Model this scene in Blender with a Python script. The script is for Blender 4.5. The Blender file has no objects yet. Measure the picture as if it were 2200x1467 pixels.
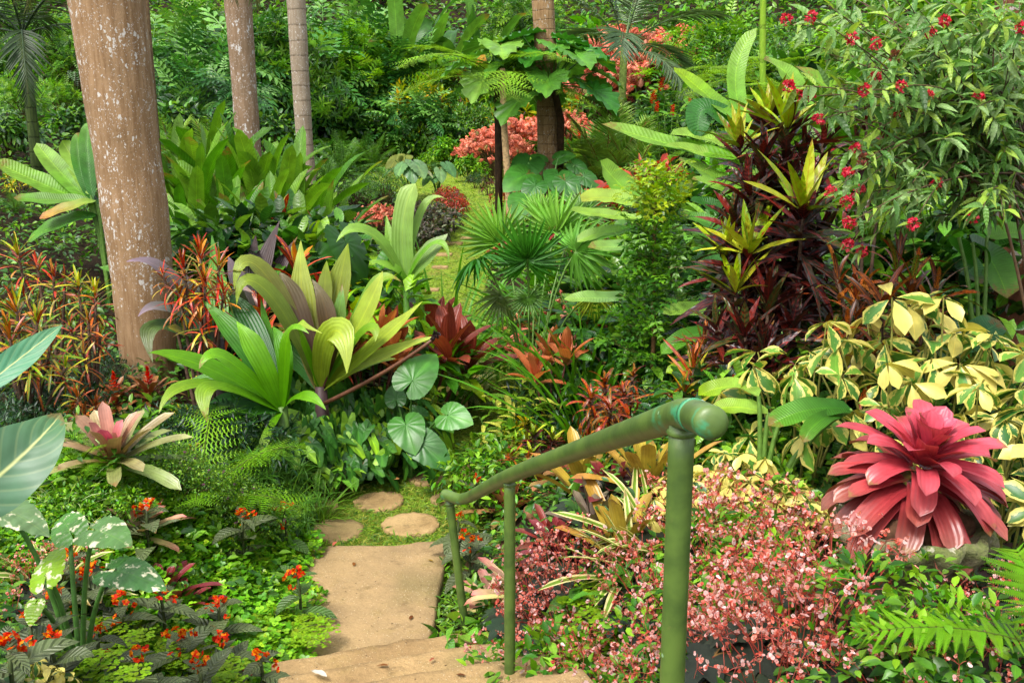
import bpy, math, random
import numpy as np
from mathutils import Vector, Matrix
R = math.radians
random.seed(7)
RNG = np.random.default_rng(11)
SC = bpy.context.scene
COL = SC.collection

# ------------------------------------------------------------------ camera
CAMZ, PITCH, FPX = 2.6, R(12.5), 2139.0
cam = bpy.data.cameras.new('camera')
cam.lens = 35.0; cam.sensor_width = 36.0; cam.clip_start = 0.05; cam.clip_end = 400
camo = bpy.data.objects.new('camera', cam); COL.objects.link(camo)
camo.location = (0, 0, CAMZ); camo.rotation_euler = (math.pi/2 - PITCH, 0, 0)
SC.camera = camo
# ------------------------------------------------------------------ sky, sun, exposure
SUN_EL, SUN_AZ = R(58), R(215)          # azimuth clockwise from +Y: high sun over the left shoulder
w = bpy.data.worlds.new('World'); SC.world = w; w.use_nodes = True
nt = w.node_tree; bg = nt.nodes['Background']
sky = nt.nodes.new('ShaderNodeTexSky'); sky.sky_type = 'NISHITA'; sky.sun_disc = False
sky.sun_elevation = SUN_EL; sky.sun_rotation = SUN_AZ; sky.air_density = 1.0; sky.dust_density = 4.0; sky.ozone_density = 0.6
hs = nt.nodes.new('ShaderNodeHueSaturation'); hs.inputs['Saturation'].default_value = 0.35     # a white, hazy tropical sky
nt.links.new(sky.outputs[0], hs.inputs['Color']); nt.links.new(hs.outputs[0], bg.inputs[0]); bg.inputs[1].default_value = 0.148
sl = bpy.data.lights.new('sun', 'SUN'); sl.energy = 1.35; sl.angle = R(14); sl.color = (1.0, 0.96, 0.90)
so = bpy.data.objects.new('sun', sl); COL.objects.link(so)
sd = Vector((math.sin(SUN_AZ)*math.cos(SUN_EL), math.cos(SUN_AZ)*math.cos(SUN_EL), math.sin(SUN_EL)))
so.rotation_euler = (-sd).to_track_quat('-Z', 'Y').to_euler(); so.location = sd*60
vs = SC.view_settings; vs.view_transform = 'Standard'; vs.look = 'None'; vs.gamma = 1.0; vs.exposure = 1.68
cy = SC.cycles
cy.max_bounces = 6; cy.diffuse_bounces = 4; cy.glossy_bounces = 2; cy.transmission_bounces = 4; cy.transparent_max_bounces = 4
cy.use_denoising = True
try:
    cy.denoiser = 'OPENIMAGEDENOISE'; cy.denoising_input_passes = 'RGB_ALBEDO_NORMAL'; cy.denoising_prefilter = 'ACCURATE'
except Exception: pass

# ------------------------------------------------------------------ photo pixel -> world
CP, SP = math.cos(PITCH), math.sin(PITCH)
def ray(px, py):
    u = (px-1100)/FPX; v = (733.5-py)/FPX
    return np.array([u, CP+v*SP, -SP+v*CP])
def W(px, py, Z):                        # point at depth Z along the view axis
    return np.array([0, 0, CAMZ]) + Z*ray(px, py)
def Wy(px, py, y):                       # point of that ray at distance y
    r = ray(px, py); return np.array([0, 0, CAMZ]) + r*(y/r[1])

# ------------------------------------------------------------------ terrain
PXY = [-3, 0, 3.4, 4.7, 6, 6.8, 7.4, 8.6, 10.5, 13.5, 16.5, 19, 27, 80]
PXX = [0.75, 0.1, -.42, -.72, -.78, -.72, -.48, .02, -.05, -1.0, -.9, -.5, -1.9, -1.9]
PRY = [-3, 0, 4.0, 9, 11, 13.5, 16.5, 19, 27, 31, 38, 50, 80]
PRZ = [2.3, 1.3, -.09, -.03, .08, .3, .6, .8, 1.25, 1.75, 4.2, 8.5, 15]
BUMPS = [(-2.2, 5.35, .55, .42), (.32, 4.75, .42, .22), (.75, 4.9, .5, .12)]   # mounds under the bromeliads
def pathx(y): return np.interp(y, PXY, PXX)
def ground(x, y):
    x = np.asarray(x, float); y = np.asarray(y, float)
    p = (np.interp(y-.5, PRY, PRZ)+np.interp(y, PRY, PRZ)+np.interp(y+.5, PRY, PRZ))/3
    d = x-pathx(y); ad = np.abs(d)
    wide = np.interp(y, [0, 18, 24, 30], [.48, .5, 2.2, 3.0])
    wd = np.where(d > 0, np.interp(y, [0, 5.4, 8], [1.0, 1.0, 2.4]), np.interp(y, [0, 6, 8], [1.5, 1.5, 2.4]))
    s = np.clip((ad-wide)/wd, 0, 1); s = s*s*(3-2*s)
    amp = np.where(d > 0, np.interp(y, [0, 2.8, 4.3, 9, 14, 20, 28, 40], [.4, .55, .74, .64, .85, .9, .4, 0.]), np.interp(y, [0, 5, 9, 14, 20, 28, 40], [.66, .6, .62, .85, .9, .4, 0.]))
    far = np.maximum(ad-3.0, 0)*np.interp(y, [0, 6, 12, 30], [.08, .14, .2, .12])
    n = .05*np.sin(2.1*x+.7*y)+.04*np.sin(3.3*y-1.9*x+1)+.03*np.sin(6.1*x+4.3*y)
    bump = sum(h*np.exp(-((x-bx)**2+(y-by)**2)/r**2) for bx, by, r, h in BUMPS)
    return p+s*amp+far+bump+n*np.clip((ad-wide)/.5, 0, 1)
def gz(x, y): return float(ground(x, y))
def hit(px, py, z0=0.0):                 # where a pixel's ray meets the terrain (+ z0)
    r = ray(px, py); t = np.linspace(1.2, 60, 6000)
    x, y, z = r[0]*t, r[1]*t, CAMZ+r[2]*t
    k = np.nonzero(z <= ground(x, y)+z0)[0]
    k = k[0] if len(k) else -1
    return np.array([x[k], y[k], z[k]])

# ------------------------------------------------------------------ colours
def c(r, g, b, k=0.55):                  # sRGB as the photo shows it -> albedo
    f = lambda v: (v/255/12.92 if v < 10.3 else ((v/255+.055)/1.055)**2.4)
    return np.array([f(r)*k, f(g)*k, f(b)*k])
def jit(col, n, amt=.2, hue=.08, rng=RNG):
    b = 1+amt*rng.standard_normal((n, 1)); h = 1+hue*rng.standard_normal((n, 3))
    return np.clip(np.asarray(col)*b*h, .002, .85)
def pick(cols, n, wts=None, amt=.18, rng=RNG):
    cols = np.asarray(cols); k = rng.choice(len(cols), n, p=None if wts is None else np.asarray(wts)/sum(wts))
    return np.clip(cols[k]*(1+amt*rng.standard_normal((n, 1))), .002, .85)

# ------------------------------------------------------------------ mesh collector
class MB:
    def __init__(s): s.v = []; s.f = []; s.uv = []; s.c = []; s.n = 0
    def add(s, V, F, UV, C):
        V = np.asarray(V, float); F = np.asarray(F, int); m = len(V)
        C = np.asarray(C, float)
        if C.ndim == 1: C = np.tile(C, (m, 1))
        if C.shape[1] == 3: C = np.concatenate([C, np.full((m, 1), random.random())], 1)
        s.v.append(V); s.f.append(F+s.n); s.uv.append(np.asarray(UV, float)); s.c.append(C); s.n += m
    def scatter(s, T, P, D, U, S, C):
        """Copies of template T=(V,F,UV): at P, along D, normal towards U, sizes S (n,) or (n,3), colours C (n,3)."""
        V, F, UV = T; n = len(P)
        if n == 0: return
        D = D/np.maximum(np.linalg.norm(D, axis=1, keepdims=True), 1e-9)
        X = np.cross(D, U); X /= np.maximum(np.linalg.norm(X, axis=1, keepdims=True), 1e-9)
        N = np.cross(X, D)
        S = np.asarray(S, float)
        if S.ndim == 1: S = np.repeat(S[:, None], 3, 1)
        L = V[None]*S[:, None, :]
        O = P[:, None]+L[..., :1]*X[:, None]+L[..., 1:2]*D[:, None]+L[..., 2:]*N[:, None]
        m = len(V)
        s.v.append(O.reshape(-1, 3)); s.f.append((F[None]+(np.arange(n)*m)[:, None, None]).reshape(-1, 4)+s.n)
        s.uv.append(np.tile(UV, (n, 1)))
        C = np.concatenate([C, RNG.random((n, 1))], 1); s.c.append(np.repeat(C, m, 0)); s.n += n*m
    def mesh(s, name, mat):
        V = np.concatenate(s.v); F = np.concatenate(s.f); UV = np.concatenate(s.uv); C = np.concatenate(s.c)
        tri = F[:, 3] == F[:, 2]
        ln = np.where(tri, 3, 4); st = np.concatenate([[0], np.cumsum(ln)[:-1]])
        mask = np.ones(F.shape, bool); mask[tri, 3] = False
        li = F[mask]
        me = bpy.data.meshes.new(name)
        me.vertices.add(len(V)); me.vertices.foreach_set('co', V.astype(np.float32).ravel())
        me.loops.add(len(li)); me.loops.foreach_set('vertex_index', li.astype(np.int32))
        me.polygons.add(len(F)); me.polygons.foreach_set('loop_start', st.astype(np.int32))
        me.polygons.foreach_set('use_smooth', np.ones(len(F), bool))
        me.update(calc_edges=True)
        l = me.uv_layers.new(name='UVMap'); l.data.foreach_set('uv', UV[li].astype(np.float32).ravel())
        a = me.color_attributes.new('Col', 'FLOAT_COLOR', 'POINT'); a.data.foreach_set('color', C.astype(np.float32).ravel())
        me.materials.append(mat)
        return me
    def build(s, name, mat, parent=None):
        o = bpy.data.objects.new(name, s.mesh(name, mat)); COL.objects.link(o)
        if parent is not None: o.parent = parent
        return o
def gridF(nr, nc):                       # faces of an nr x nc vertex grid
    i = np.arange(nr-1)[:, None]*nc+np.arange(nc-1)[None]
    i = i.ravel(); return np.stack([i, i+1, i+nc+1, i+nc], 1)

def prof(kind, t):
    if kind == 'strap': return np.clip(.55+t*3, 0, 1)*np.sqrt(np.clip(1-t**5, 0, 1))
    if kind == 'band': return np.clip(.7+t*3, 0, 1)*np.clip((1-t)*7, 0, 1)**.6
    if kind == 'blade': return np.clip(.6+t*2, 0, 1)*(1-t)**.55
    if kind == 'crinum': return (.42+.58*np.sin(np.pi*np.clip(t*.86, 0, 1))**.9)*np.clip((1-t)*3.2, 0, 1)**.75
    a, b = dict(lance=(.7, 1.0), ellip=(.6, .6), obov=(1.3, .55), ovate=(.55, .95), thin=(.3, .8), paddle=(.42, .36))[kind]
    m = a/(a+b); return (np.clip(t, 0, 1)**a*np.clip(1-t, 0, 1)**b)/(m**a*(1-m)**b)

def leaf_t(kind='lance', W=.3, na=4, nc=1, fold=.15, droop=.2, stalk=0.0, wave=0.0, wk=3):
    t = np.linspace(0, 1, na+1); u = np.linspace(-1, 1, 2*nc+1)
    w = np.maximum(prof(kind, t)*W/2, .008*W)
    y = stalk+(1-stalk)*t
    V = np.zeros((na+1, 2*nc+1, 3))
    V[..., 0] = u*w[:, None]; V[..., 1] = y[:, None]
    V[..., 2] = -droop*(y**2)[:, None]+fold*np.abs(u)*w[:, None]*2+wave*W*np.sin(wk*6.28*t[:, None]+(u > 0)*1.5)*np.abs(u)
    UV = np.zeros((na+1, 2*nc+1, 2)); UV[..., 0] = (u+1)/2; UV[..., 1] = t[:, None]
    return V.reshape(-1, 3), gridF(na+1, 2*nc+1), UV.reshape(-1, 2)

def blade(mb, p0, az, el, L, Wd, bend=.6, kind='lance', na=8, nc=1, fold=.2, wave=0., wk=3, roll=0., col=(.1, .2, .05), bp=1.3, ctip=None, cp=1.5):
    t = np.linspace(0, 1, na+1); u = np.linspace(-1, 1, 2*nc+1)
    ang = el-bend*t**bp; st = L/na; am = (ang[1:]+ang[:-1])/2
    r = np.concatenate([[0], np.cumsum(np.cos(am)*st)]); z = np.concatenate([[0], np.cumsum(np.sin(am)*st)])
    w = np.maximum(prof(kind, t)*Wd/2, .01*Wd); ro = roll*t; ph = random.random()*6
    S = np.stack([np.sin(ro)*-np.sin(ang), np.cos(ro), np.sin(ro)*np.cos(ang)], 1)
    N = np.stack([-np.sin(ang)*np.cos(ro), -np.sin(ro), np.cos(ang)*np.cos(ro)], 1)
    C = np.stack([r, 0*r, z], 1)
    hh = fold*np.abs(u)[None]*w[:, None]+wave*Wd*np.sin(wk*6.28*t[:, None]+ph+(u[None] > 0)*1.7)*np.abs(u)[None]
    V = C[:, None]+S[:, None]*(u[None]*w[:, None])[..., None]+N[:, None]*hh[..., None]
    ca, sa = math.cos(az), math.sin(az)
    V = V.reshape(-1, 3)@np.array([[ca, sa, 0], [-sa, ca, 0], [0, 0, 1]])+np.asarray(p0)
    UV = np.zeros((na+1, 2*nc+1, 2)); UV[..., 0] = (u+1)/2; UV[..., 1] = t[:, None]
    cc = np.asarray(col, float)
    if ctip is not None:
        k = (t**cp)[:, None]; cc = np.repeat(cc[None]*(1-k)+np.asarray(ctip)[None]*k, 2*nc+1, 0)
    mb.add(V, gridF(na+1, 2*nc+1), UV.reshape(-1, 2), cc)
    k = na*(2*nc+1)+nc
    return V[k]

def bleaf(mb, P0, P1, P2, Wd, up=(0, -.5, 1), kind='crinum', na=14, nc=3, fold=.12, wave=.03, wk=2.5, col=(.1, .2, .05), ctip=None, cp=3, P3=None, roll=0):
    """A leaf whose midrib follows the curve P0, P1, P2 (, P3)."""
    t = np.linspace(0, 1, na+1)[:, None]; u = np.linspace(-1, 1, 2*nc+1)
    P0, P1, P2 = map(np.asarray, (P0, P1, P2))
    if P3 is None: C = (1-t)**2*P0+2*t*(1-t)*P1+t*t*P2
    else: C = (1-t)**3*P0+3*t*(1-t)**2*P1+3*t*t*(1-t)*P2+t**3*np.asarray(P3)
    T = np.gradient(C, axis=0); T /= np.linalg.norm(T, axis=1, keepdims=True)
    X = np.cross(T, np.tile(np.asarray(up, float), (na+1, 1))); X /= np.maximum(np.linalg.norm(X, axis=1, keepdims=True), 1e-6)
    for i in range(1, na+1):
        if np.dot(X[i], X[i-1]) < 0: X[i] = -X[i]
    N = np.cross(X, T); tt = t[:, 0]
    if roll:
        a = roll*tt[:, None]; X, N = X*np.cos(a)+N*np.sin(a), N*np.cos(a)-X*np.sin(a)
    w = np.maximum(prof(kind, tt)*Wd/2, .01*Wd); ph = random.random()*6
    hh = fold*np.abs(u)[None]*w[:, None]+wave*Wd*np.sin(wk*6.28*tt[:, None]+ph+(u[None] > 0)*1.7)*np.abs(u)[None]**1.5
    V = C[:, None]+X[:, None]*(u[None]*w[:, None])[..., None]+N[:, None]*hh[..., None]
    UV = np.zeros((na+1, 2*nc+1, 2)); UV[..., 0] = (u+1)/2; UV[..., 1] = t
    cc = np.asarray(col, float)
    if ctip is not None:
        k = tt[:, None]**cp; cc = np.repeat(cc[None]*(1-k)+np.asarray(ctip)[None]*k, 2*nc+1, 0)
    mb.add(V.reshape(-1, 3), gridF(na+1, 2*nc+1), UV.reshape(-1, 2), cc)

def tube(mb, pts, rad, col, seg=7, cap=True):
    pts = np.asarray(pts, float); n = len(pts); rad = np.broadcast_to(np.asarray(rad, float), (n,))
    T = np.gradient(pts, axis=0); T /= np.maximum(np.linalg.norm(T, axis=1, keepdims=True), 1e-9)
    ref = np.array([0, 0, 1.]) if abs(T[0, 2]) < .9 else np.array([1., 0, 0])
    X = np.zeros_like(T); x = np.cross(T[0], ref); x /= np.linalg.norm(x)
    for i in range(n):
        x = x-np.dot(x, T[i])*T[i]; x /= max(np.linalg.norm(x), 1e-9); X[i] = x
    Y = np.cross(T, X); a = np.linspace(0, 2*np.pi, seg+1)[:-1]
    ring = (np.cos(a)[None, :, None]*X[:, None]+np.sin(a)[None, :, None]*Y[:, None])*rad[:, None, None]+pts[:, None]
    V = ring.reshape(-1, 3); F = []
    for i in range(n-1):
        for j in range(seg):
            k = (j+1) % seg; F.append((i*seg+j, i*seg+k, (i+1)*seg+k, (i+1)*seg+j))
    UV = np.zeros((n, seg, 2)); UV[..., 0] = np.linspace(0, 1, seg)[None]; UV[..., 1] = np.linspace(0, 1, n)[:, None]
    UV = UV.reshape(-1, 2)
    if cap:
        for e in (0, n-1):
            V = np.concatenate([V, pts[e:e+1]]); UV = np.concatenate([UV, [[.5, float(e > 0)]]]); k = len(V)-1
            for j in range(seg):
                q = (e*seg+j, e*seg+(j+1) % seg); F.append((q[0], q[1], k, k) if e else (q[1], q[0], k, k))
    mb.add(V, F, UV, col)

def bez(p0, p1, p2, n=8):
    t = np.linspace(0, 1, n)[:, None]; p0, p1, p2 = map(np.asarray, (p0, p1, p2))
    return (1-t)**2*p0+2*t*(1-t)*p1+t*t*p2
def rndir(n, up=0.0, rng=RNG):
    d = rng.standard_normal((n, 3)); d /= np.linalg.norm(d, axis=1, keepdims=True); d[:, 2] += up
    return d/np.linalg.norm(d, axis=1, keepdims=True)
GA = 2.39996

# ------------------------------------------------------------------ materials
class NT:
    def __init__(s, name):
        s.m = bpy.data.materials.new(name); s.m.use_nodes = True; s.t = s.m.node_tree; s.t.nodes.clear()
        s.out = s.n('OutputMaterial')
    def n(s, t, props=None, **kw):
        o = s.t.nodes.new('ShaderNode'+t)
        for k, v in (props or {}).items(): setattr(o, k, v)
        for k, v in kw.items():
            k = int(k[1:]) if k[0] == '_' and k[1:].isdigit() else k.replace('_', ' ')
            s.put(o.inputs[k], v)
        return o
    def put(s, i, v):
        if isinstance(v, bpy.types.NodeSocket): s.t.links.new(v, i)
        elif isinstance(v, bpy.types.Node): s.t.links.new(v.outputs[0], i)
        elif hasattr(v, '__len__') and len(v) == 3 and i.type == 'RGBA': i.default_value = (*v, 1)
        else: i.default_value = v
    def math(s, op, a, b=0.0, cc=0.0): return s.n('Math', {'operation': op}, _0=a, _1=b, _2=cc).outputs[0]
    def ramp(s, x, a, b, lo=0., hi=1.):
        o = s.n('MapRange', {'interpolation_type': 'SMOOTHSTEP'}, Value=x)
        o.inputs[1].default_value = a; o.inputs[2].default_value = b; o.inputs[3].default_value = lo; o.inputs[4].default_value = hi
        return o.outputs[0]
    def mix(s, f, a, b, mode='MIX'):
        o = s.n('Mix', {'data_type': 'RGBA', 'blend_type': mode}); s.put(o.inputs[0], f); s.put(o.inputs[6], a); s.put(o.inputs[7], b); return o.outputs[2]
    def noise(s, vec, scale, detail=3, rough=.55, out=0):
        o = s.n('TexNoise', Scale=scale, Detail=detail, Roughness=rough)
        if vec is not None: s.put(o.inputs['Vector'], vec)
        return o.outputs[out]
    def obj(s): return s.n('TexCoord').outputs['Object']
    def pos(s): return s.n('NewGeometry').outputs['Position']
    def finish(s, sh): s.t.links.new(sh if isinstance(sh, bpy.types.NodeSocket) else sh.outputs[0], s.out.inputs[0]); return s.m

def leaf_mat(name, rough=.42, spec=.4, trans=.28, rib=.35, ribw=.07, ribcol=None, veins=0, vs_=.25, plk=.22, slant=.8, bump=.25, pattern=None, pc=None, thr=.5, psc=(4, 14), noise=.25, plait=0, sat=1.05):
    N = NT(name)
    at = N.n('Attribute', {'attribute_name': 'Col'}); col = at.outputs['Color']; rnd = at.outputs['Alpha']
    uv = N.n('UVMap', {'uv_map': 'UVMap'}); sp = N.n('SeparateXYZ', _0=uv.outputs[0]); u, v = sp.outputs[0], sp.outputs[1]
    su = N.math('MULTIPLY_ADD', u, 2.0, -1.0); au = N.math('ABSOLUTE', su)
    h = None
    if pattern:
        cv = N.n('CombineXYZ', _0=N.math('MULTIPLY', u, psc[0]), _1=N.math('MULTIPLY', v, psc[1]), _2=N.math('MULTIPLY', rnd, 57.0)).outputs[0]
        nz = N.noise(cv, 1.0, 3, .6)
        if pattern == 'blotch': m = N.ramp(nz, thr-.05, thr+.05)
        elif pattern == 'margin': m = N.ramp(N.math('MULTIPLY_ADD', nz, 1.1, N.math('MULTIPLY_ADD', au, .55, -.38)), thr-.06, thr+.06)
        elif pattern == 'edge': m = N.ramp(N.math('ADD', au, N.math('MULTIPLY_ADD', nz, .3, -.15)), thr-.08, thr+.08)
        elif pattern == 'stripe': m = N.ramp(N.math('ADD', N.math('MULTIPLY_ADD', N.math('SINE', N.math('MULTIPLY', au, 14.0)), .25, .5), N.math('MULTIPLY_ADD', nz, .3, -.15)), thr-.1, thr+.1)
        elif pattern == 'herring': m = N.ramp(N.math('SINE', N.math('MULTIPLY_ADD', N.math('SUBTRACT', v, N.math('MULTIPLY', au, .25)), 60.0, nz)), .2, .8)
        elif pattern == 'tip': m = N.ramp(N.math('ADD', v, N.math('MULTIPLY_ADD', nz, .5, -.25)), thr-.08, thr+.08)
        col = N.mix(m, col, pc)
    if noise:
        nn = N.noise(N.obj(), 9.0, 3)
        col = N.mix(1.0, col, N.n('CombineXYZ', _0=N.ramp(nn, .25, .75, 1-noise*.7, 1+noise), _1=N.ramp(nn, .25, .75, 1-noise, 1+noise*.8), _2=N.ramp(nn, .25, .75, 1-noise, 1+noise)).outputs[0], 'MULTIPLY')
    if veins:
        sv = N.math('SINE', N.math('MULTIPLY', N.math('SUBTRACT', v, N.math('MULTIPLY', au, slant/10)), veins*6.283))
        vm = N.ramp(sv, .72, 1.0)
        col = N.mix(N.math('MULTIPLY', vm, vs_), col, ribcol if ribcol is not None else N.mix(1.0, col, (1.7, 1.5, 1.3), 'MULTIPLY'))
        h = N.math('MULTIPLY', sv, -.5)
    if plait:
        sv = N.math('SINE', N.math('MULTIPLY', u, plait*6.283)); h = sv
        col = N.mix(N.math('MULTIPLY', N.ramp(sv, -.2, 1.0), plk), col, N.mix(1.0, col, (1.5, 1.4, 1.3), 'MULTIPLY'))
    if rib:
        rm = N.math('MULTIPLY', N.ramp(au, 0.0, ribw, 1, 0), rib)
        col = N.mix(rm, col, ribcol if ribcol is not None else N.mix(1.0, col, (2.2, 1.9, 1.6), 'MULTIPLY'))
    dry = N.math('MULTIPLY', N.ramp(N.math('ADD', v, N.math('MULTIPLY_ADD', N.noise(N.obj(), 40.0, 2), .3, -.15)), .86, .97), N.ramp(rnd, .76, .80))
    col = N.mix(N.math('MULTIPLY', dry, .75), col, c(150, 112, 62))                  # one leaf in five has a dried tip
    col = N.n('HueSaturation', Saturation=sat, Color=col).outputs[0]
    P = N.n('BsdfPrincipled', Base_Color=col, Roughness=rough, IOR=1.4)
    P.inputs['Specular IOR Level'].default_value = spec
    if h is not None and bump:
        b = N.n('Bump', Strength=bump, Distance=.01, Height=h); N.t.links.new(b.outputs[0], P.inputs['Normal'])
    if trans:
        tr = N.n('BsdfTranslucent', Color=N.mix(1.0, col, (1.5, 1.5, .7), 'MULTIPLY'))
        ms = N.n('MixShader'); ms.inputs[0].default_value = trans
        N.t.links.new(P.outputs[0], ms.inputs[1]); N.t.links.new(tr.outputs[0], ms.inputs[2])
        return N.finish(ms)
    return N.finish(P)

M = {}
M['leaf'] = leaf_mat('leaf', veins=7, vs_=.12, trans=.32)
M['leaf_far'] = leaf_mat('leaf_far', rough=.36, spec=.5, rib=.3, ribw=.1, trans=.36)
M['glossy'] = leaf_mat('leaf_glossy', rough=.3, spec=.5, trans=.25, veins=8, vs_=.15)
M['banana'] = leaf_mat('leaf_banana', rough=.4, trans=.35, rib=.55, ribw=.06, veins=34, vs_=.1, slant=.5, bump=.3, pattern='tip', pc=c(214, 160, 50), thr=1.28, psc=(3, 5))
M['crinum'] = leaf_mat('leaf_crinum', rough=.38, trans=.3, rib=.3, ribw=.1, plait=7, bump=.18, noise=.15, plk=.10)
M['strap'] = leaf_mat('leaf_strap', rough=.45, trans=.3, rib=.25, ribw=.2, noise=.2)
M['brom'] = leaf_mat('leaf_bromeliad', rough=.33, spec=.45, trans=.12, rib=0, noise=.35, plait=5, bump=.12, sat=1.0)
M['brom_spot'] = leaf_mat('leaf_bromeliad_spotted', rough=.35, trans=.12, rib=0, pattern='blotch', pc=c(120, 40, 60), thr=.6, psc=(9, 14))
M['spider'] = leaf_mat('leaf_striped', rough=.42, trans=.25, rib=0, pattern='edge', pc=c(248, 243, 170), thr=.5, psc=(1, 1))
M['croton_red'] = leaf_mat('leaf_croton_red', rough=.33, trans=.12, rib=.7, ribw=.16, ribcol=c(250, 100, 40), pattern='blotch', pc=c(215, 140, 50), thr=.6, psc=(3, 9))
M['croton_dark'] = leaf_mat('leaf_croton_dark', rough=.32, spec=.4, trans=.08, rib=.6, ribw=.1, ribcol=c(185, 60, 50), veins=6, vs_=.15, pattern='blotch', pc=c(150, 45, 40), thr=.66, psc=(3, 6))
M['croton_yel'] = leaf_mat('leaf_croton_yellow', rough=.35, trans=.25, rib=.7, ribw=.14, ribcol=c(250, 225, 60), pattern='blotch', pc=c(245, 225, 60), thr=.6, psc=(5, 14))
M['croton_or'] = leaf_mat('leaf_croton_orange', rough=.35, trans=.12, rib=.6, ribw=.14, ribcol=c(245, 130, 50), pattern='blotch', pc=c(80, 45, 30), thr=.52, psc=(5, 16))
M['cordy'] = leaf_mat('leaf_cordyline', rough=.36, trans=.3, rib=.2, plait=5)
M['salmon'] = leaf_mat('leaf_salmon', rough=.55, spec=.2, trans=.3, rib=.3, veins=6)
M['dark'] = leaf_mat('leaf_dark_quilted', rough=.42, spec=.4, trans=.05, rib=.5, ribw=.07, ribcol=c(120, 128, 96), veins=8, vs_=.3, slant=1.6, bump=.8)
M['begonia'] = leaf_mat('leaf_begonia', rough=.5, spec=.25, trans=.03, rib=0, noise=.35)
M['alocasia'] = leaf_mat('leaf_alocasia', rough=.36, trans=.22, rib=.5, ribw=.05, veins=6, vs_=.2, slant=1.0, bump=.3)
M['aloc_var'] = leaf_mat('leaf_alocasia_variegated', rough=.4, trans=.2, rib=.3, ribw=.05, veins=6, vs_=.15, pattern='blotch', pc=c(232, 236, 200), thr=.6, psc=(4, 4))
M['scheff'] = leaf_mat('leaf_schefflera', rough=.36, spec=.45, trans=.25, rib=.4, ribw=.05, pattern='margin', pc=c(232, 226, 125), thr=.5, psc=(5, 5))
M['syng'] = leaf_mat('leaf_syngonium', rough=.4, trans=.18, rib=.6, ribw=.07, veins=4, vs_=.15, noise=.2)
M['striped'] = leaf_mat('leaf_green_striped', rough=.4, trans=.2, rib=.5, pattern='herring', pc=c(215, 225, 140), psc=(1, 1))
M['fern'] = leaf_mat('leaf_fern', rough=.55, spec=.25, trans=.4, rib=.2)
M['petal'] = leaf_mat('petal', rough=.6, spec=.2, trans=.35, rib=0, noise=.1)
M['deadleaf'] = leaf_mat('leaf_dead', rough=.8, spec=.1, trans=.15, rib=.2, noise=.4)

def solid(name, rough=.7, spec=.3, noise=.3, nscale=20, bump=.3):
    N = NT(name); at = N.n('Attribute', {'attribute_name': 'Col'}); col = at.outputs['Color']
    nn = N.noise(N.obj(), nscale, 4)
    f = N.ramp(nn, .25, .75, 1-noise, 1+noise)
    col = N.mix(1.0, col, N.n('CombineXYZ', _0=f, _1=f, _2=f).outputs[0], 'MULTIPLY')
    P = N.n('BsdfPrincipled', Base_Color=col, Roughness=rough); P.inputs['Specular IOR Level'].default_value = spec
    b = N.n('Bump', Strength=bump, Distance=.01, Height=nn); N.t.links.new(b.outputs[0], P.inputs['Normal'])
    return N.finish(P)
M['stem'] = solid('stem', .55, .3, .25, 30, .1)
M['bark'] = solid('bark', .85, .1, .45, 25, .6)
M['husk'] = solid('husk', .85, .1, .4, 30, .6)

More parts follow.
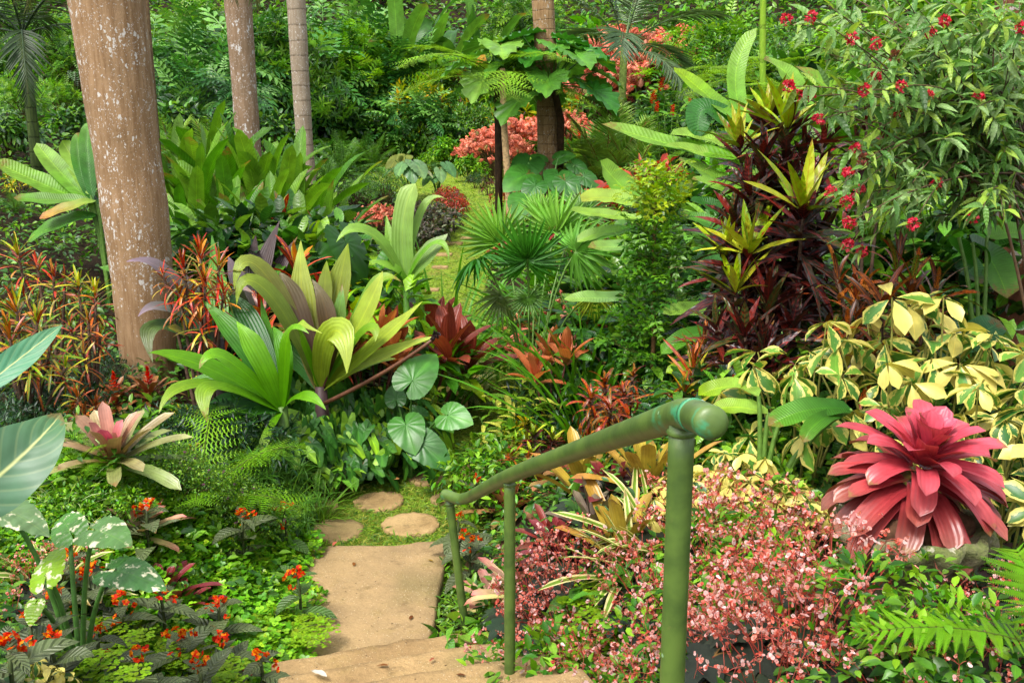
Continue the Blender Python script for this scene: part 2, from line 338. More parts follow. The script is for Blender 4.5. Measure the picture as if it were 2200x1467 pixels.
def trunk_mat(name, base, dark, spot, ringf=10., spots=.6, ring=.5, sscale=26):
    N = NT(name); o = N.obj(); dn = N.n('TexNoise', Vector=o, Scale=30.0, Detail=3.0)
    dv = N.n('VectorMath', {'operation': 'MULTIPLY_ADD'}, _0=dn.outputs['Color'], _1=(.05, .05, .07), _2=o)
    mp = N.n('Mapping', {'vector_type': 'POINT'}, Vector=dv.outputs[0]); mp.inputs['Scale'].default_value = (1, 1, .5)
    mf = N.n('Mapping', Vector=o); mf.inputs['Scale'].default_value = (30, 30, 3.0)
    fib = N.noise(mf, 1.0, 5, .65); big = N.noise(o, 2.2, 4, .6); fine = N.noise(o, 45.0, 4, .7)
    col = N.mix(N.ramp(fib, .3, .7), base, dark)
    col = N.mix(N.ramp(big, .45, .75, 0, .55), col, N.mix(1.0, dark, (.75, .8, .8), 'MULTIPLY'))
    sp = N.n('SeparateXYZ', _0=o); z = sp.outputs[2]
    wob = N.math('MULTIPLY_ADD', N.noise(o, 2.0, 2), .09, z)
    rg = N.math('SINE', N.math('MULTIPLY', wob, ringf*6.283)); rm = N.ramp(rg, .86, 1.0)
    col = N.mix(N.math('MULTIPLY', rm, N.math('MULTIPLY', ring, N.ramp(fine, .35, .6))), col, N.mix(1.0, dark, (.4, .38, .36), 'MULTIPLY'))
    vo = N.n('TexVoronoi', {'feature': 'SMOOTH_F1'}, Vector=mp, Scale=sscale); vo.inputs['Smoothness'].default_value = .3; vo.inputs['Randomness'].default_value = 1
    vc = N.n('TexVoronoi', {}, Vector=mp, Scale=sscale)
    rad = N.math('MULTIPLY', N.n('SeparateColor', _0=vc.outputs['Color']).outputs[0], .55)
    area = N.ramp(N.noise(o, 4.0, 3), .38, .62, .25, 1)
    hgt = N.ramp(z, 0.3, 1.6, .12, 1.0)
    th = N.math('MULTIPLY', N.math('MULTIPLY', rad, N.math('MULTIPLY', area, hgt)), spots/.6)
    dist = N.math('ADD', vo.outputs['Distance'], N.math('MULTIPLY_ADD', fine, .3, -.15))
    sm = N.ramp(N.math('SUBTRACT', th, dist), -.03, .06)
    col = N.mix(N.math('MULTIPLY', sm, N.ramp(fine, .25, .55, .55, 1)), col, spot)
    v2 = N.n('TexVoronoi', Vector=mp, Scale=sscale*2.3); r2 = N.n('SeparateColor', _0=v2.outputs['Color']).outputs[1]
    s2 = N.math('MULTIPLY', N.ramp(N.math('SUBTRACT', N.math('MULTIPLY', N.math('MULTIPLY', r2, .42), N.math('MULTIPLY', hgt, N.ramp(N.noise(o, 7.0, 3), .3, .6, .3, 1))), v2.outputs['Distance']), -.03, .04), .85)
    col = N.mix(s2, col, spot)
    P = N.n('BsdfPrincipled', Base_Color=col, Roughness=.85); P.inputs['Specular IOR Level'].default_value = .15
    hh = N.math('ADD', N.math('MULTIPLY', fib, .6), N.math('ADD', N.math('MULTIPLY', rm, -.6*ring), N.math('MULTIPLY', fine, .5)))
    b = N.n('Bump', Strength=.55, Distance=.012, Height=hh); N.t.links.new(b.outputs[0], P.inputs['Normal'])
    return N.finish(P)
M['trunk_a'] = trunk_mat('palm_bark_brown', c(196, 160, 120, .46), c(160, 124, 86, .44), c(220, 214, 204, .55), 3.2, .66, .03, 42)
M['trunk_b'] = trunk_mat('palm_bark_lichen', c(186, 156, 126, .42), c(156, 128, 98, .42), c(222, 218, 212, .5), 2.5, .7, .06, 30)
M['trunk_c'] = trunk_mat('palm_bark_ringed', c(205, 188, 162, .42), c(178, 156, 130, .42), c(228, 222, 212, .5), 4.2, .5, .75, 30)
M['trunk_d'] = trunk_mat('palm_bark_fibrous', c(190, 155, 112, .5), c(145, 112, 74, .5), c(205, 195, 180, .5), 7.0, .3, .8)
M['trunk_e'] = trunk_mat('palm_bark_reddish', c(150, 96, 68, .45), c(110, 68, 46, .45), c(205, 195, 185, .5), 4, .95, .3, 15)
M['bamboo'] = trunk_mat('green_cane', c(150, 185, 50), c(125, 170, 45), c(170, 190, 90), 2.4, .1, .9)
M['trunk_f'] = trunk_mat('palm_bark_green', c(95, 115, 55), c(60, 75, 40), c(140, 150, 110), 5, .2, .9)

def concrete(name, a, b, speck):
    N = NT(name); o = N.pos()
    n1 = N.noise(o, 2.3, 5, .6); n2 = N.noise(o, 60.0, 4, .7); n3 = N.noise(o, 9.0, 4, .6)
    col = N.mix(N.ramp(n1, .3, .7), a, b)
    col = N.mix(N.ramp(n3, .52, .75, 0, .45), col, c(160, 135, 78))
    n4 = N.noise(o, 1.3, 3, .5); col = N.mix(N.ramp(n4, .5, .72, 0, .6), col, c(140, 128, 78, .5)); n5 = N.noise(o, 5.5, 6, .7); col = N.mix(N.ramp(n5, .54, .68, 0, .5), col, c(120, 96, 60, .5))
    vo = N.n('TexVoronoi', Vector=o, Scale=95.0); vo2 = N.n('TexVoronoi', Vector=o, Scale=40.0)
    r = N.n('SeparateColor', _0=vo.outputs['Color'])
    sm = N.math('MULTIPLY', N.ramp(vo.outputs['Distance'], .32, .22), N.ramp(N.math('ADD', r.outputs[0], N.math('MULTIPLY', N.ramp(n3, .35, .65), .4)), .98, 1.02))
    col = N.mix(N.math('MULTIPLY', sm, .5), col, speck)
    r2 = N.n('SeparateColor', _0=vo2.outputs['Color'])
    dm = N.math('MULTIPLY', N.ramp(vo2.outputs['Distance'], .2, .12), N.ramp(r2.outputs[1], .95, .96)); col = N.mix(dm, col, c(85, 60, 40))
    col = N.mix(N.ramp(n2, .35, .7, 0, .3), col, N.mix(1.0, col, (.6, .58, .55), 'MULTIPLY'))
    P = N.n('BsdfPrincipled', Base_Color=col, Roughness=.88); P.inputs['Specular IOR Level'].default_value = .2
    b_ = N.n('Bump', Strength=.6, Distance=.012, Height=N.math('ADD', n2, N.math('ADD', N.math('MULTIPLY', n3, 2.0), N.math('MULTIPLY', sm, .5))))
    N.t.links.new(b_.outputs[0], P.inputs['Normal'])
    return N.finish(P)
M['slab'] = concrete('aggregate_concrete', c(202, 170, 120, .5), c(174, 146, 104, .5), c(244, 230, 198))
M['step'] = concrete('worn_concrete', c(206, 172, 118, .5), c(172, 140, 94, .5), c(240, 222, 182))
M['stone'] = concrete('paving_stone', c(208, 176, 122, .52), c(176, 144, 94, .52), c(232, 208, 160))

def ground_mat():
    N = NT('soil_and_moss'); o = N.pos(); at = N.n('Attribute', {'attribute_name': 'Col'})
    n1 = N.noise(o, 1.5, 5, .6); n2 = N.noise(o, 18., 5, .7)
    soil = N.mix(N.ramp(n2, .3, .7), c(62, 46, 30), c(34, 26, 17))
    soil = N.mix(N.ramp(n1, .5, .7, 0, .6), soil, c(44, 56, 20))
    gr = N.mix(N.ramp(N.noise(o, 30., 4, .7), .3, .7), c(110, 135, 40), c(150, 175, 55))
    gr = N.mix(N.ramp(N.noise(o, 3., 3), .5, .7, 0, .5), gr, c(150, 130, 70))
    sp = N.n('SeparateColor', _0=at.outputs['Color'])
    mk = N.ramp(N.math('ADD', sp.outputs[0], N.math('MULTIPLY_ADD', n1, .6, -.3)), .4, .6)
    col = N.mix(mk, soil, gr)
    P = N.n('BsdfPrincipled', Base_Color=col, Roughness=.95); P.inputs['Specular IOR Level'].default_value = .1
    b = N.n('Bump', Strength=.8, Distance=.03, Height=n2); N.t.links.new(b.outputs[0], P.inputs['Normal'])
    return N.finish(P)
M['ground'] = ground_mat()

def paint_mat():
    N = NT('green_rail_paint'); o = N.obj()
    n1 = N.noise(o, 9.0, 4, .6); n2 = N.noise(o, 70.0, 3, .6)
    col = N.mix(N.ramp(n1, .35, .7), c(102, 130, 56), c(70, 96, 42))
    col = N.mix(N.ramp(n2, .6, .75, 0, .4), col, c(124, 126, 74)); n6 = N.noise(o, 5.0, 6, .75); col = N.mix(N.ramp(n6, .6, .7, 0, .45), col, c(88, 84, 48))
    at = N.n('Attribute', {'attribute_name': 'Col'}); wr = N.n('SeparateColor', _0=at.outputs['Color']).outputs[0]
    n3 = N.noise(o, 14.0, 4, .65); n4 = N.noise(o, 26.0, 3, .6)
    col = N.mix(N.ramp(N.math('ADD', N.math('MULTIPLY', n3, .8), N.math('MULTIPLY', wr, .33)), .60, .72), col, c(70, 160, 110))
    col = N.mix(N.ramp(N.math('ADD', N.math('MULTIPLY', n4, .8), N.math('MULTIPLY', wr, .2)), .70, .72), col, c(215, 218, 205))
    vo = N.n('TexVoronoi', Vector=o, Scale=24.0); r = N.n('SeparateColor', _0=vo.outputs['Color'])
    chip = N.math('MULTIPLY', N.ramp(vo.outputs['Distance'], .12, .07), N.ramp(r.outputs[2], .9, .91)); col = N.mix(chip, col, c(150, 190, 140))
    P = N.n('BsdfPrincipled', Base_Color=col, Roughness=.42); P.inputs['Specular IOR Level'].default_value = .4
    b = N.n('Bump', Strength=.15, Distance=.004, Height=N.math('ADD', n2, n1)); N.t.links.new(b.outputs[0], P.inputs['Normal'])
    return N.finish(P)
M['paint'] = paint_mat()
def pot_mat():
    N = NT('mossy_stone'); o = N.obj(); n1 = N.noise(o, 9.0, 5, .65); n2 = N.noise(o, 45.0, 4, .7)
    col = N.mix(N.ramp(n1, .35, .65), c(150, 140, 105), c(112, 122, 58))
    col = N.mix(N.ramp(n2, .5, .7, 0, .6), col, c(70, 78, 40)); col = N.mix(N.ramp(N.noise(o, 20., 3), .62, .7, 0, .8), col, c(200, 195, 170))
    P = N.n('BsdfPrincipled', Base_Color=col, Roughness=.9)
    b = N.n('Bump', Strength=.9, Distance=.015, Height=N.math('ADD', n1, n2)); N.t.links.new(b.outputs[0], P.inputs['Normal'])
    return N.finish(P)
M['pot'] = pot_mat()

# ------------------------------------------------------------------ things
def thing(name, label, cat, loc=(0, 0, 0), rz=0., group=None, scale=1., rot=None):
    o = bpy.data.objects.new(name, None); COL.objects.link(o); o.empty_display_size = .1
    o.location = tuple(float(q) for q in loc); o.rotation_euler = rot or (0, 0, rz); o.scale = (scale,)*3 if not hasattr(scale, '__len__') else scale
    o['label'] = label; o['category'] = cat
    if group: o['group'] = group
    return o
def tag(o, label=None, cat=None, group=None, kind=None):
    for k, v in (('label', label), ('category', cat), ('group', group), ('kind', kind)):
        if v: o[k] = v
    return o
# ------------------------------------------------------------------ leaf templates
def merge(items):
    mb = MB()
    for T, P, D, U, S in items:
        mb.scatter(T, np.array([P], float), np.array([D], float), np.array([U], float), np.array([S], float), np.zeros((1, 3)))
    return np.concatenate(mb.v), np.concatenate(mb.f), np.concatenate(mb.uv)
def pinnate_t(pairs=6, T=None, leafL=.35, ang=(70, 35), droop=.2, y0=.2, sh=lambda t: 1-.45*t*t, vee=.15, term=True):
    it = []
    for i in range(pairs):
        t = i/(pairs-1); y = y0+(1-y0-.06)*t; a = R(ang[0]+(ang[1]-ang[0])*t)
        for s in (-1, 1):
            it.append((T, (0, y, -droop*y*y), (s*math.sin(a), math.cos(a), vee-droop*y), (0, droop, 1), leafL*sh(t)))
    if term: it.append((T, (0, .94, -droop*.88), (0, 1, -droop*1.8), (0, .3, 1), leafL*.7))
    st = leaf_t('strap', .025, 4, 1, .5, droop)
    it.append((st, (0, 0, 0), (0, 1, 0), (0, 0, 1), 1.0))
    return merge(it)
def whorl_t(k=6, T=None, el=.3, spread=360, L=1.0, var=.15, el2=None):
    it = []
    for i in range(k):
        a = R(spread)*(i+.3*math.sin(i*5))/k; e = el+var*math.sin(i*3.1)
        it.append((T, (0, 0, 0), (math.cos(a)*math.cos(e), math.sin(a)*math.cos(e), math.sin(e)), (-math.cos(a)*math.sin(e), -math.sin(a)*math.sin(e), math.cos(e)), L*(1-.2*abs(math.sin(i*2.3)))))
    V, F, UV = merge(it)
    return V[:, [0, 2, 1]]*np.array([1, 1, -1]), F, UV          # whorl axis along +Y
def polar_t(deg, rad, nr=4, cup=.1, droop=.0, ripple=.0, rk=10, planar=False, step=1):
    """Leaf drawn round its petiole point; deg/rad give the margin from the tip (0) to the sinus (180)."""
    ph = np.linspace(-1, 1, 49 if step == 1 else 49//step)*max(deg); r = np.interp(np.abs(ph), deg, rad); a = np.radians(ph)
    s = np.linspace(0.02, 1, nr+1)
    V = np.zeros((nr+1, len(ph), 3)); V[..., 0] = s[:, None]*(r*np.sin(a))[None]; V[..., 1] = s[:, None]*(r*np.cos(a))[None]
    rr = s[:, None]*r[None]
    V[..., 2] = cup*np.abs(V[..., 0])-droop*rr**2+ripple*np.sin(rk*a)[None]*s[:, None]**2
    UV = np.zeros((nr+1, len(ph), 2))
    if planar: UV[..., 0] = V[..., 0]+.5; UV[..., 1] = V[..., 1]
    else: UV[..., 0] = (1+ph/180)[None]/2; UV[..., 1] = np.abs(ph)[None]/180
    return V.reshape(-1, 3), gridF(nr+1, len(ph)), UV.reshape(-1, 2)
HEART = ([0, 12, 30, 60, 90, 125, 155, 172, 178], [1.0, .86, .68, .52, .48, .5, .48, .34, .1])
T_HEART = polar_t(*HEART, cup=.12, droop=.25, ripple=.025, rk=22)
T_HEART_V = polar_t(*HEART, cup=.12, droop=.3, ripple=.03, rk=20, planar=True)
T_HEART_L = polar_t(*HEART, nr=2, cup=.1, droop=.25, ripple=.0, step=3)
T_PHILO = polar_t([0, 10, 28, 38, 62, 74, 100, 112, 140, 160, 176], [1.0, .84, .8, .62, .72, .54, .66, .5, .62, .5, .12], cup=.3, droop=.15, ripple=.05, rk=16)
T_ARROW = polar_t([0, 10, 25, 60, 90, 120, 150, 163, 176], [1.0, .78, .5, .28, .24, .28, .42, .36, .08], nr=2, cup=.25, droop=.2, step=2)
T_STAR = polar_t([0, 25, 48, 74, 100, 124, 150, 168, 178], [1.0, .5, .86, .44, .74, .42, .6, .4, .1], nr=2, cup=.12, droop=.2, ripple=.02, rk=26)
T_MAPLE = polar_t([0, 22, 45, 75, 105, 140, 172], [1.0, .6, .85, .55, .7, .45, .1], nr=1, cup=.1, droop=.2, step=2)
T_ROUND = polar_t([0, 45, 90, 135, 180], [.5, .5, .5, .5, .45], nr=1, cup=.1, step=4)
T_FAN = polar_t([0, 20, 38, 55, 62], [1., .96, 1.0, .9, .5], nr=1, cup=.05, step=5)
T_L3 = leaf_t('lance', .26, 3, 1, .2, .25); T_E3 = leaf_t('ellip', .45, 3, 1, .2, .2); T_O3 = leaf_t('ovate', .55, 3, 1, .2, .25)
T_E5 = leaf_t('ellip', .42, 5, 1, .18, .3); T_OB = leaf_t('obov', .46, 5, 1, .2, .35, stalk=.12); T_THIN = leaf_t('thin', .085, 3, 1, .4, .2)
T_S2 = leaf_t('ellip', .5, 2, 1, .2, .1); T_L5 = leaf_t('lance', .24, 5, 1, .2, .35); T_PET = leaf_t('obov', .8, 3, 1, .2, .25)
T_TRI = merge([(T_ROUND, (math.cos(a)*.42, math.sin(a)*.42, .05*i), (math.cos(a), math.sin(a), .1), (0, 0, 1), .8) for i, a in enumerate((.4, 2.5, 4.6))])
T_PINNA = merge([(leaf_t('strap', .5, 3, 1, .1, .1), (0, y, 0), (s*math.sin(R(64)), math.cos(R(64)), 0), (0, 0, 1), .082*(1-.85*y**1.6)) for y in np.linspace(.02, .96, 22) for s in (-1, 1)]+[(leaf_t('blade', .05, 3, 1, 0, 0), (0, 0, .002), (0, 1, 0), (0, 0, 1), 1.0)])
T_PINNA_L = merge([(leaf_t('blade', .5, 1, 1, .1, 0), (0, y, 0), (s*math.sin(R(64)), math.cos(R(64)), 0), (0, 0, 1), .17*(1-.85*y**1.6)) for y in np.linspace(.03, .95, 9) for s in (-1, 1)])
T_ZAM = pinnate_t(6, leaf_t('obov', .36, 3, 1, .15, .3), .36, (75, 35), .35)
T_LEG = pinnate_t(5, T_S2, .3, (75, 45), .15)
T_WH6 = whorl_t(6, T_L5, .35); T_WH7D = whorl_t(8, leaf_t('lance', .2, 4, 1, .25, .5), -.85, var=.5)
T_ARAL = pinnate_t(3, leaf_t('obov', .6, 2, 1, .15, .2), .42, (65, 40), .15)

def frond(mb, p0, az, el, L, bend=1.0, pairs=26, leafL=.35, T=None, ang=(65, 35), vee=.35, sag=.3, col=(.1, .2, .04), y0=.15, sh=None, bp=1.3, rach=None, rr=.012, roll=0., jitc=.12, mid=None):
    n = 24; t = np.linspace(0, 1, n); a = el-bend*t**bp; st = L/(n-1); am = (a[1:]+a[:-1])/2
    r = np.concatenate([[0], np.cumsum(np.cos(am)*st)]); z = np.concatenate([[0], np.cumsum(np.sin(am)*st)])
    ca, sa = math.cos(az), math.sin(az); B = np.array([[ca, sa, 0], [-sa, ca, 0], [0, 0, 1]])
    C = np.stack([r, 0*r, z], 1)@B+np.asarray(p0)
    tt = np.linspace(y0, .99, pairs)
    at = np.interp(tt, t, a); P = np.stack([np.interp(tt, t, C[:, i]) for i in range(3)], 1)
    Tn = np.stack([np.cos(at), 0*at, np.sin(at)], 1)@B; Nn = np.stack([-np.sin(at), 0*at, np.cos(at)], 1)@B
    S0 = np.tile(np.array([[0, 1., 0]])@B, (pairs, 1)); S = S0*math.cos(roll)+Nn*math.sin(roll); Nn = np.cross(Tn, S)
    g = np.array([0, 0, -1.0])
    A = np.radians(ang[0]+(ang[1]-ang[0])*(tt-y0)/(1-y0))[:, None]
    f = (sh or (lambda q: np.sin(np.pi*np.clip(.12+q*.83, 0, 1))**.6))((tt-y0)/(1-y0))
    for s in (-1, 1):
        D = np.cos(A)*Tn+np.sin(A)*(S*s*math.cos(vee)+Nn*math.sin(vee))+g*sag+.06*RNG.standard_normal((pairs, 3))
        mb.scatter(T or T_THIN, P, D, Nn+.3*s*S*-1+.1*RNG.standard_normal((pairs, 3)), leafL*f*(1+.08*RNG.standard_normal(pairs)), jit(col, pairs, jitc, .05))
    tube(mb, C[::2], np.linspace(rr, rr*.25, len(C[::2])), rach if rach is not None else np.asarray(col)*1.1, 5, False)
    return C

def rosette(mb, n, L, Wd, el=(85, 15), bend=(.2, 1.0), kind='lance', cols=None, ctips=None, z=(0, 0), r0=(0, 0), Lv=(.6, 1.0), p0=(0, 0, 0), fold=.25, wave=0., na=7, nc=1, jl=.12, bp=1.3, je=.08, cp=1.5, pal=None, roll=.25, ax=None, kp=1.0):
    """n leaves, innermost first; el, bend, L and colour run from inner to outer."""
    p0 = np.asarray(p0, float); start = len(mb.v); az0 = random.random()*6.28
    for i in range(n):
        k = i/max(n-1, 1); az = az0+GA*i+random.uniform(-.2, .2)
        e = R(el[0]+(el[1]-el[0])*k)+random.gauss(0, je); b = bend[0]+(bend[1]-bend[0])*k+random.gauss(0, .1)
        l = L*(Lv[0]+(Lv[1]-Lv[0])*min(1, k*1.6))*(1+random.gauss(0, jl)); rr = r0[0]+(r0[1]-r0[0])*k
        kc = min(1, k**kp); col = pal[random.randrange(len(pal))] if pal is not None else np.asarray(cols[0])*(1-kc)+np.asarray(cols[1])*kc
        col = np.clip(col*(1+random.gauss(0, .13)), .002, .85)
        ct = None if ctips is None else np.asarray(ctips[0])*(1-kc)+np.asarray(ctips[1])*kc
        blade(mb, p0+[rr*math.cos(az), rr*math.sin(az), z[0]+(z[1]-z[0])*k], az, e, l, Wd*(.9+.2*random.random()), b, kind, na, nc, fold, wave, 2.5, random.gauss(0, roll), col, bp, ct, cp)
    if ax is not None:
        q = Vector((0, 0, 1)).rotation_difference(Vector(ax)).to_matrix(); q = np.array(q)
        for j in range(start, len(mb.v)): mb.v[j] = (mb.v[j]-p0)@q.T+p0

GREENS = [c(86, 150, 36), c(114, 174, 46), c(64, 124, 34), c(145, 196, 60)]
DARKG = [c(66, 120, 40), c(92, 148, 50), c(52, 100, 36), c(126, 178, 62)]
LIME = [c(150, 190, 45), c(175, 205, 60), c(120, 175, 45)]
STEMC = c(95, 80, 50); GSTEM = c(100, 140, 50)

# ------------------------------------------------------------------ kinds: each returns [(part, MB, material)]
def k_shrub(H=1.5, Rd=.8, n=900, T=T_E3, L=.14, cols=GREENS, nl=10, mat='leaf_far', droop=.25, flat=.75, wts=None, zlo=.2, spread=.8, stem=STEMC, fl=None, nf=0, flL=.06, in_=.35, trunk=False):
    lv = MB(); st = MB()
    cs = []
    for i in range(nl):
        a = GA*i+random.random(); q = math.sqrt((i+.5)/nl); rr = Rd*q*.75
        zz = H*(zlo+(.82-zlo)*(1-q**2*.75)*random.uniform(.75, 1.05)); rad = Rd*random.uniform(.28, .45)
        cs.append((rr*math.cos(a), rr*math.sin(a), zz, rad))
        tube(st, bez((rr*.1*math.cos(a), rr*.1*math.sin(a), -.1), (rr*.3*math.cos(a), rr*.3*math.sin(a), zz*.6), (rr*math.cos(a), rr*math.sin(a), zz), 6), [.018*H]*2+[.012*H]*2+[.006*H]*2, stem, 5, False)
    cs = np.array(cs); k = RNG.integers(0, nl, n); d = rndir(n, .45); f = 1-in_*RNG.random((n, 1))**2
    P = cs[k, :3]+d*np.array([1, 1, flat])*cs[k, 3:4]*f
    P[:, 2] = np.maximum(P[:, 2], .04)
    D = d*spread+.45*RNG.standard_normal((n, 3))+np.array([0, 0, -droop])
    U = np.array([0, 0, 1.0])+.35*d+.3*RNG.standard_normal((n, 3))
    lt = 1+.16*RNG.standard_normal((nl, 1))
    lv.scatter(T, P, D, U, L*(1+.22*RNG.standard_normal(n)).clip(.5, 1.5), np.clip(pick(cols, n, wts)*lt[k], .002, .8))
    out = [('crown' if trunk else 'foliage', lv, mat), ('branches', st, 'bark')]
    if fl is not None:
        fm = MB(); kk = RNG.integers(0, n, nf)
        for j in kk:
            m = 10; dd = rndir(m, .3); fm.scatter(T_PET, np.repeat(P[j:j+1], m, 0)+d[j]*L*.6+dd*flL*.3, dd, rndir(m), np.full(m, flL), pick(fl, m))
        out.append(('*flowers', fm, 'petal'))
    return out

def k_heliconia(H=2.0, n=14, L=1.2, Wd=.2, cols=(c(75, 135, 35), c(130, 180, 60)), el=(88, 55), bend=(.15, .9), Rb=.22, pet=.42, mat='banana', old=0):
    lv = MB(); st = MB(); dl = MB()
    for i in range(n):
        k = i/max(n-1, 1); az = GA*i+random.uniform(-.3, .3); e = R(el[0]+(el[1]-el[0])*k)+random.gauss(0, .06)
        b0 = np.array([Rb*math.sqrt(k)*math.cos(az*1.7), Rb*math.sqrt(k)*math.sin(az*1.7), -.05])
        pl = H*pet*(1-.35*k)*random.uniform(.8, 1.1)
        top = b0+pl*np.array([math.cos(az)*math.cos(e), math.sin(az)*math.cos(e), math.sin(e)])
        tube(st, bez(b0, b0+[0, 0, pl*.5], top, 6), [.022, .02, .017, .014, .012, .011], np.asarray(cols[0])*random.uniform(.9, 1.3), 6, False)
        cc = np.asarray(cols[0])+(np.asarray(cols[1])-np.asarray(cols[0]))*random.random()
        blade(lv, top-(top-b0)*.02, az, e, L*random.uniform(.75, 1.15), Wd*random.uniform(.85, 1.15), bend[0]+(bend[1]-bend[0])*random.uniform(.4*k, 1), 'paddle', 12, 2, .3, .035, 3, random.gauss(0, .5), cc, 1.6)
    for i in range(old):
        az = random.random()*6.28; z = H*random.uniform(.25, .5)
        blade(dl, (Rb*math.cos(az), Rb*math.sin(az), z), az, .3, L*.8, Wd*.8, 2.2, 'paddle', 8, 1, .5, .1, 3, .8, c(165, 120, 60)*random.uniform(.5, 1.2), .6)
    return [('leaves', lv, mat), ('stalks', st, 'stem')]+([('dead_leaves', dl, 'deadleaf')] if old else [])

CR_RED = [c(200, 62, 60), c(180, 50, 46), c(215, 105, 82), c(210, 140, 60), c(110, 46, 40), c(190, 190, 66), c(110, 130, 52), c(140, 110, 60)]
CR_DARK = [c(56, 34, 30), c(74, 34, 30), c(50, 46, 34), c(104, 42, 34), c(62, 74, 36), c(46, 34, 34)]
CR_YEL = [c(150, 185, 45), c(190, 205, 55), c(110, 160, 40), c(215, 215, 70)]
CR_OR = [c(190, 105, 55), c(200, 130, 65), c(150, 72, 45), c(110, 66, 42), c(120, 150, 55), c(95, 120, 45), c(85, 60, 42)]
def k_croton(H=.9, Rd=.35, heads=6, nleaf=22, L=.2, Wd=.032, pal=CR_RED, mat='croton_red', top=None, kind='strap', el=(85, -15), bend=(.3, 1.1), topn=6, stemc=c(120, 95, 75), wave=.04, Lv=(.55, 1.0)):
    lv = MB(); st = MB()
    for i in range(heads):
        a = GA*i+random.random()*.6; q = math.sqrt((i+.2)/heads) if heads > 1 else 0
        hz = H*(1-.55*q*q)*random.uniform(.85, 1.03)-L*.45
        hp = np.array([Rd*q*math.cos(a), Rd*q*math.sin(a), max(hz, .05)])
        tube(st, bez((0.04*math.cos(a), .04*math.sin(a), -.08), (hp[0]*.4, hp[1]*.4, hp[2]*.6), hp, 7), [.014, .013, .012, .011, .01, .009, .008], stemc, 6)
        ax = (hp[0]*.8/max(Rd, .01)*.5, hp[1]*.8/max(Rd, .01)*.5, 1)
        if top is not None: rosette(lv, topn, L*.8, Wd*1.05, (85, 45), (.1, .5), kind, pal=top, p0=hp+[0, 0, .03], fold=.3, wave=wave, Lv=Lv, ax=ax)
        rosette(lv, nleaf, L, Wd, (el[0] if top is None else 50, el[1]), bend, kind, pal=pal, z=(.02, -L*.55), p0=hp, fold=.25, wave=wave, jl=.2, je=.22, roll=.5, Lv=Lv, ax=ax)
    return [('leaves', lv, mat), ('stems', st, 'stem')]

def k_brom(n=22, L=.3, Wd=.06, cols=(c(230, 90, 100), c(130, 130, 60)), ctips=None, el=(75, 15), bend=(.2, .7), mat='brom', kind='band', cup=.35, spike=None, Lv=(.5, 1.0), cp=1.2, zt=.06, jl=.1, kp=1.0):
    lv = MB()
    rosette(lv, n, L, Wd, el, bend, kind, cols=cols, ctips=ctips, fold=cup, nc=2, na=9, r0=(.005, Wd*.5), z=(zt, 0.0), p0=(0, 0, .02), cp=cp, Lv=Lv, roll=.12, jl=jl, wave=.015, kp=kp)
    out = [('leaves', lv, mat)]
    if spike is not None:
        fm = MB(); tube(fm, [(0, 0, 0), (0, 0, L*.5)], .012, c(120, 130, 60), 6)
        rosette(fm, 26, L*.16, L*.07, (80, 20), (.2, .4), 'ovate', pal=spike, p0=(0, 0, L*.5), z=(L*.32, 0), fold=.4)
        out.append(('flower_spike', fm, 'petal'))
    return out

def flower5(mb, p, n, s, cols, up=.6, rad=.02, m=5):
    """n small flowers of m petals round the point p."""
    C = np.asarray(p)+rndir(n, .4)*rad; ax = rndir(n, up)
    for q in range(m):
        a = q*6.283/m
        X = np.cross(ax, [0.3, .2, 1]); X /= np.linalg.norm(X, axis=1, keepdims=True); Y = np.cross(ax, X)
        D = (X*math.cos(a)+Y*math.sin(a))+ax*.5
        mb.scatter(T_PET, C, D, ax, s*(1+.15*RNG.standard_normal(n)), pick(cols, n))

def k_chryso(H=.34, L=.2, lev=4, col=c(88, 104, 64), nf=8, fcol=(c(235, 70, 30), c(225, 45, 25), c(250, 150, 40))):
    lv = MB(); st = MB(); fl = []; tube(st, bez((0, 0, -.05), (.01, .01, H*.5), (0, 0, H*.92), 6), .007, c(80, 95, 50), 6)
    for i in range(lev):
        z = H*(.35+.55*i/max(lev-1, 1)); sc = 1.0 if i < lev-1 else .6
        for s in (0, 1):
            az = i*1.57+s*3.14+random.uniform(-.35, .35)
            cc = col*random.uniform(.75, 1.3)
            blade(lv, (0, 0, z), az, R(random.uniform(5, 45)), L*sc*random.uniform(.85, 1.15), L*.46*sc, random.uniform(.5, 1.2), 'ovate', 9, 2, .16, .02, 5, random.gauss(0, .25), cc, 1.2)
            if nf and i >= lev-2:
                if random.random() < .4: fm = MB(); flower5(fm, (.05*math.cos(az+.8), .05*math.sin(az+.8), z+.03), nf//2, .014, fcol, rad=.022); fl.append(('flower_cluster', fm, 'petal'))
    if nf: fm = MB(); flower5(fm, (0, 0, H*1.0), nf+2, .016, fcol, rad=.026); fl.append(('flower_cluster', fm, 'petal'))
    return [('leaves', lv, 'dark'), ('stem', st, 'stem')]+fl

def k_cyperus(H=.7, n=14, L=.2, col=c(85, 140, 45), rays=16, Wd=.009, Rd=.25):
    lv = MB(); st = MB()
    for i in range(n):
        a = random.random()*6.28; q = math.sqrt(random.random())*Rd; lean = random.uniform(.1, .5)
        b = np.array([q*.3*math.cos(a), q*.3*math.sin(a), -.03]); h = H*random.uniform(.55, 1)
        tp = b+np.array([h*lean*math.cos(a), h*lean*math.sin(a), h*math.sqrt(1-lean*lean*.8)])
        tube(st, bez(b, b+[0, 0, h*.6], tp, 7), .0035, col*.9, 5, False)
        rosette(lv, rays, L, Wd, (45, -5), (.5, 1.1), 'strap', cols=(col*1.15, col*.8), p0=tp, fold=.3, na=6, Lv=(.7, 1), je=.2, ax=tuple((tp-b)/np.linalg.norm(tp-b)))
    return [('leaves', lv, 'strap'), ('stems', st, 'stem')]

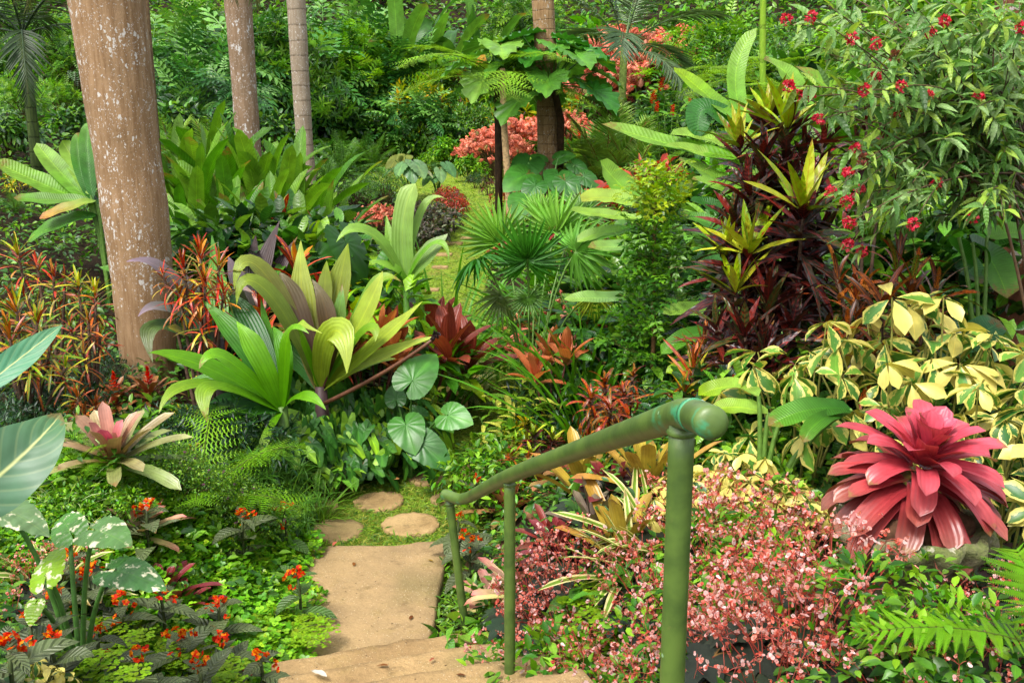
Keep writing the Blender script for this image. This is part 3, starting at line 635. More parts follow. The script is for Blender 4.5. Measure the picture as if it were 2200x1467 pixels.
def k_tuft(n=60, L=.45, Wd=.012, col=c(110, 160, 50), ctip=None, el=(88, 35), bend=(.4, 1.6), mat='strap', Rb=.06, kind='blade', cols=None):
    lv = MB()
    for i in range(n):
        a = random.random()*6.28; k = random.random(); rb = Rb*math.sqrt(random.random())
        cc = (cols[random.randrange(len(cols))] if cols else col)*random.uniform(.75, 1.25)
        blade(lv, (rb*math.cos(a), rb*math.sin(a), -.02), a+random.gauss(0, .6), R(el[0]+(el[1]-el[0])*k), L*random.uniform(.6, 1.1), Wd*random.uniform(.7, 1.2), bend[0]+(bend[1]-bend[0])*random.random(), kind, 8, 1, .3, 0, 2, random.gauss(0, .5), cc, 1.5)
    return [('leaves', lv, mat)]

def k_maiden(H=.35, n=9, L=.34, col=c(140, 186, 52), lf=.022):
    lv = MB(); st = MB()
    for i in range(n):
        a = GA*i; C = bez((0, 0, 0), (L*.25*math.cos(a), L*.25*math.sin(a), H*random.uniform(.7, 1.1)), (L*math.cos(a), L*math.sin(a), H*random.uniform(.4, .75)), 12)
        tube(st, C, .002, c(50, 35, 25), 4, False)
        S = np.array([-math.sin(a), math.cos(a), 0]); F = np.array([math.cos(a), math.sin(a), 0])
        for j in range(3, 12):
            wd = L*.33*math.sin(math.pi*(j-2)/10.5)
            m = max(2, int(wd/lf/.75))
            for s in (-1, 1):
                q = (np.arange(m)+.4)/m; P = C[j]+(S*s*.85+F*.45)*wd*q[:, None]+np.array([0, 0, -.06*wd])*q[:, None]**2+.004*RNG.standard_normal((m, 3))
                for e in (-1, 1):
                    D = np.tile(F*.9*e+S*s*.5, (m, 1))+.25*RNG.standard_normal((m, 3))*[1, 1, .4]
                    lv.scatter(T_FAN, P, D, np.array([[0, 0, 1.]])+.25*RNG.standard_normal((m, 3)), lf*(1.1-.3*q), jit(col, m, .14, .06))
    return [('fronds', lv, 'fern'), ('stalks', st, 'stem')]

def k_begonia(H=.42, Rd=.25, ns=22, fl=14, leafs=20, seedcol=0):
    lv = MB(); st = MB(); fm = MB()
    for i in range(leafs):
        a = GA*i; q = math.sqrt((i+.5)/leafs)*Rd*1.1; z = H*.45*(1-.4*(q/Rd)**2)+random.uniform(-.03, .06)
        P = np.array([[q*math.cos(a), q*math.sin(a), z]])
        tube(st, bez((0, 0, 0), (q*.3*math.cos(a), q*.3*math.sin(a), z), P[0], 5), .004, c(120, 50, 40), 4, False)
        lv.scatter(T_STAR, P, np.array([[math.cos(a+.5), math.sin(a+.5), -.25]]), np.array([[.2*math.cos(a), .2*math.sin(a), 1.]]), np.array([random.uniform(.09, .15)]), jit(c(40, 54, 38), 1, .2))
    cor = [c(236, 140, 124, .62), c(226, 118, 104, .62), c(244, 166, 150, .62), c(206, 96, 82, .62)]; pale = [c(250, 200, 196), c(252, 220, 216), c(246, 180, 172), c(248, 190, 184)]
    P = []; 
    for i in range(ns):
        a = GA*i+random.uniform(-.3, .3); q = math.sqrt((i+.5)/ns)*Rd; h = H*(1-.3*(q/Rd)**2)*random.uniform(.8, 1.12)
        tip = np.array([q*1.15*math.cos(a), q*1.15*math.sin(a), h])
        tube(st, bez((q*.2*math.cos(a), q*.2*math.sin(a), 0), (q*.6*math.cos(a), q*.6*math.sin(a), h*.7), tip, 6), [.0035, .003, .0026, .002, .0016, .0012], c(175, 70, 55), 4, False)
        nb = 6
        for b in range(nb):
            d = rndir(1, .35)[0]; e = tip+d*random.uniform(.025, .07)
            tube(st, [tip, (tip+e)/2+[0, 0, .004], e], .0011, c(190, 85, 70), 3, False)
            m = max(2, fl//nb); P.append(e+rndir(m, .1)*RNG.random((m, 1))*.02)
    P = np.concatenate(P); n = len(P)
    isp = RNG.random(n) < .46
    D = rndir(n); U = rndir(n, .8)
    for s in (-1, 1):
        cols = np.where(isp[:, None], pick(pale, n, amt=.08), pick(cor, n, amt=.15)); sz = np.where(isp, .0093, .0074)*(1+.2*RNG.standard_normal(n))
        fm.scatter(T_ROUND, P+D*s*(sz*.45)[:, None], D*s, U, sz*1.35, cols)
    e = np.cross(D, U); cols = pick(cor, n, amt=.15)
    fm.scatter(T_ROUND, P+np.array([0, 0, -.004]), e, rndir(n), np.full(n, .011), cols)
    return [('leaves', lv, 'begonia'), ('stems', st, 'stem'), ('*flowers', fm, 'petal')]

def k_scheff(H=.8, Rd=.42, n=20, L=.13, yel=.5, cols=(c(55, 105, 45), c(80, 135, 50))):
    lv = MB(); st = MB(); yl = c(238, 230, 128)
    for i in range(n):
        a = GA*i; q = math.sqrt((i+.5)/n); tp = np.array([Rd*q*math.cos(a), Rd*q*math.sin(a), H*(1-.45*q*q)*random.uniform(.75, 1.05)])
        tube(st, bez((Rd*.15*math.cos(a), Rd*.15*math.sin(a), 0), (tp[0]*.6, tp[1]*.6, tp[2]*.6), tp, 6), [.008, .007, .006, .005, .004, .003], c(150, 150, 70), 5, False)
        ax = Vector((math.cos(a)*q*.8, math.sin(a)*q*.8, 1)).normalized(); m = random.choice((6, 7, 8)); lush = random.random() < yel
        X = ax.orthogonal().normalized(); Y = ax.cross(X)
        aa = np.arange(m)*6.283/m+random.random(); D = np.array([X])*np.cos(aa)[:, None]+np.array([Y])*np.sin(aa)[:, None]-np.array(ax)*random.uniform(-.1, .7)+.28*RNG.standard_normal((m, 3))
        cols_ = np.array([yl*random.uniform(.85, 1.1) if (random.random() < (.75 if lush else .12)) else pick(cols, 1)[0] for _ in range(m)])
        lv.scatter(T_OB, np.repeat(tp[None], m, 0), D, np.repeat(np.array([ax]), m, 0)+.3*RNG.standard_normal((m, 3)), L*random.uniform(.7, 1.1)*(1+.15*RNG.standard_normal(m)), cols_)
    return [('leaves', lv, 'scheff'), ('stems', st, 'stem')]

def k_aloc(n=6, H=.8, L=.35, T=T_HEART, cols=DARKG, mat='alocasia', spread=.35, tilt=(.4, 1.1), fan=6.28, az0=0, stem=c(95, 140, 60)):
    lv = MB(); st = MB()
    for i in range(n):
        a = az0+(GA*i if fan > 6 else fan*(i/(max(n-1, 1))-.5)+random.uniform(-.2, .2)); q = spread*random.uniform(.5, 1.1); h = H*random.uniform(.6, 1.0)
        tp = np.array([q*math.cos(a), q*math.sin(a), h])
        tube(st, bez((.02*math.cos(a), .02*math.sin(a), -.03), (q*.3*math.cos(a), q*.3*math.sin(a), h*.8), tp, 7), [.012, .011, .01, .009, .008, .007, .006], stem, 6, False)
        tl = random.uniform(*tilt); D = np.array([[math.cos(a)*math.cos(tl), math.sin(a)*math.cos(tl), -math.sin(tl)]]); U = np.array([[math.cos(a)*math.sin(tl), math.sin(a)*math.sin(tl), math.cos(tl)+.2]])
        lv.scatter(T, tp[None], D, U+.15*RNG.standard_normal((1, 3)), np.array([L*random.uniform(.75, 1.15)]), pick(cols, 1))
    return [('leaves', lv, mat), ('stalks', st, 'stem')]

def k_philo(n=16, H=.9, L=.5, cols=(c(55, 120, 40), c(85, 150, 50)), pet=.75, T=T_PHILO, el=(70, -15), z0=0.0):
    lv = MB(); st = MB()
    for i in range(n):
        a = GA*i; k = i/(n-1); e = R(el[0]+(el[1]-el[0])*k); l = pet*random.uniform(.8, 1.15)
        tp = np.array([l*math.cos(a)*math.cos(e), l*math.sin(a)*math.cos(e), z0+l*math.sin(e)])
        tube(st, bez((0, 0, z0), tp*.5+np.array([0, 0, .06]), tp, 7), .013, c(95, 145, 55), 6, False)
        D = np.array([[math.cos(a), math.sin(a), -.55+.35*math.sin(e)]]); U = np.array([[math.cos(a)*.5, math.sin(a)*.5, 1]])
        lv.scatter(T, tp[None], D, U, np.array([L*random.uniform(.8, 1.15)]), pick(cols, 1))
    return [('leaves', lv, 'alocasia'), ('stalks', st, 'stem')]

def k_palm(n=12, L=1.4, H=1.8, pairs=34, leafL=.38, col=c(120, 170, 60), el=(85, 30), bend=(.5, 1.5), trunk=0., vee=.35, sag=.25, Wd=None, rach=None, stemc=c(110, 130, 60), T=T_THIN, stemr=.04, ang=(62, 32), cols=None):
    lv = MB(); st = MB()
    if trunk: tube(st, [(0, 0, -.2), (.02, 0, trunk*.5), (0, 0, trunk)], [stemr, stemr*.9, stemr*.8], stemc, 9)
    for i in range(n):
        k = i/max(n-1, 1); a = GA*i; e = R(el[0]+(el[1]-el[0])*k)
        cc = cols[random.randrange(len(cols))] if cols else col
        frond(lv, (0, 0, trunk), a, e, L*random.uniform(.8, 1.1), bend[0]+(bend[1]-bend[0])*k, pairs, leafL, T, ang, vee, sag, cc*random.uniform(.8, 1.2), .22, rach=rach, rr=.014, roll=random.gauss(0, .2))
    return [('crown' if trunk else 'fronds', lv, 'strap')]+([('trunk', st, 'bark')] if trunk else [])

def k_fern(n=10, L=.7, pairs=20, leafL=.22, col=c(130, 190, 50), el=(70, 20), bend=(.6, 1.3), trunk=0., T=T_PINNA_L, stemc=c(60, 45, 30), vee=0.05, sag=.12, stemr=.05, rach=c(90, 110, 40)):
    lv = MB(); st = MB()
    if trunk: tube(st, [(0, 0, -.2), (.02, .02, trunk*.5), (0, 0, trunk)], [stemr, stemr*.85, stemr], stemc, 9)
    for i in range(n):
        k = i/max(n-1, 1)
        frond(lv, (0, 0, trunk), GA*i, R(el[0]+(el[1]-el[0])*k), L*random.uniform(.8, 1.1), bend[0]+(bend[1]-bend[0])*random.uniform(.3*k, 1), pairs, leafL, T, (80, 55), vee, sag, col*random.uniform(.8, 1.2), .12, rach=rach, rr=.008)
    return [('crown' if trunk else 'fronds', lv, 'fern')]+([('trunk', st, 'bark')] if trunk else [])

def k_fanpalm(n=10, R_=.5, pet=.6, col=c(90, 155, 50), el=(85, -5), seg=26):
    lv = MB(); st = MB(); T = leaf_t('thin', .15, 5, 1, .7, .18)
    for i in range(n):
        k = i/max(n-1, 1); a = GA*i; e = R(el[0]+(el[1]-el[0])*k); l = pet*random.uniform(.8, 1.1)
        tp = np.array([l*math.cos(a)*math.cos(e), l*math.sin(a)*math.cos(e), l*math.sin(e)])
        tube(st, bez((0, 0, -.05), tp*.5+[0, 0, .03], tp, 6), .008, c(110, 150, 60), 5, False)
        ax = Vector(tp).normalized(); side = ax.cross(Vector((0, 0, 1))).normalized() if abs(ax.z) < .98 else Vector((1, 0, 0)); nrm = side.cross(ax)
        q = np.linspace(-1, 1, seg)*R(135); D = np.array([ax])*np.cos(q)[:, None]+np.array([side])*np.sin(q)[:, None]+np.array([nrm])*(.12+.12*np.cos(q)[:, None])
        lv.scatter(T, np.repeat(tp[None], seg, 0), D, np.repeat(np.array([nrm]), seg, 0), R_*(.75+.25*np.cos(q*.6))*random.uniform(.85, 1.1), jit(col*random.uniform(.8, 1.15), seg, .07))
    return [('leaves', lv, 'strap'), ('stalks', st, 'stem')]

def k_cordy(stems=3, H=.6, L=.24, Wd=.075, n=9, cols=(c(185, 85, 55), c(215, 150, 100)), Rd=.18):
    lv = MB(); st = MB()
    for i in range(stems):
        a = GA*i; b = np.array([Rd*.3*math.cos(a), Rd*.3*math.sin(a), 0]); h = (H-L)*(1-.25*i/stems); t = np.array([Rd*math.cos(a), Rd*math.sin(a), h])
        tube(st, bez(b, b+[0, 0, h*.5], t, 6), .008, c(120, 70, 60), 6)
        rosette(lv, n, L, Wd, (84, 30), (.05, .7), 'ellip', cols=cols, ctips=(cols[1], cols[0]), p0=t, z=(.02, -.06), fold=.35, nc=2, Lv=(.8, 1))
    return [('leaves', lv, 'cordy'), ('stems', st, 'stem')]

def k_ginger(H=1.3, n=12, L=.3, cols=DARKG, spike=(c(200, 35, 35), c(220, 60, 50)), Rd=.35, ns=2):
    lv = MB(); st = MB(); fl = []; T = leaf_t('lance', .26, 6, 1, .2, .35)
    for i in range(n):
        a = GA*i; q = Rd*math.sqrt((i+.5)/n); h = H*random.uniform(.7, 1.0); tp = np.array([q*1.6*math.cos(a), q*1.6*math.sin(a), h])
        C = bez((q*math.cos(a), q*math.sin(a), -.05), (q*math.cos(a), q*math.sin(a), h*.6), tp, 13); tube(st, C, .009, GSTEM*.8, 5, False)
        P = C[3:]; m = len(P); s = np.where(np.arange(m) % 2, 1, -1)[:, None]; S = np.array([-math.sin(a), math.cos(a), 0])
        lv.scatter(T, P, S*s+np.array([math.cos(a)*.3, math.sin(a)*.3, .35])+.25*RNG.standard_normal((m, 3)), np.array([[0, 0, 1.]])+.2*RNG.standard_normal((m, 3)), L*(1+.15*RNG.standard_normal(m)), pick(cols, m))
        if i < ns:
            fm = MB(); fl.append(('flower_spike', fm, 'petal')); m = 22; zz = np.linspace(0, 1, m); aa = GA*np.arange(m)
            fm.scatter(T_PET, tp+np.stack([.012*np.cos(aa), .012*np.sin(aa), zz*H*.13], 1), np.stack([np.cos(aa), np.sin(aa), 1.+0*aa], 1), np.stack([np.cos(aa)*-1, -np.sin(aa), 1+0*aa], 1), np.full(m, .05), pick(spike, m))
    return [('leaves', lv, 'leaf'), ('stems', st, 'stem')]+fl

def k_aralia(H=2.2, tiers=8, L=.16):
    lv = MB(); st = MB(); tube(st, [(0, 0, -.1), (.02, 0, H*.35), (-.02, .01, H*.7), (0, 0, H*.93)], [.022, .019, .015, .008], c(150, 110, 75), 8)
    for i in range(tiers):
        z = H*(.3+.66*i/(tiers-1)); nb = 7 if i < tiers-1 else 5; ll = (.42*(1-.65*i/(tiers-1)))*H*.42
        for j in range(nb):
            a = j*6.283/nb+i*1.1+random.random()*.5; tp = np.array([ll*math.cos(a), ll*math.sin(a), z+ll*random.uniform(.1, .4)])
            tube(st, bez((0, 0, z-.05), (tp[0]*.5, tp[1]*.5, z+.02), tp, 5), .005, c(110, 120, 60), 4, False)
            m = 12; k = RNG.random((m, 1))**.7; P = np.array([0, 0, z])*(1-k)+tp*k+.05*RNG.standard_normal((m, 3)); d = rndir(m, .25); d[:, :2] += .5*np.array([math.cos(a), math.sin(a)])
            col = LIME+[c(190, 215, 60)] if i >= tiers-2 else [c(85, 145, 40), c(110, 165, 50), c(65, 120, 40)]
            lv.scatter(T_ARAL, P, d, np.array([[0, 0, 1.]])+.3*RNG.standard_normal((m, 3)), L*(1+.15*RNG.standard_normal(m)), pick(col, m))
    return [('crown', lv, 'leaf_far'), ('trunk', st, 'bark')]

def k_syng(H=.6, Rd=.6, n=150, L=.17, cols=(c(66, 124, 48), c(88, 150, 58), c(54, 106, 42), c(135, 188, 60)), T=T_ARROW):
    lv = MB(); st = MB(); a = RNG.random(n)*6.28; q = np.sqrt(RNG.random(n)); z = H*np.sqrt(np.clip(1-.8*q*q, 0, 1))*(.35+.65*RNG.random(n)**.6)
    P = np.stack([Rd*q*np.cos(a), Rd*q*np.sin(a), z], 1)
    for i in range(0, n, 3): tube(st, bez((P[i, 0]*.4, P[i, 1]*.4, 0), (P[i, 0]*.7, P[i, 1]*.7, z[i]), P[i], 5), .003, GSTEM*.6, 4, False)
    D = np.stack([np.cos(a)*q*.6, np.sin(a)*q*.6, -.75+0*a], 1)+.35*RNG.standard_normal((n, 3)); U = np.stack([np.cos(a)*.9, np.sin(a)*.9, .75+0*a], 1)+.25*RNG.standard_normal((n, 3))
    lv.scatter(T, P, D, U, L*(1+.2*RNG.standard_normal(n)).clip(.5, 1.5), pick(cols, n))
    return [('leaves', lv, 'syng'), ('stems', st, 'stem')]

# ------------------------------------------------------------------ kind registry and placing
KINDS = {}; CACHE = {}
def kind(key, name, cat, H0, nvar, fn): KINDS[key] = (name, cat, H0, nvar, fn)
NPUT = [0]

def put(key, px, top, Z, label, s=None, zb=None, rz=None, group=None, tilt=None, wx=1., at=None, var=None, name=None, cat=None, f=0, b=None):
    """Stand a plant so that its top shows at pixel (px, top) from depth Z; it stands on the terrain unless zb is given."""
    nm, ct, H0, nvar, fn = KINDS[key]; NPUT[0] += 1
    if at is None and zb is None and H0 <= .62 and Z < 7.7 and not f:        # low plants: natural size, depth where they stand on the terrain
        s = s or (.88+.24*((NPUT[0]*.618) % 1)); r_ = ray(px, top); t = np.linspace(1.6, 14, 1600)
        k = np.nonzero(CAMZ+r_[2]*t <= ground(r_[0]*t, r_[1]*t)+H0*s*.92)[0]
        q = np.array([0, 0, CAMZ])+r_*t[k[0] if len(k) else -1]; at = (q[0], q[1], gz(q[0], q[1]))
    if b is not None:                                             # stands where its foot shows at pixel row b
        q = hit(px, b); r_ = ray(px, top); zt = CAMZ+r_[2]*q[1]/r_[1]; s = s or min(max((zt-q[2])/H0, .3), 2.6); at = q
    p = W(px, top, Z) if at is None else np.asarray(at, float)
    zg = gz(p[0], p[1]) if zb is None else zb
    if at is not None: zg = p[2]
    if 5.7 < p[1] < 21 and zb is None:                            # nothing grows on the path itself
        dx = p[0]-pathx(p[1]); cl = .42+.3*min(H0*(s or 1), 1)
        if abs(dx) < cl: p = p.copy(); p[0] = pathx(p[1])+math.copysign(cl, dx); zg = gz(p[0], p[1])
    if s is None: s = min(max((p[2]-zg)/H0, .5), 2.2)
    elif at is None and zb is None and tilt is None: pass
    vi = (NPUT[0] if var is None else var) % nvar
    if (key, vi) not in CACHE:
        st = random.getstate(); random.seed(hash_(key)+vi)
        CACHE[key, vi] = [(pn, mb.mesh(nm+'_'+pn, M[mt])) for pn, mb, mt in fn()]; random.setstate(st)
    rz = (NPUT[0]*2.1) % 6.283 if rz is None else rz
    rot = (tilt[0], tilt[1], rz) if tilt else None
    r = thing(name or nm, label, cat or ct, (p[0], p[1], zg), rz, group, (s*wx, s*wx, s), rot)
    for pn, me in CACHE[key, vi]:
        o = bpy.data.objects.new(pn.strip('*'), me); COL.objects.link(o); o.parent = r
        if pn[0] == '*': o['kind'] = 'stuff'
    return r
def hash_(k): return sum((i+1)*ord(ch) for i, ch in enumerate(k))
# ================================================================== THE SETTING
def terrain():
    ys = np.concatenate([np.arange(-3, 12, .12), np.arange(12, 32, .3), np.arange(32, 81, 1.2)])
    xs = np.concatenate([np.arange(-40, -6, 1.0), np.arange(-6, 6, .12), np.arange(6, 41, 1.0)])
    X, Y = np.meshgrid(xs, ys); Z = ground(X, Y)
    d = np.abs(X-pathx(Y))
    g = np.clip((np.interp(Y, [0, 6, 9, 18, 24, 30], [.45, .52, .5, .7, 2.4, 2.0])-d)/.3+.5, 0, 1)*(Y > 5.3)*(Y < 31)
    mb = MB(); cc = np.stack([g, g, g], -1).reshape(-1, 3)
    mb.add(np.stack([X, Y, Z], -1).reshape(-1, 3), gridF(len(ys), len(xs)), np.zeros((X.size, 2)), cc)
    tag(mb.build('ground', M['ground']), kind='structure')
terrain()

def plate(name, pts, z, th, mat, kind='structure', rough=.012, sub=6, bev=.02, dish=0.):
    """A slab of irregular outline with worn, rounded edges."""
    pts = np.asarray(pts, float); n = len(pts); P = []
    for i in range(n):
        a, b = pts[i], pts[(i+1) % n]
        for k in range(sub): P.append(a+(b-a)*k/sub)
    P = np.array(P); cen = P.mean(0); m = len(P)
    nz = 1+rough*(np.convolve(np.tile(RNG.standard_normal(m), 3), np.ones(3)/3, 'same')[m:2*m])*2
    P = cen+(P-cen)*nz[:, None]
    rings = [(1.0, -th), (1.0, -bev), (1-bev*.35, -bev*.35), (1-bev*1.3, 0), (.8, 0), (.5, -dish), (.2, -dish)]
    V = []; 
    for s, dz in rings: V.append(np.c_[cen+(P-cen)*s, np.full(m, z+dz)+(.004*RNG.standard_normal(m) if s < .99 and s > .85 else 0)])
    V = np.concatenate(V+[np.array([[*cen, z-dish]])]); F = []
    for r in range(len(rings)-1):
        for j in range(m): k = (j+1) % m; F.append((r*m+j, r*m+k, (r+1)*m+k, (r+1)*m+j))
    r = len(rings)-1
    for j in range(m): F.append((r*m+j, r*m+(j+1) % m, len(V)-1, len(V)-1))
    mb = MB(); mb.add(V, F, V[:, :2], (.4, .3, .2))
    o = mb.build(name, M[mat]); o['kind'] = kind
    return o
plate('landing_slab', [(-.44, 4.32), (-.41, 5.1), (-.38, 5.90), (-.8, 5.84), (-1.27, 5.77), (-1.2, 5.0), (-1.12, 4.15), (-.8, 4.2)], .012, .12, 'slab', bev=.03, rough=.014)['kind'] = 'structure'
AX = np.array([-.31, .951]); BX = np.array([.951, .31]); E1 = np.array([-.575, 4.33])
for i in range(7):
    e = E1-AX*(.42*i); ctr = e-AX*.30; hw = .47
    a = ctr+AX*.30-BX*.56; b = ctr+AX*.30+BX*(.37 if i == 0 else .47); c_ = ctr-AX*.22+BX*(.42 if i == 0 else .5); d_ = ctr-AX*.22-BX*.56
    plate('step', [d_, c_, b, (a+b)/2+AX*.012, a], .165*(i+1), .165, 'step', bev=.022, rough=.008, dish=.006)

STONES = []
def stone(px, py, wpx, asp=1.0, label=None, rectl=False, z=0.0):
    h = hit(px, py, .0); r = wpx*(h[1]/CP)/FPX/2
    if rectl: pts = [(h[0]+r*x, h[1]+r*asp*y) for x, y in ((-1, -.8), (0, -1), (1, -.8), (1.05, .8), (0, 1), (-1, .9))]
    else: pts = [(h[0]+r*math.cos(a)*(1+.04*math.sin(3*a+px)), h[1]+r*asp*math.sin(a)) for a in np.linspace(0, 6.283, 13)[:-1]]
    o = plate('stepping_stone', pts, max(h[2], gz(h[0], h[1]))+.022, .06, 'stone', kind='', sub=3, rough=.01, bev=.03, dish=.004)
    del o['kind']
    tag(o, label, 'paving stone', 'stepping stones across the grass'); STONES.append((h[0], h[1], r))
for s in [(722, 1144, 128, 'round tan stepping stone touching the left corner of the landing slab'), (883, 1131, 134, 'largest round stepping stone just beyond the landing slab'),
          (815, 1081, 116, 'round stepping stone behind the two nearest the landing slab'), (695, 1090, 70, 'stepping stone half hidden under umbrella sedge beside the path'),
          (916, 1032, 80, 'small worn stepping stone at the edge of the weedy bank'), (1035, 1014, 104, 'round stepping stone under the lower part of the handrail'),
          (958, 1075, 70, 'stepping stone behind the lowest rail post'), (1092, 964, 84, 'stepping stone behind the pink speckled bromeliad'), (1122, 916, 66, 'farthest near stepping stone beside the pale grass tuft')]:
    stone(s[0], s[1], s[2], 1.0, s[3])
for s in [(928, 624, 30, 'paving stone on the far grass path below the pleated palm'), (945, 575, 34, 'flat paver on the far path left of the fan palm'), (953, 548, 36, 'third flat paver up the far grass path'), (975, 524, 36, 'fourth flat paver up the far grass path'), (1003, 513, 26, 'topmost flat paver where the far path turns')]:
    stone(s[0], s[1], s[2], .8, s[3], True)

def scatter_stuff(name, n, ylim, keep, hfun, T, L, cols, mat, up=.6, wts=None, flat=.35, parts=False, rng=RNG, dmax=4.5):
    y = ylim[0]+(ylim[1]-ylim[0])*rng.random(n)**1.6; x = pathx(y)+dmax*(2*rng.random(n)-1)*(1+np.maximum(y-6, 0)*.14)
    k = keep(x, y); x, y = x[k], y[k]; m = len(x)
    z = ground(x, y)+hfun(x, y)*rng.random(m)**.6
    mb = MB(); D = rng.standard_normal((m, 3))*[1, 1, flat]; U = np.array([[0, -.15, 1.]])+.35*rng.standard_normal((m, 3))
    sz = L*(1+.25*rng.standard_normal(m)).clip(.5, 1.6)*np.interp(y, [4, 10, 20], [1, 1.3, 2.2])
    mb.scatter(T, np.stack([x, y, z], 1), D, U, sz, pick(cols, m, wts))
    return tag(mb.build(name, M[mat]), kind='stuff')
def onstone(x, y, f=.93):
    q = np.zeros(len(x), bool)
    for sx, sy, r in STONES: q |= (x-sx)**2+(y-sy)**2 < (r*f)**2
    return q
def onslab(x, y, m=0.0):
    xl = np.interp(y, [4.2, 5.77], [-1.12, -1.25])+m; xr = np.interp(y, [4.3, 5.9], [-.44, -.40])-m
    q = (x > xl) & (x < xr) & (y > 3.9) & (y < 5.78-.12*(x+1.27)/.87*-1)
    r = (x-E1[0])*BX[0]+(y-E1[1])*BX[1]; al = (x-E1[0])*AX[0]+(y-E1[1])*AX[1]
    return q | ((al < .02) & (r > -.5+m) & (r < .44-m))
smooth = lambda x, y, f, p: .5+.25*np.sin(x*f+p)+.25*np.sin(y*f*1.3+p*2+x*f*.4)
# grass between the stones and up the far path
def gk(x, y): d = np.abs(x-pathx(y)); return (d < np.interp(y, [5.5, 9, 18, 24, 30], [.75, .62, .7, 2.4, 2.2])) & ~onstone(x, y) & ~onslab(x, y)
T_GR = leaf_t('thin', .16, 2, 1, .3, .35)
scatter_stuff('grass', 60000, (5.4, 12), gk, lambda x, y: .012+.018*smooth(x, y, 5, 1), T_GR, .042, [c(105, 150, 45), c(140, 180, 60), c(80, 125, 35), c(160, 165, 70)], 'strap', flat=.5, dmax=1.0)
scatter_stuff('far_path_grass', 40000, (12, 30), gk, lambda x, y: .02+0*x, T_GR, .05, [c(125, 165, 45), c(150, 185, 55), c(100, 145, 40)], 'strap', flat=.5, dmax=1.1)
# low green growth over all the beds
def bk(x, y): d = np.abs(x-pathx(y)); return (d > np.interp(y, [4, 9, 18, 24, 30], [.5, .55, .7, 2.3, 2.1])) & ~onslab(x, y)
scatter_stuff('ground_cover', 120000, (2.4, 30), bk, lambda x, y: .1+.16*smooth(x, y, 2.2, 0), T_E3, .055, DARKG+[c(85, 135, 45)], 'leaf_far', flat=.5, dmax=5.4)
scatter_stuff('undergrowth', 60000, (26, 76), lambda x, y: np.abs(x-pathx(y)) > np.interp(y, [26, 30, 31], [2.3, 2.1, 0]), lambda x, y: .3+.5*smooth(x, y, 1.2, 0), T_E3, .13, DARKG, 'leaf_far', flat=.5, dmax=3.6)
# bright small-leaved ground cover in the near left bed
def lk(x, y): return (x < np.interp(y, [2.5, 4.2, 5.0, 5.7, 6.0], [-.85, -1.0, -1.06, -1.2, -1.45])+.06*np.sin(y*9)) & (x > -3.0) & (y < 6.1) & (y > 2.6)
def lh(x, y): return (.08+.18*smooth(x, y, 3.1, 2)*np.clip((-.95-x)/.25, .25, 1))*np.interp(x, [-2.3, -1.5, -1.2], [.35, 1, 1.35])
scatter_stuff('clover_ground_cover', 105000, (2.5, 6.2), lk, lh, T_TRI, .025, [c(118, 186, 50, .62), c(148, 208, 62, .62), c(92, 160, 45, .62), c(172, 212, 66, .62)], 'leaf_far', flat=.3, dmax=2.4, wts=(4, 3, 3, 1))
def dk(x, y): d = x-pathx(y); return (d > np.interp(y, [2, 4, 5.5], [.75, .6, .9])) & (x < 2.6) & (y < 5.4) & (y > 1.9) & ~onslab(x, y)
scatter_stuff('begonia_leaf_cover', 15000, (1.9, 5.4), dk, lambda x, y: .05+.12*smooth(x, y, 4, 1), T_STAR, .085, [c(38, 52, 34), c(48, 66, 38), c(58, 40, 36), c(60, 100, 42)], 'begonia', flat=.35, dmax=3.0)
def rk(x, y): d = x-pathx(y); return (d > .33) & (d < .85) & (y < 5.6) & (y > 3.6) & ~onslab(x, y, .0)
scatter_stuff('weeds', 22000, (3.6, 5.7), rk, lambda x, y: .05+.09*smooth(x, y, 6, 1), T_L3, .05, [c(110, 165, 50), c(85, 140, 45), c(140, 190, 60)], 'leaf_far', flat=.5, dmax=1.4)

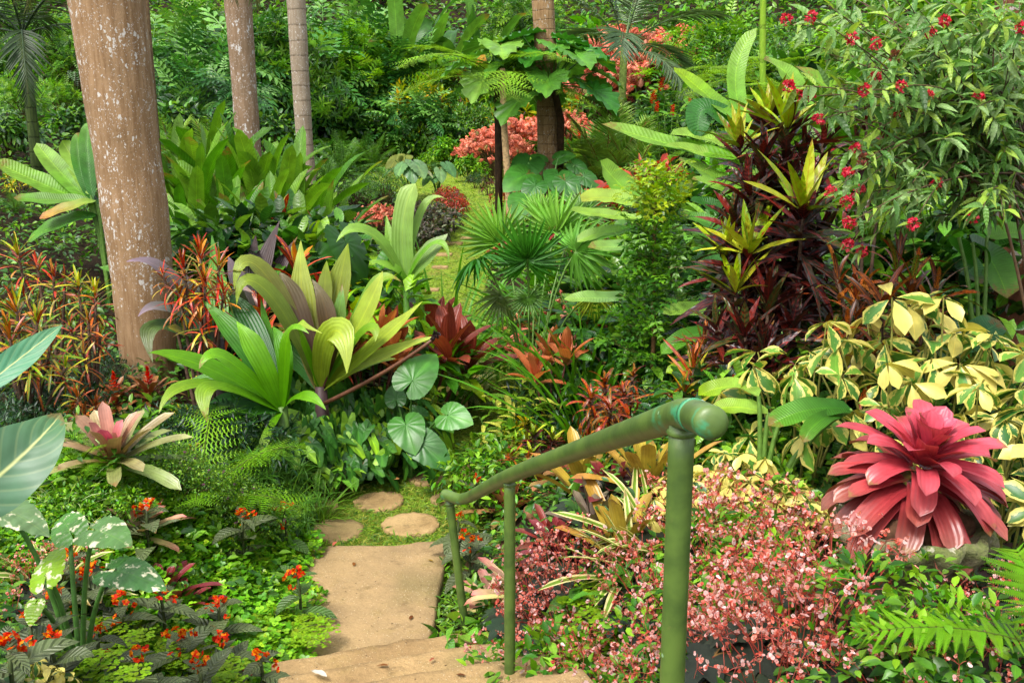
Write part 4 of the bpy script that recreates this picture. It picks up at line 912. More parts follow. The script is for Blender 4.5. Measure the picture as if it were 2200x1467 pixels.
# ================================================================== HANDRAIL
def rail():
    y1, y2, y3 = 1.71, 3.53, 4.82
    r = thing('handrail', 'green painted tubular metal handrail sloping down beside the steps', 'handrail', (0, y2, gz(0, y2)))
    org = np.array(r.location)
    ctl = [W(1528, 908, 1.60), W(1500, 895, 1.68), W(1478, 889, 1.74), W(1448, 895, 1.83), W(1400, 912, 1.98), Wy(1255, 962, 2.62), Wy(1095, 1022, 3.50), Wy(1022, 1060, 4.36), Wy(1003, 1069, 4.62), W(985, 1072, 5.0), W(968, 1066, 5.08), W(955, 1062, 5.12)]
    C = np.array(ctl); P = []
    for i in range(len(C)-1):
        n = 10 if np.linalg.norm(C[i+1]-C[i]) > .5 else 4
        a, b = C[i], C[i+1]; p_, n_ = C[max(i-1, 0)], C[min(i+2, len(C)-1)]
        for t in np.arange(n)/n:
            m0 = (b-p_)/2*min(1, np.linalg.norm(b-a)/max(np.linalg.norm(a-p_), 1e-3)) if i else (b-a); m1 = (n_-a)/2*min(1, np.linalg.norm(b-a)/max(np.linalg.norm(n_-b), 1e-3))
            m0 = m0/np.linalg.norm(m0)*np.linalg.norm(b-a); m1 = m1/np.linalg.norm(m1)*np.linalg.norm(b-a)
            P.append((2*t**3-3*t*t+1)*a+(t**3-2*t*t+t)*m0+(-2*t**3+3*t*t)*b+(t**3-t*t)*m1)
    P.append(C[-1]); P = np.array(P); rad = np.full(len(P), .0285)
    wr = np.clip(1-(P[:, 1]-1.5)/.8, 0, .5); wr = np.maximum(wr, np.clip(1-np.abs(P[:, 1]-4.75)/.3, 0, 1)*.7)
    T0 = P[0]-P[1]; T0 /= np.linalg.norm(T0); T1 = P[-1]-P[-2]; T1 /= np.linalg.norm(T1)
    P = np.concatenate([[P[0]+T0*.010, P[0]+T0*.008, P[0]+T0*.003], P, [P[-1]+T1*.004, P[-1]+T1*.008]]); rad = np.concatenate([[.012, .021, .0268], rad, [.024, .014]])
    wr = np.concatenate([[wr[0]]*3, wr, [wr[-1]]*2])
    mb = MB(); tube(mb, P-org, rad, (0, 0, 0), 28); cc = np.repeat(wr, 28); cc = np.concatenate([cc, [wr[0], wr[-1]]]); mb.c[-1] = np.stack([cc]*4, 1)
    # the collar weld behind the end cap
    q = P[10]; mb2 = MB(); tube(mb2, np.array([P[8], P[9]])-org, .0297, (.9, .9, .9), 28)
    mb.build('rail', M['paint'], r); mb2.build('collar', M['paint'], r)
    for (tx, ty, y, b, rr) in ((1466, 893, y1, None, .0235), (1095, 1024, y2, .42, .0215), (965, 1070, y3, None, .0215)):
        tp = Wy(tx, ty, y); bt = tp.copy(); bt[2] = .9 if y == y1 else .40
        if y == y1: bt[2] = .95
        if y == y3: bt = Wy(1001, 1345, 4.80); bt[2] = -.05
        m3 = MB(); n = 14; tube(m3, (tp+(bt-tp)*np.linspace(0, 1, n)[:, None]-org), rr, (0, 0, 0), 24)
        wv = np.repeat(np.clip(.35-np.linspace(0, 1, n)*2, 0, 1), 24); wv = np.concatenate([wv, [0, 0]]); m3.c[-1] = np.stack([wv]*4, 1)
        m4 = MB(); tube(m4, np.array([tp-[0, 0, .024], tp-[0, 0, .031], tp-[0, 0, .036]])-org, [rr+.001, rr+.005, rr+.001], (.25, .25, .25), 24, False)
        po = m3.build('post', M['paint'], r); m4.build('weld', M['paint'], po)
rail()

# ================================================================== PALM TRUNKS
def trunk(label, pts, widths, y, mat, Zw=None, sink=.5, name='palm_tree', above=4.0, cat='palm tree', flare=.12):
    P = [Wy(px, py, y) for px, py in pts]; rad = [w_/2*y/CP/FPX for w_ in widths]
    P = [P[0]+(P[0]-P[1])/np.linalg.norm(P[0]-P[1])*above]+P; rad = [rad[0]*.92]+rad
    d = P[-1]-P[-2]; d /= np.linalg.norm(d); g = gz(P[-1][0], P[-1][1]); L = max((P[-1][2]-g)/max(-d[2], .3), 0)
    P.append(P[-1]+d*L); rad.append(rad[-1]*(1+flare)); P.append(P[-1]+d*sink); rad.append(rad[-1]*1.05)
    P = np.array(P); s = np.concatenate([[0], np.cumsum(np.linalg.norm(np.diff(P, axis=0), axis=1))])
    n = 60; q = np.linspace(0, s[-1], n); C = np.stack([np.interp(q, s, P[:, i]) for i in range(3)], 1); Rr = np.interp(q, s, rad)
    for _ in range(3): C[1:-1] = (C[:-2]+2*C[1:-1]+C[2:])/4; Rr[1:-1] = (Rr[:-2]+2*Rr[1:-1]+Rr[2:])/4
    Rr = Rr*(1+.012*np.sin(q*7)+.008*RNG.standard_normal(n))
    org = C[-1]; r = thing(name, label, cat, org); mb = MB(); tube(mb, C-org, Rr, (.3, .2, .1), 28)
    mb.build('trunk', M[mat], r)
    return r, C[0]
trunk('thick brown leaning palm trunk speckled with white lichen, nearest of all the trunks', [(229, 0), (262, 250), (297, 500), (314, 700), (322, 800)], [150, 134, 132, 118, 112], 7.95, 'trunk_a', flare=.10)
trunk('slimmer lichen spotted palm trunk rising behind the left paddle leaf clump', [(511, 0), (522, 150), (534, 320)], [55, 50, 50], 15.0, 'trunk_b')
trunk('pale ringed palm trunk in front of the dark glossy shrubs', [(636, 0), (645, 160), (656, 330)], [38, 35, 34], 17.0, 'trunk_c')
trD, _ = trunk('palm trunk with brown fibrous base wrapped by a climbing philodendron', [(1166, 0), (1172, 100), (1176, 200), (1180, 340)], [45, 44, 44, 48], 16.0, 'trunk_d')
trunk('reddish trunk heavily spotted with lichen behind the pink flowered shrub', [(2215, 0), (2200, 250), (2185, 500), (2180, 640)], [130, 130, 140, 165], 7.6, 'trunk_e', name='tree', cat='tree')
trunk('smooth bright green cane of a palm above the tree fern', [(1640, -10), (1638, 120), (1640, 240)], [13, 13, 12], 13.0, 'bamboo')
trunk('thin dark stem of the small lobed leaf tree beside the salmon shrub', [(1079, 150), (1083, 270), (1092, 400)], [13, 13, 15], 15.2, 'bark', name='tree', above=0.02, cat='tree')
# ================================================================== SINGLE PLANTS SHAPED AFTER THE PHOTO
def mid(P0, Mm, P2): return 2*np.asarray(Mm)-.5*(np.asarray(P0)+np.asarray(P2))
def pxplant(name, label, cat, base, Zb, leaves, mat, stemrad=.0, stemcol=GSTEM, kind='crinum', up=(0, -.6, 1), group=None, pet=.0, fold=.15, wave=.03, stem_to=None, k=1.0):
    """A plant whose leaves run from its heart (base, px) through a middle point to a tip, each with its own depth offsets and width in px."""
    b = W(*base, Zb); g = gz(b[0], b[1]); org = np.array([b[0], b[1], g]); r = thing(name, label, cat, org, group=group)
    lv = MB(); st = MB()
    for L in leaves:
        m, t, wp, dm, dt, cb, ct = L[:7]; o = L[7] if len(L) > 7 else {}
        s = o.get('s'); P0 = W(*s, Zb+o.get('ds', 0)) if s else b
        Pm = W(*m, Zb+dm); Pt = W(*t, Zb+dt); wd = wp*(Zb+dm)/FPX
        if pet and (s is not None):
            tube(st, bez(org+[0, 0, -.05], b*.7+P0*.3, P0, 7)-org, [.018, .017, .016, .014, .012, .011, .010], stemcol, 6, False)
        if o.get('x'): bleaf(lv, P0-org, Pm-org, W(*o['x'], Zb+(dm+dt)/2)-org, wd, o.get('up', up), o.get('kind', kind), fold=fold, wave=wave, col=cb, ctip=ct, P3=Pt-org, roll=o.get('roll', 0), cp=o.get('cp', 1.5))
        else: bleaf(lv, P0-org, mid(P0, Pm, Pt)-org, Pt-org, wd, o.get('up', up), o.get('kind', kind), fold=fold, wave=wave, col=cb, ctip=ct, roll=o.get('roll', 0), cp=o.get('cp', 1.5))
    if stemrad: tube(st, [(0, 0, -.1), (b-org)*.5, b-org+[0, 0, .03]], [stemrad*1.2, stemrad, stemrad*.8], stemcol, 10)
    lv.build('leaves', M[mat], r)
    if st.n: st.build('stalks' if pet else 'stem', M['stem'], r)
    return r, org

LM, LM2, OLV, PUR, LIL = c(150, 178, 60), c(178, 200, 80), c(105, 100, 55), c(80, 62, 66), c(165, 145, 160)
G1, G2, G3 = c(90, 155, 35), c(130, 190, 50), c(45, 100, 38)
r1, o1 = pxplant('crinum_lily', 'giant crinum with broad lime leaves and purple brown heart, behind the arrow leaved climber', 'lily', (690, 838), 7.3, [
    ((655, 690), (646, 516), 56, .05, .15, OLV, LM2), ((722, 650), (748, 522), 52, .05, .05, OLV, LM), ((696, 660), (702, 560), 34, .0, .0, c(90, 70, 55), LM),
    ((775, 690), (822, 582), 48, -.1, -.1, LM, LM2), ((800, 640), (863, 606), 34, .1, .05, G1, LM, dict(x=(800, 560))), ((800, 745), (908, 648), 44, -.15, -.25, LM, LM2),
    ((800, 772), (938, 722), 36, -.1, -.15, LM2, LM2), ((680, 690), (745, 802), 64, -.35, -.55, LM, LM2, dict(x=(752, 660), up=(0, -1, .6))),
    ((590, 560), (503, 622), 46, -.1, -.25, OLV, LM, dict(x=(512, 500))), ((615, 640), (508, 655), 44, -.2, -.3, c(80, 100, 40), LM, dict(x=(515, 530))),
    ((630, 660), (692, 716), 26, -.35, -.5, G1, LM2, dict(x=(610, 685))), ((770, 700), (806, 735), 34, -.25, -.35, G1, LM, dict(x=(815, 675))),
    ((640, 670), (600, 585), 50, -.05, .0, c(85, 60, 55), OLV), ((705, 700), (670, 600), 40, -.2, -.15, c(90, 55, 55), OLV), ((720, 720), (735, 610), 36, -.15, -.1, c(95, 60, 55), G1),
    ((620, 760), (520, 690), 46, .1, .1, G3, G1), ((760, 790), (850, 770), 34, .1, .1, G1, LM)], 'crinum', .055, c(75, 52, 52))
fs = MB(); tube(fs, bez(W(690, 870, 7.25), W(840, 800, 6.95), W(932, 728, 6.8), 10)-o1, np.linspace(.017, .012, 10), c(110, 70, 48), 8); fs.build('flower_stalk', M['stem'], r1)
fs = MB(); p = W(935, 722, 6.77)-o1
for k_ in range(16): d = rndir(1)[0]; T = merge([(T_ROUND, (0, 0, 0), (math.cos(a), math.sin(a), 0), (0, 0, 1), 1) for a in (0,)]); fs.scatter(T_PET, np.repeat((p+d*.022)[None], 4, 0), rndir(4), rndir(4), np.full(4, .022), jit(c(45, 22, 25), 4))
fs.build('seed_head', M['stem'], r1)
pxplant('crinum_lily', 'green crinum with long arching strap leaves, one tipped orange, left of the lime crinum', 'lily', (606, 882), 6.85, [
    ((450, 792), (318, 758), 58, -.2, -.5, G1, G2, dict(cp=2)), ((525, 745), (436, 646), 48, .0, .1, G3, G1), ((548, 715), (488, 628), 50, .2, .35, G3, c(55, 110, 45)),
    ((558, 770), (508, 690), 48, -.15, -.1, G1, G2), ((618, 770), (664, 716), 32, -.2, -.35, G1, G2, dict(x=(600, 665))), ((612, 770), (585, 700), 36, -.1, .0, G1, G1),
    ((520, 790), (428, 792), 42, -.3, -.45, G1, G2, dict(x=(450, 720))), ((430, 824), (341, 888), 36, -.45, -.7, G1, LM), ((460, 815), (447, 912), 46, -.45, -.65, G1, LM, dict(x=(415, 800))),
    ((510, 855), (436, 884), 38, -.1, -.2, G3, G3), ((540, 885), (478, 912), 34, -.2, -.35, G3, G1), ((470, 860), (418, 985), 30, -.3, -.5, G3, c(60, 110, 40), dict(x=(420, 850))),
    ((650, 850), (700, 880), 30, -.2, -.3, G1, G2), ((575, 930), (560, 990), 22, -.25, -.35, G1, LM), ((590, 800), (560, 640), 40, .25, .3, G3, G1), ((480, 820), (395, 830), 40, .0, .0, G3, G1)], 'crinum', .05, c(90, 125, 45))
pxplant('crinum_lily', 'purple leaved crinum between the lime crinum and the big trunk', 'lily', (560, 700), 8.1, [
    ((560, 600), (602, 472), 40, .1, .2, c(70, 62, 50), PUR), ((590, 600), (640, 508), 34, .2, .3, PUR, PUR), ((545, 600), (550, 505), 36, .1, .15, c(60, 70, 45), PUR),
    ((520, 620), (490, 550), 38, -.05, -.1, c(60, 75, 45), LIL), ((510, 640), (545, 630), 34, -.2, -.3, G3, LIL, dict(x=(470, 580))), ((580, 640), (620, 600), 40, .05, .05, G3, PUR)], 'crinum', .05, PUR)
pxplant('crinum_lily', 'crinum with lilac tipped drooping leaves resting against the big trunk', 'lily', (470, 735), 7.4, [
    ((380, 590), (272, 562), 36, -.1, -.35, c(70, 80, 60), LIL, dict(x=(330, 545))), ((390, 655), (296, 680), 36, -.1, -.35, G3, LIL, dict(x=(330, 640))), ((360, 700), (328, 778), 44, -.15, -.4, G3, c(110, 120, 70), dict(x=(290, 660))),
    ((400, 715), (360, 700), 34, -.3, -.4, c(90, 110, 45), c(150, 140, 60)), ((430, 660), (400, 590), 40, .05, .1, G3, PUR), ((470, 650), (455, 505), 44, .25, .3, G1, c(110, 170, 80))], 'crinum', .05, c(70, 60, 60))

BN, BN2, BND = c(105, 165, 50), c(150, 195, 85), c(55, 115, 42)
pxplant('heliconia', 'tall paddle leaved plant reaching left behind the dark red croton, longest leaf pointing left', 'heliconia', (1650, 620), 7.4, [
    ((1450, 312), (1292, 266), 52, .3, .3, BN, BN2, dict(s=(1640, 350), kind='paddle')), ((1520, 205), (1448, 145), 42, .6, .9, BN, LIME[0], dict(s=(1600, 270), kind='paddle')),
    ((1545, 245), (1500, 300), 66, .5, .3, BND, BND, dict(s=(1600, 290), kind='paddle', x=(1490, 190))), ((1535, 300), (1440, 290), 46, .3, .2, BN2, BN2, dict(s=(1630, 350), kind='paddle')),
    ((1530, 335), (1430, 312), 38, .2, .1, BN2, BN2, dict(s=(1630, 380), kind='paddle')), ((1525, 375), (1458, 342), 42, .2, .1, BN, BN2, dict(s=(1620, 420), kind='paddle')), ((1550, 405), (1486, 385), 36, .1, 0, BN, BN2, dict(s=(1620, 440), kind='paddle')),
    ((1580, 170), (1625, 60), 40, .5, .7, BN, BN2, dict(s=(1620, 300), kind='paddle')), ((1700, 170), (1640, 128), 46, .5, .5, BN, BN2, dict(s=(1740, 260), kind='paddle'))], 'banana', kind='paddle', pet=1, wave=.04, fold=.25)
pxplant('heliconia', 'light green paddle leaves fanning out behind the slim tiered tree', 'heliconia', (1415, 640), 7.6, [
    ((1335, 400), (1288, 346), 62, .3, .3, BN, BN2, dict(s=(1390, 450), kind='paddle')), ((1310, 425), (1250, 432), 52, .1, 0, BN2, LM2, dict(s=(1390, 445), kind='paddle')), ((1300, 462), (1225, 452), 34, .0, -.1, BN2, BN2, dict(s=(1390, 470), kind='paddle')),
    ((1350, 532), (1262, 532), 42, -.1, -.2, c(120, 170, 110), BN2, dict(s=(1440, 545), kind='paddle')), ((1450, 420), (1490, 400), 50, .3, .3, BN, BN2, dict(s=(1400, 450), kind='paddle')), ((1310, 640), (1212, 642), 40, -.5, -.6, c(120, 170, 110), BN2, dict(s=(1420, 640), kind='paddle')), ((1300, 500), (1240, 520), 40, .2, .2, BN, BN2, dict(s=(1380, 500), kind='paddle'))], 'banana', kind='paddle', pet=1, wave=.04, fold=.25)
pxplant('heliconia', 'deep green paddle leaves between the slim tiered tree and the dark croton', 'heliconia', (1590, 690), 7.0, [
    ((1545, 452), (1484, 430), 44, .4, .4, BND, BND, dict(s=(1600, 500), kind='paddle')), ((1530, 482), (1462, 462), 42, .3, .3, c(70, 130, 70), BN, dict(s=(1600, 520), kind='paddle')), ((1525, 510), (1474, 505), 36, .2, .2, BND, BN, dict(s=(1590, 540), kind='paddle')),
    ((1500, 665), (1422, 672), 46, -.1, -.2, BN, BN2, dict(s=(1575, 665), kind='paddle')), ((1500, 570), (1440, 600), 50, .1, .1, BND, BND, dict(s=(1570, 560), kind='paddle')), ((1490, 720), (1420, 760), 46, -.2, -.3, BND, BN, dict(s=(1570, 710), kind='paddle')), ((1500, 790), (1430, 800), 40, -.6, -.8, BN, LIME[0], dict(s=(1560, 800), kind='paddle'))], 'banana', kind='paddle', pet=1, wave=.04, fold=.25)
pxplant('heliconia', 'low paddle leaves spreading under the yellow variegated shrub behind the rail end', 'heliconia', (1640, 960), 4.6, [
    ((1570, 830), (1500, 850), 50, .3, .3, BN2, LIME[0], dict(s=(1630, 850), kind='paddle')), ((1590, 875), (1530, 880), 46, .1, .1, BN2, LIME[0], dict(s=(1650, 890), kind='paddle')), ((1740, 880), (1650, 915), 60, -.1, -.15, BND, BN, dict(s=(1830, 880), kind='paddle')),
    ((1760, 905), (1725, 950), 40, -.2, -.3, BND, BN, dict(s=(1810, 890), kind='paddle')), ((1700, 870), (1680, 850), 36, .2, .2, BN2, BN2, dict(s=(1680, 900), kind='paddle'))], 'banana', kind='paddle', pet=1, wave=.04, fold=.25)
pxplant('banana_plant', 'broad dark banana leaves hanging against the reddish spotted trunk', 'banana plant', (2120, 720), 6.0, [
    ((2130, 560), (2165, 640), 90, .1, .0, BND, BN, dict(s=(2090, 520), kind='paddle')), ((2070, 560), (2110, 610), 70, .3, .2, BND, BND, dict(s=(2060, 510), kind='paddle')), ((2190, 500), (2240, 520), 60, 0, 0, BN, BN, dict(s=(2120, 510), kind='paddle')), ((2090, 730), (2150, 690), 80, -.2, -.2, BND, c(90, 150, 100), dict(s=(2040, 770), kind='paddle')), ((2020, 740), (1960, 760), 60, -.2, -.2, BND, c(90, 150, 100), dict(s=(2080, 740), kind='paddle'))], 'banana', kind='paddle', pet=1, wave=.03, fold=.2)
pxplant('heliconia', 'wide paddle leaf clump half hidden behind the big trunk', 'heliconia', (225, 520), 10.0, [
    ((90, 395), (-15, 345), 52, .1, .0, BN, BN2, dict(s=(190, 435), kind='paddle')), ((130, 370), (78, 308), 44, .2, .3, BN, BN2, dict(s=(190, 430), kind='paddle')), ((160, 350), (133, 302), 40, .3, .3, BN2, BN2, dict(s=(195, 420), kind='paddle')),
    ((170, 340), (172, 285), 32, .2, .2, BND, BN, dict(s=(195, 430), kind='paddle')), ((188, 320), (196, 262), 34, .1, .2, BND, BN, dict(s=(200, 430), kind='paddle')), ((110, 430), (30, 425), 40, -.1, -.2, c(120, 165, 80), BN, dict(s=(200, 430), kind='paddle')),
    ((150, 445), (85, 470), 34, -.2, -.3, BN2, c(210, 150, 90), dict(s=(205, 430), kind='paddle')), ((130, 480), (60, 520), 44, -.2, -.2, BND, BN, dict(s=(210, 460), kind='paddle')), ((215, 430), (260, 380), 34, .3, .3, BN, BN, dict(s=(200, 440), kind='paddle')), ((150, 410), (70, 380), 40, .3, .4, BND, BN, dict(s=(210, 440), kind='paddle'))], 'banana', kind='paddle', pet=1, wave=.04, fold=.25)
# pleated palm seedling and its neighbours
PG = c(120, 165, 70); PGL = c(165, 198, 105)
pxplant('pleated_palm', 'young palm with broad pleated grey green leaves beside the far grass path', 'palm', (872, 612), 8.6, [
    ((866, 480), (893, 394), 46, .0, .0, PG, PGL, dict(kind='band')), ((905, 455), (958, 428), 20, .1, .1, PG, PGL), ((815, 480), (722, 520), 34, -.2, -.3, PG, BN2, dict(x=(760, 470))), ((915, 555), (962, 502), 50, -.1, -.1, PG, c(150, 175, 120)), ((845, 540), (830, 462), 24, .1, .2, BN, BN2), ((905, 520), (965, 560), 18, -.2, -.3, BN, BN2, dict(x=(960, 490))), ((850, 580), (790, 560), 28, -.1, -.2, BN, BN2), ((880, 560), (860, 480), 30, .1, .1, BN, BN2)], 'crinum', .03, BN, fold=.3)

def hleaf(mb, pp, tip, Z, dZ, L=None, T=T_HEART, col=None, nrm=(0, -.75, .65), org=0, wx=1.0):
    P = W(*pp, Z); Q = W(*tip, Z+dZ); d = Q-P; l = np.linalg.norm(d)
    mb.scatter(T, (P-org)[None], d[None], np.array([nrm], float), np.array([[l*wx, l, l]]), np.clip(np.asarray(col), 0, 1)[None])
    return P-org
def earplant(name, label, cat, base, Z, leaves, mat='alocasia', T=T_HEART, stem=c(90, 140, 60), sr=.008):
    b = hit(*base) if Z is None else W(*base, Z); g = gz(b[0], b[1]); org = np.array([b[0], b[1], g]); r = thing(name, label, cat, org); lv = MB(); st = MB()
    for L in leaves:
        pp, tip, z, dz, col = L[:5]; o = L[5] if len(L) > 5 else {}
        p = hleaf(lv, pp, tip, z, dz, None, o.get('T', T), col*random.uniform(.9, 1.1), o.get('n', (0, -.75, .65)), org, o.get('wx', 1.0))
        tube(st, bez((0, 0, -.05), (p[0]*.3, p[1]*.3, p[2]*.8), p, 9), np.linspace(sr*1.5, sr, 9), stem, 6, False)
    lv.build('leaves', M[mat], r); st.build('stalks', M['stem'], r); return r
AG = c(70, 130, 50); AG2 = c(60, 115, 48)
earplant('elephant_ear', 'elephant ear with four big heart shaped leaves at the edge of the arrow leaved climber', 'elephant ear', (880, 960), 7.5, [
    ((886, 818), (936, 752), 7.15, .1, AG, dict(wx=1.05)), ((872, 912), (890, 968), 6.95, -.15, AG, dict(wx=1.15)), ((962, 892), (1012, 904), 7.1, -.1, c(85, 145, 65), dict(wx=1.2)), ((905, 952), (968, 1003), 6.9, -.1, AG2, dict(wx=.9)), ((850, 858), (842, 820), 7.4, .1, AG2), ((905, 890), (880, 870), 7.4, 0, AG2)])
earplant('elephant_ear', 'elephant ear with broad dark leaves growing round the foot of the fibrous palm', 'elephant ear', (1175, 450), 15.0, [
    ((1135, 350), (1110, 395), 15.1, -.3, AG2), ((1165, 345), (1140, 330), 15.4, 0, AG), ((1200, 340), (1235, 330), 15.2, -.1, AG), ((1200, 375), (1195, 405), 14.8, -.3, AG2, dict(wx=1.2)), ((1130, 375), (1085, 400), 14.9, -.3, AG, dict(wx=1.1)), ((1235, 355), (1265, 375), 15.1, -.1, AG2),
    ((1130, 430), (1110, 462), 14.4, -.3, c(80, 140, 60), dict(wx=1.3)), ((1175, 430), (1180, 470), 14.4, -.3, c(80, 140, 60), dict(wx=1.3)), ((1220, 420), (1232, 462), 14.5, -.3, AG, dict(wx=1.3)), ((1255, 380), (1290, 400), 14.9, -.1, AG2), ((1150, 400), (1130, 440), 14.6, -.2, AG2), ((1215, 390), (1240, 430), 14.6, -.2, AG2)], sr=.014)
earplant('variegated_alocasia', 'alocasia with white splashed leaves left of the small orange flowered plants', 'alocasia', (160, 1330), 3.9, [
    ((205, 1138), (268, 1150), 3.85, -.12, c(95, 140, 75), dict(n=(0, -.45, 1), wx=.9)), ((250, 1225), (340, 1240), 3.7, -.12, c(70, 120, 60), dict(n=(.1, -.5, 1), wx=.7)), ((5, 1092), (96, 1120), 3.7, -.1, c(110, 145, 95), dict(n=(.1, -.3, 1), wx=.7)), ((100, 1235), (115, 1160), 3.7, .1, c(140, 185, 50), dict(n=(-.3, -.8, .4), wx=1.1)), ((150, 1140), (120, 1095), 4.0, .1, c(85, 140, 60)), ((75, 1300), (60, 1340), 3.6, -.05, c(130, 175, 50))], 'aloc_var', T_HEART_V)
# two huge leaves pushing in from beside the viewer
def bigleaf(label, pts, Z, wpx, cb, ct, mat='alocasia', kind='ovate'):
    P = [W(x, y, z) for (x, y), z in zip(pts, Z)]; org = np.array([P[0][0]-.25, P[0][1], 0]); org[2] = gz(org[0], org[1]); r = thing('elephant_ear', label, 'elephant ear', org); lv = MB(); st = MB()
    bleaf(lv, P[0]-org, mid(P[0], P[1], P[2])-org, P[2]-org, wpx*Z[1]/FPX, (.2, -1, .5), kind, 18, 4, .22, .025, col=cb, ctip=ct)
    tube(st, bez((0, 0, -.05), (P[0]-org)*[.2, .2, .7], P[0]-org, 8), .012, c(130, 160, 90), 7, False); lv.build('leaf_blade', M[mat], r); st.build('stalk', M['stem'], r)
BL = c(80, 120, 88)
M['big'] = leaf_mat('leaf_big_grey_green', rough=.42, trans=.15, rib=.9, ribw=.08, ribcol=c(215, 220, 150), veins=7, vs_=.1, slant=3.0, bump=.15, noise=.12)
bigleaf('huge grey green elephant ear leaf with pale midrib at the left edge', [(-95, 1095), (40, 985), (132, 888)], (3.3, 3.3, 3.45), 165, BL, c(95, 140, 90), 'big')
bigleaf('long blue green leaf slanting up across the orange croton at the left edge', [(-60, 850), (45, 768), (134, 698)], (3.6, 3.7, 3.8), 62, c(85, 150, 110), c(110, 165, 120), 'big', 'lance')

# fan palm
def fan(mb, P, ax, nrm, Rr, seg, col, spread=140, T=None, cup=.12, org=0):
    ax = np.asarray(ax, float)/np.linalg.norm(ax); nrm = np.asarray(nrm, float); nrm -= ax*np.dot(ax, nrm); nrm /= np.linalg.norm(nrm); sd = np.cross(ax, nrm)
    q = np.linspace(-1, 1, seg)*R(spread); D = ax*np.cos(q)[:, None]+sd*np.sin(q)[:, None]+nrm*(cup+.1*RNG.standard_normal((seg, 1)))
    mb.scatter(T, np.repeat((P-org)[None], seg, 0), D, np.repeat(nrm[None], seg, 0), Rr*(.72+.28*np.cos(q*.6))*(1+.05*RNG.standard_normal(seg)), jit(col, seg, .07, .03))
T_SEG = leaf_t('thin', .115, 6, 1, .8, .16); T_SEGD = leaf_t('thin', .11, 6, 1, .8, .55)
def fanpalm():
    b = W(1140, 720, 8.3); org = np.array([b[0], b[1], gz(b[0], b[1])]); r = thing('fan_palm', 'fan palm with round pleated leaves in the middle of the garden', 'palm', org); lv = MB(); st = MB()
    for (px, py, Z, ax, n, Rp, seg, col, T, sp) in [
        (1133, 556, 7.9, (-.02, -.3, 1), (0, -1, .0), 118, 34, c(80, 155, 52), T_SEG, 150), (1035, 562, 7.8, (-.9, -.4, -.35), (-.3, .3, .9), 100, 26, c(60, 125, 46), T_SEGD, 125), (1238, 540, 8.2, (.9, -.1, .5), (0, -.8, .6), 112, 28, c(105, 165, 64), T_SEGD, 130),
        (1195, 500, 8.5, (.5, .2, 1), (0, -1, .3), 120, 24, c(125, 185, 70), T_SEG, 120), (1075, 520, 8.6, (-.5, .2, 1), (0, -1, .3), 115, 20, c(120, 178, 62), T_SEG, 90), (1135, 640, 7.6, (.1, -.5, -.8), (0, -1, .2), 62, 24, c(80, 125, 45), T_SEG, 140),
        (1275, 628, 7.5, (.4, -.3, -1), (0, -1, .3), 66, 22, c(150, 175, 60), T_SEGD, 75), (1160, 470, 9.0, (.1, .5, 1), (0, -1, .5), 80, 20, c(120, 175, 65), T_SEG, 60), (1250, 460, 9.0, (.8, .3, .8), (0, -1, .5), 80, 20, c(120, 165, 90), T_SEG, 90), (1080, 640, 8.0, (-.5, -.5, -.7), (0, -.7, .7), 80, 20, c(95, 120, 55), T_SEGD, 110)]:
        P = W(px, py, Z); fan(lv, P, ax, n, .86*Rp*Z/FPX, seg, col, sp, T, org=org)
        tube(st, bez((0, 0, 0), (P-org)*[.3, .3, .8], P-org, 7), .009, c(100, 140, 55), 5, False)
    lv.build('leaves', M['strap'], r); st.build('stalks', M['stem'], r)
fanpalm()

# crotons whose heads are placed one by one
def croton_px(label, base, heads, pal, mat, L, Wd, nleaf=30, top=None, topn=7, kind='strap', el=(80, -35), bend=(.2, .9), Lv=(.55, 1), stemc=c(95, 75, 60), fill=None):
    b = W(*base); org = np.array([b[0], b[1], gz(b[0], b[1])]); r = thing('croton', label, 'croton', org); lv = MB(); st = MB()
    for h in heads:
        px, py, Z, sc, tp = h[:5]; p = W(px, py, Z)-org; pal_ = h[5] if len(h) > 5 else pal
        tube(st, bez((random.uniform(-.05, .05), random.uniform(-.05, .05), -.1), (p[0]*.5, p[1]*.5, p[2]*.5), p, 7), np.linspace(.016, .009, 7), stemc, 6)
        ax = (p[0]*.6, p[1]*.6-.15, 1)
        if tp: rosette(lv, topn, L*sc*.95, Wd*sc*1.1, (84, 22), (.05, .5), kind, pal=top, p0=p+[0, 0, .03], fold=.3, wave=.02, Lv=(.75, 1), ax=ax)
        rosette(lv, int(nleaf*sc), L*sc, Wd*sc, (el[0] if not tp else 55, el[1]), bend, kind, pal=pal_, z=(.02, -L*sc*.9), p0=p, fold=.25, wave=.03, jl=.2, je=.22, roll=.5, Lv=Lv, ax=ax)
    lv.build('leaves', M[mat], r); st.build('stems', M['bark'], r)
CG = [c(150, 185, 45), c(120, 160, 45), c(175, 190, 60)]
croton_px('tall dark maroon croton tiered with green tipped rosettes', (1690, 800, 6.2), [(1690, 290, 6.2, 1.0, 1), (1655, 275, 6.4, .9, 1), (1725, 330, 6.3, .9, 0), (1640, 340, 6.0, .9, 0), (1610, 400, 5.9, .8, 0), (1590, 330, 6.1, .8, 1), (1580, 470, 5.9, .8, 0), (1770, 300, 6.3, .7, 0), (1725, 470, 5.7, 1.05, 1), (1690, 400, 6.1, .9, 0), (1740, 400, 6.0, .9, 0), (1610, 560, 5.8, 1.0, 2), (1650, 500, 6.2, .9, 0), (1700, 560, 6.0, 1.0, 0), (1760, 520, 6.2, .9, 0)], CR_DARK, 'croton_dark', .42, .058, 40, CG, 12, kind='lance')
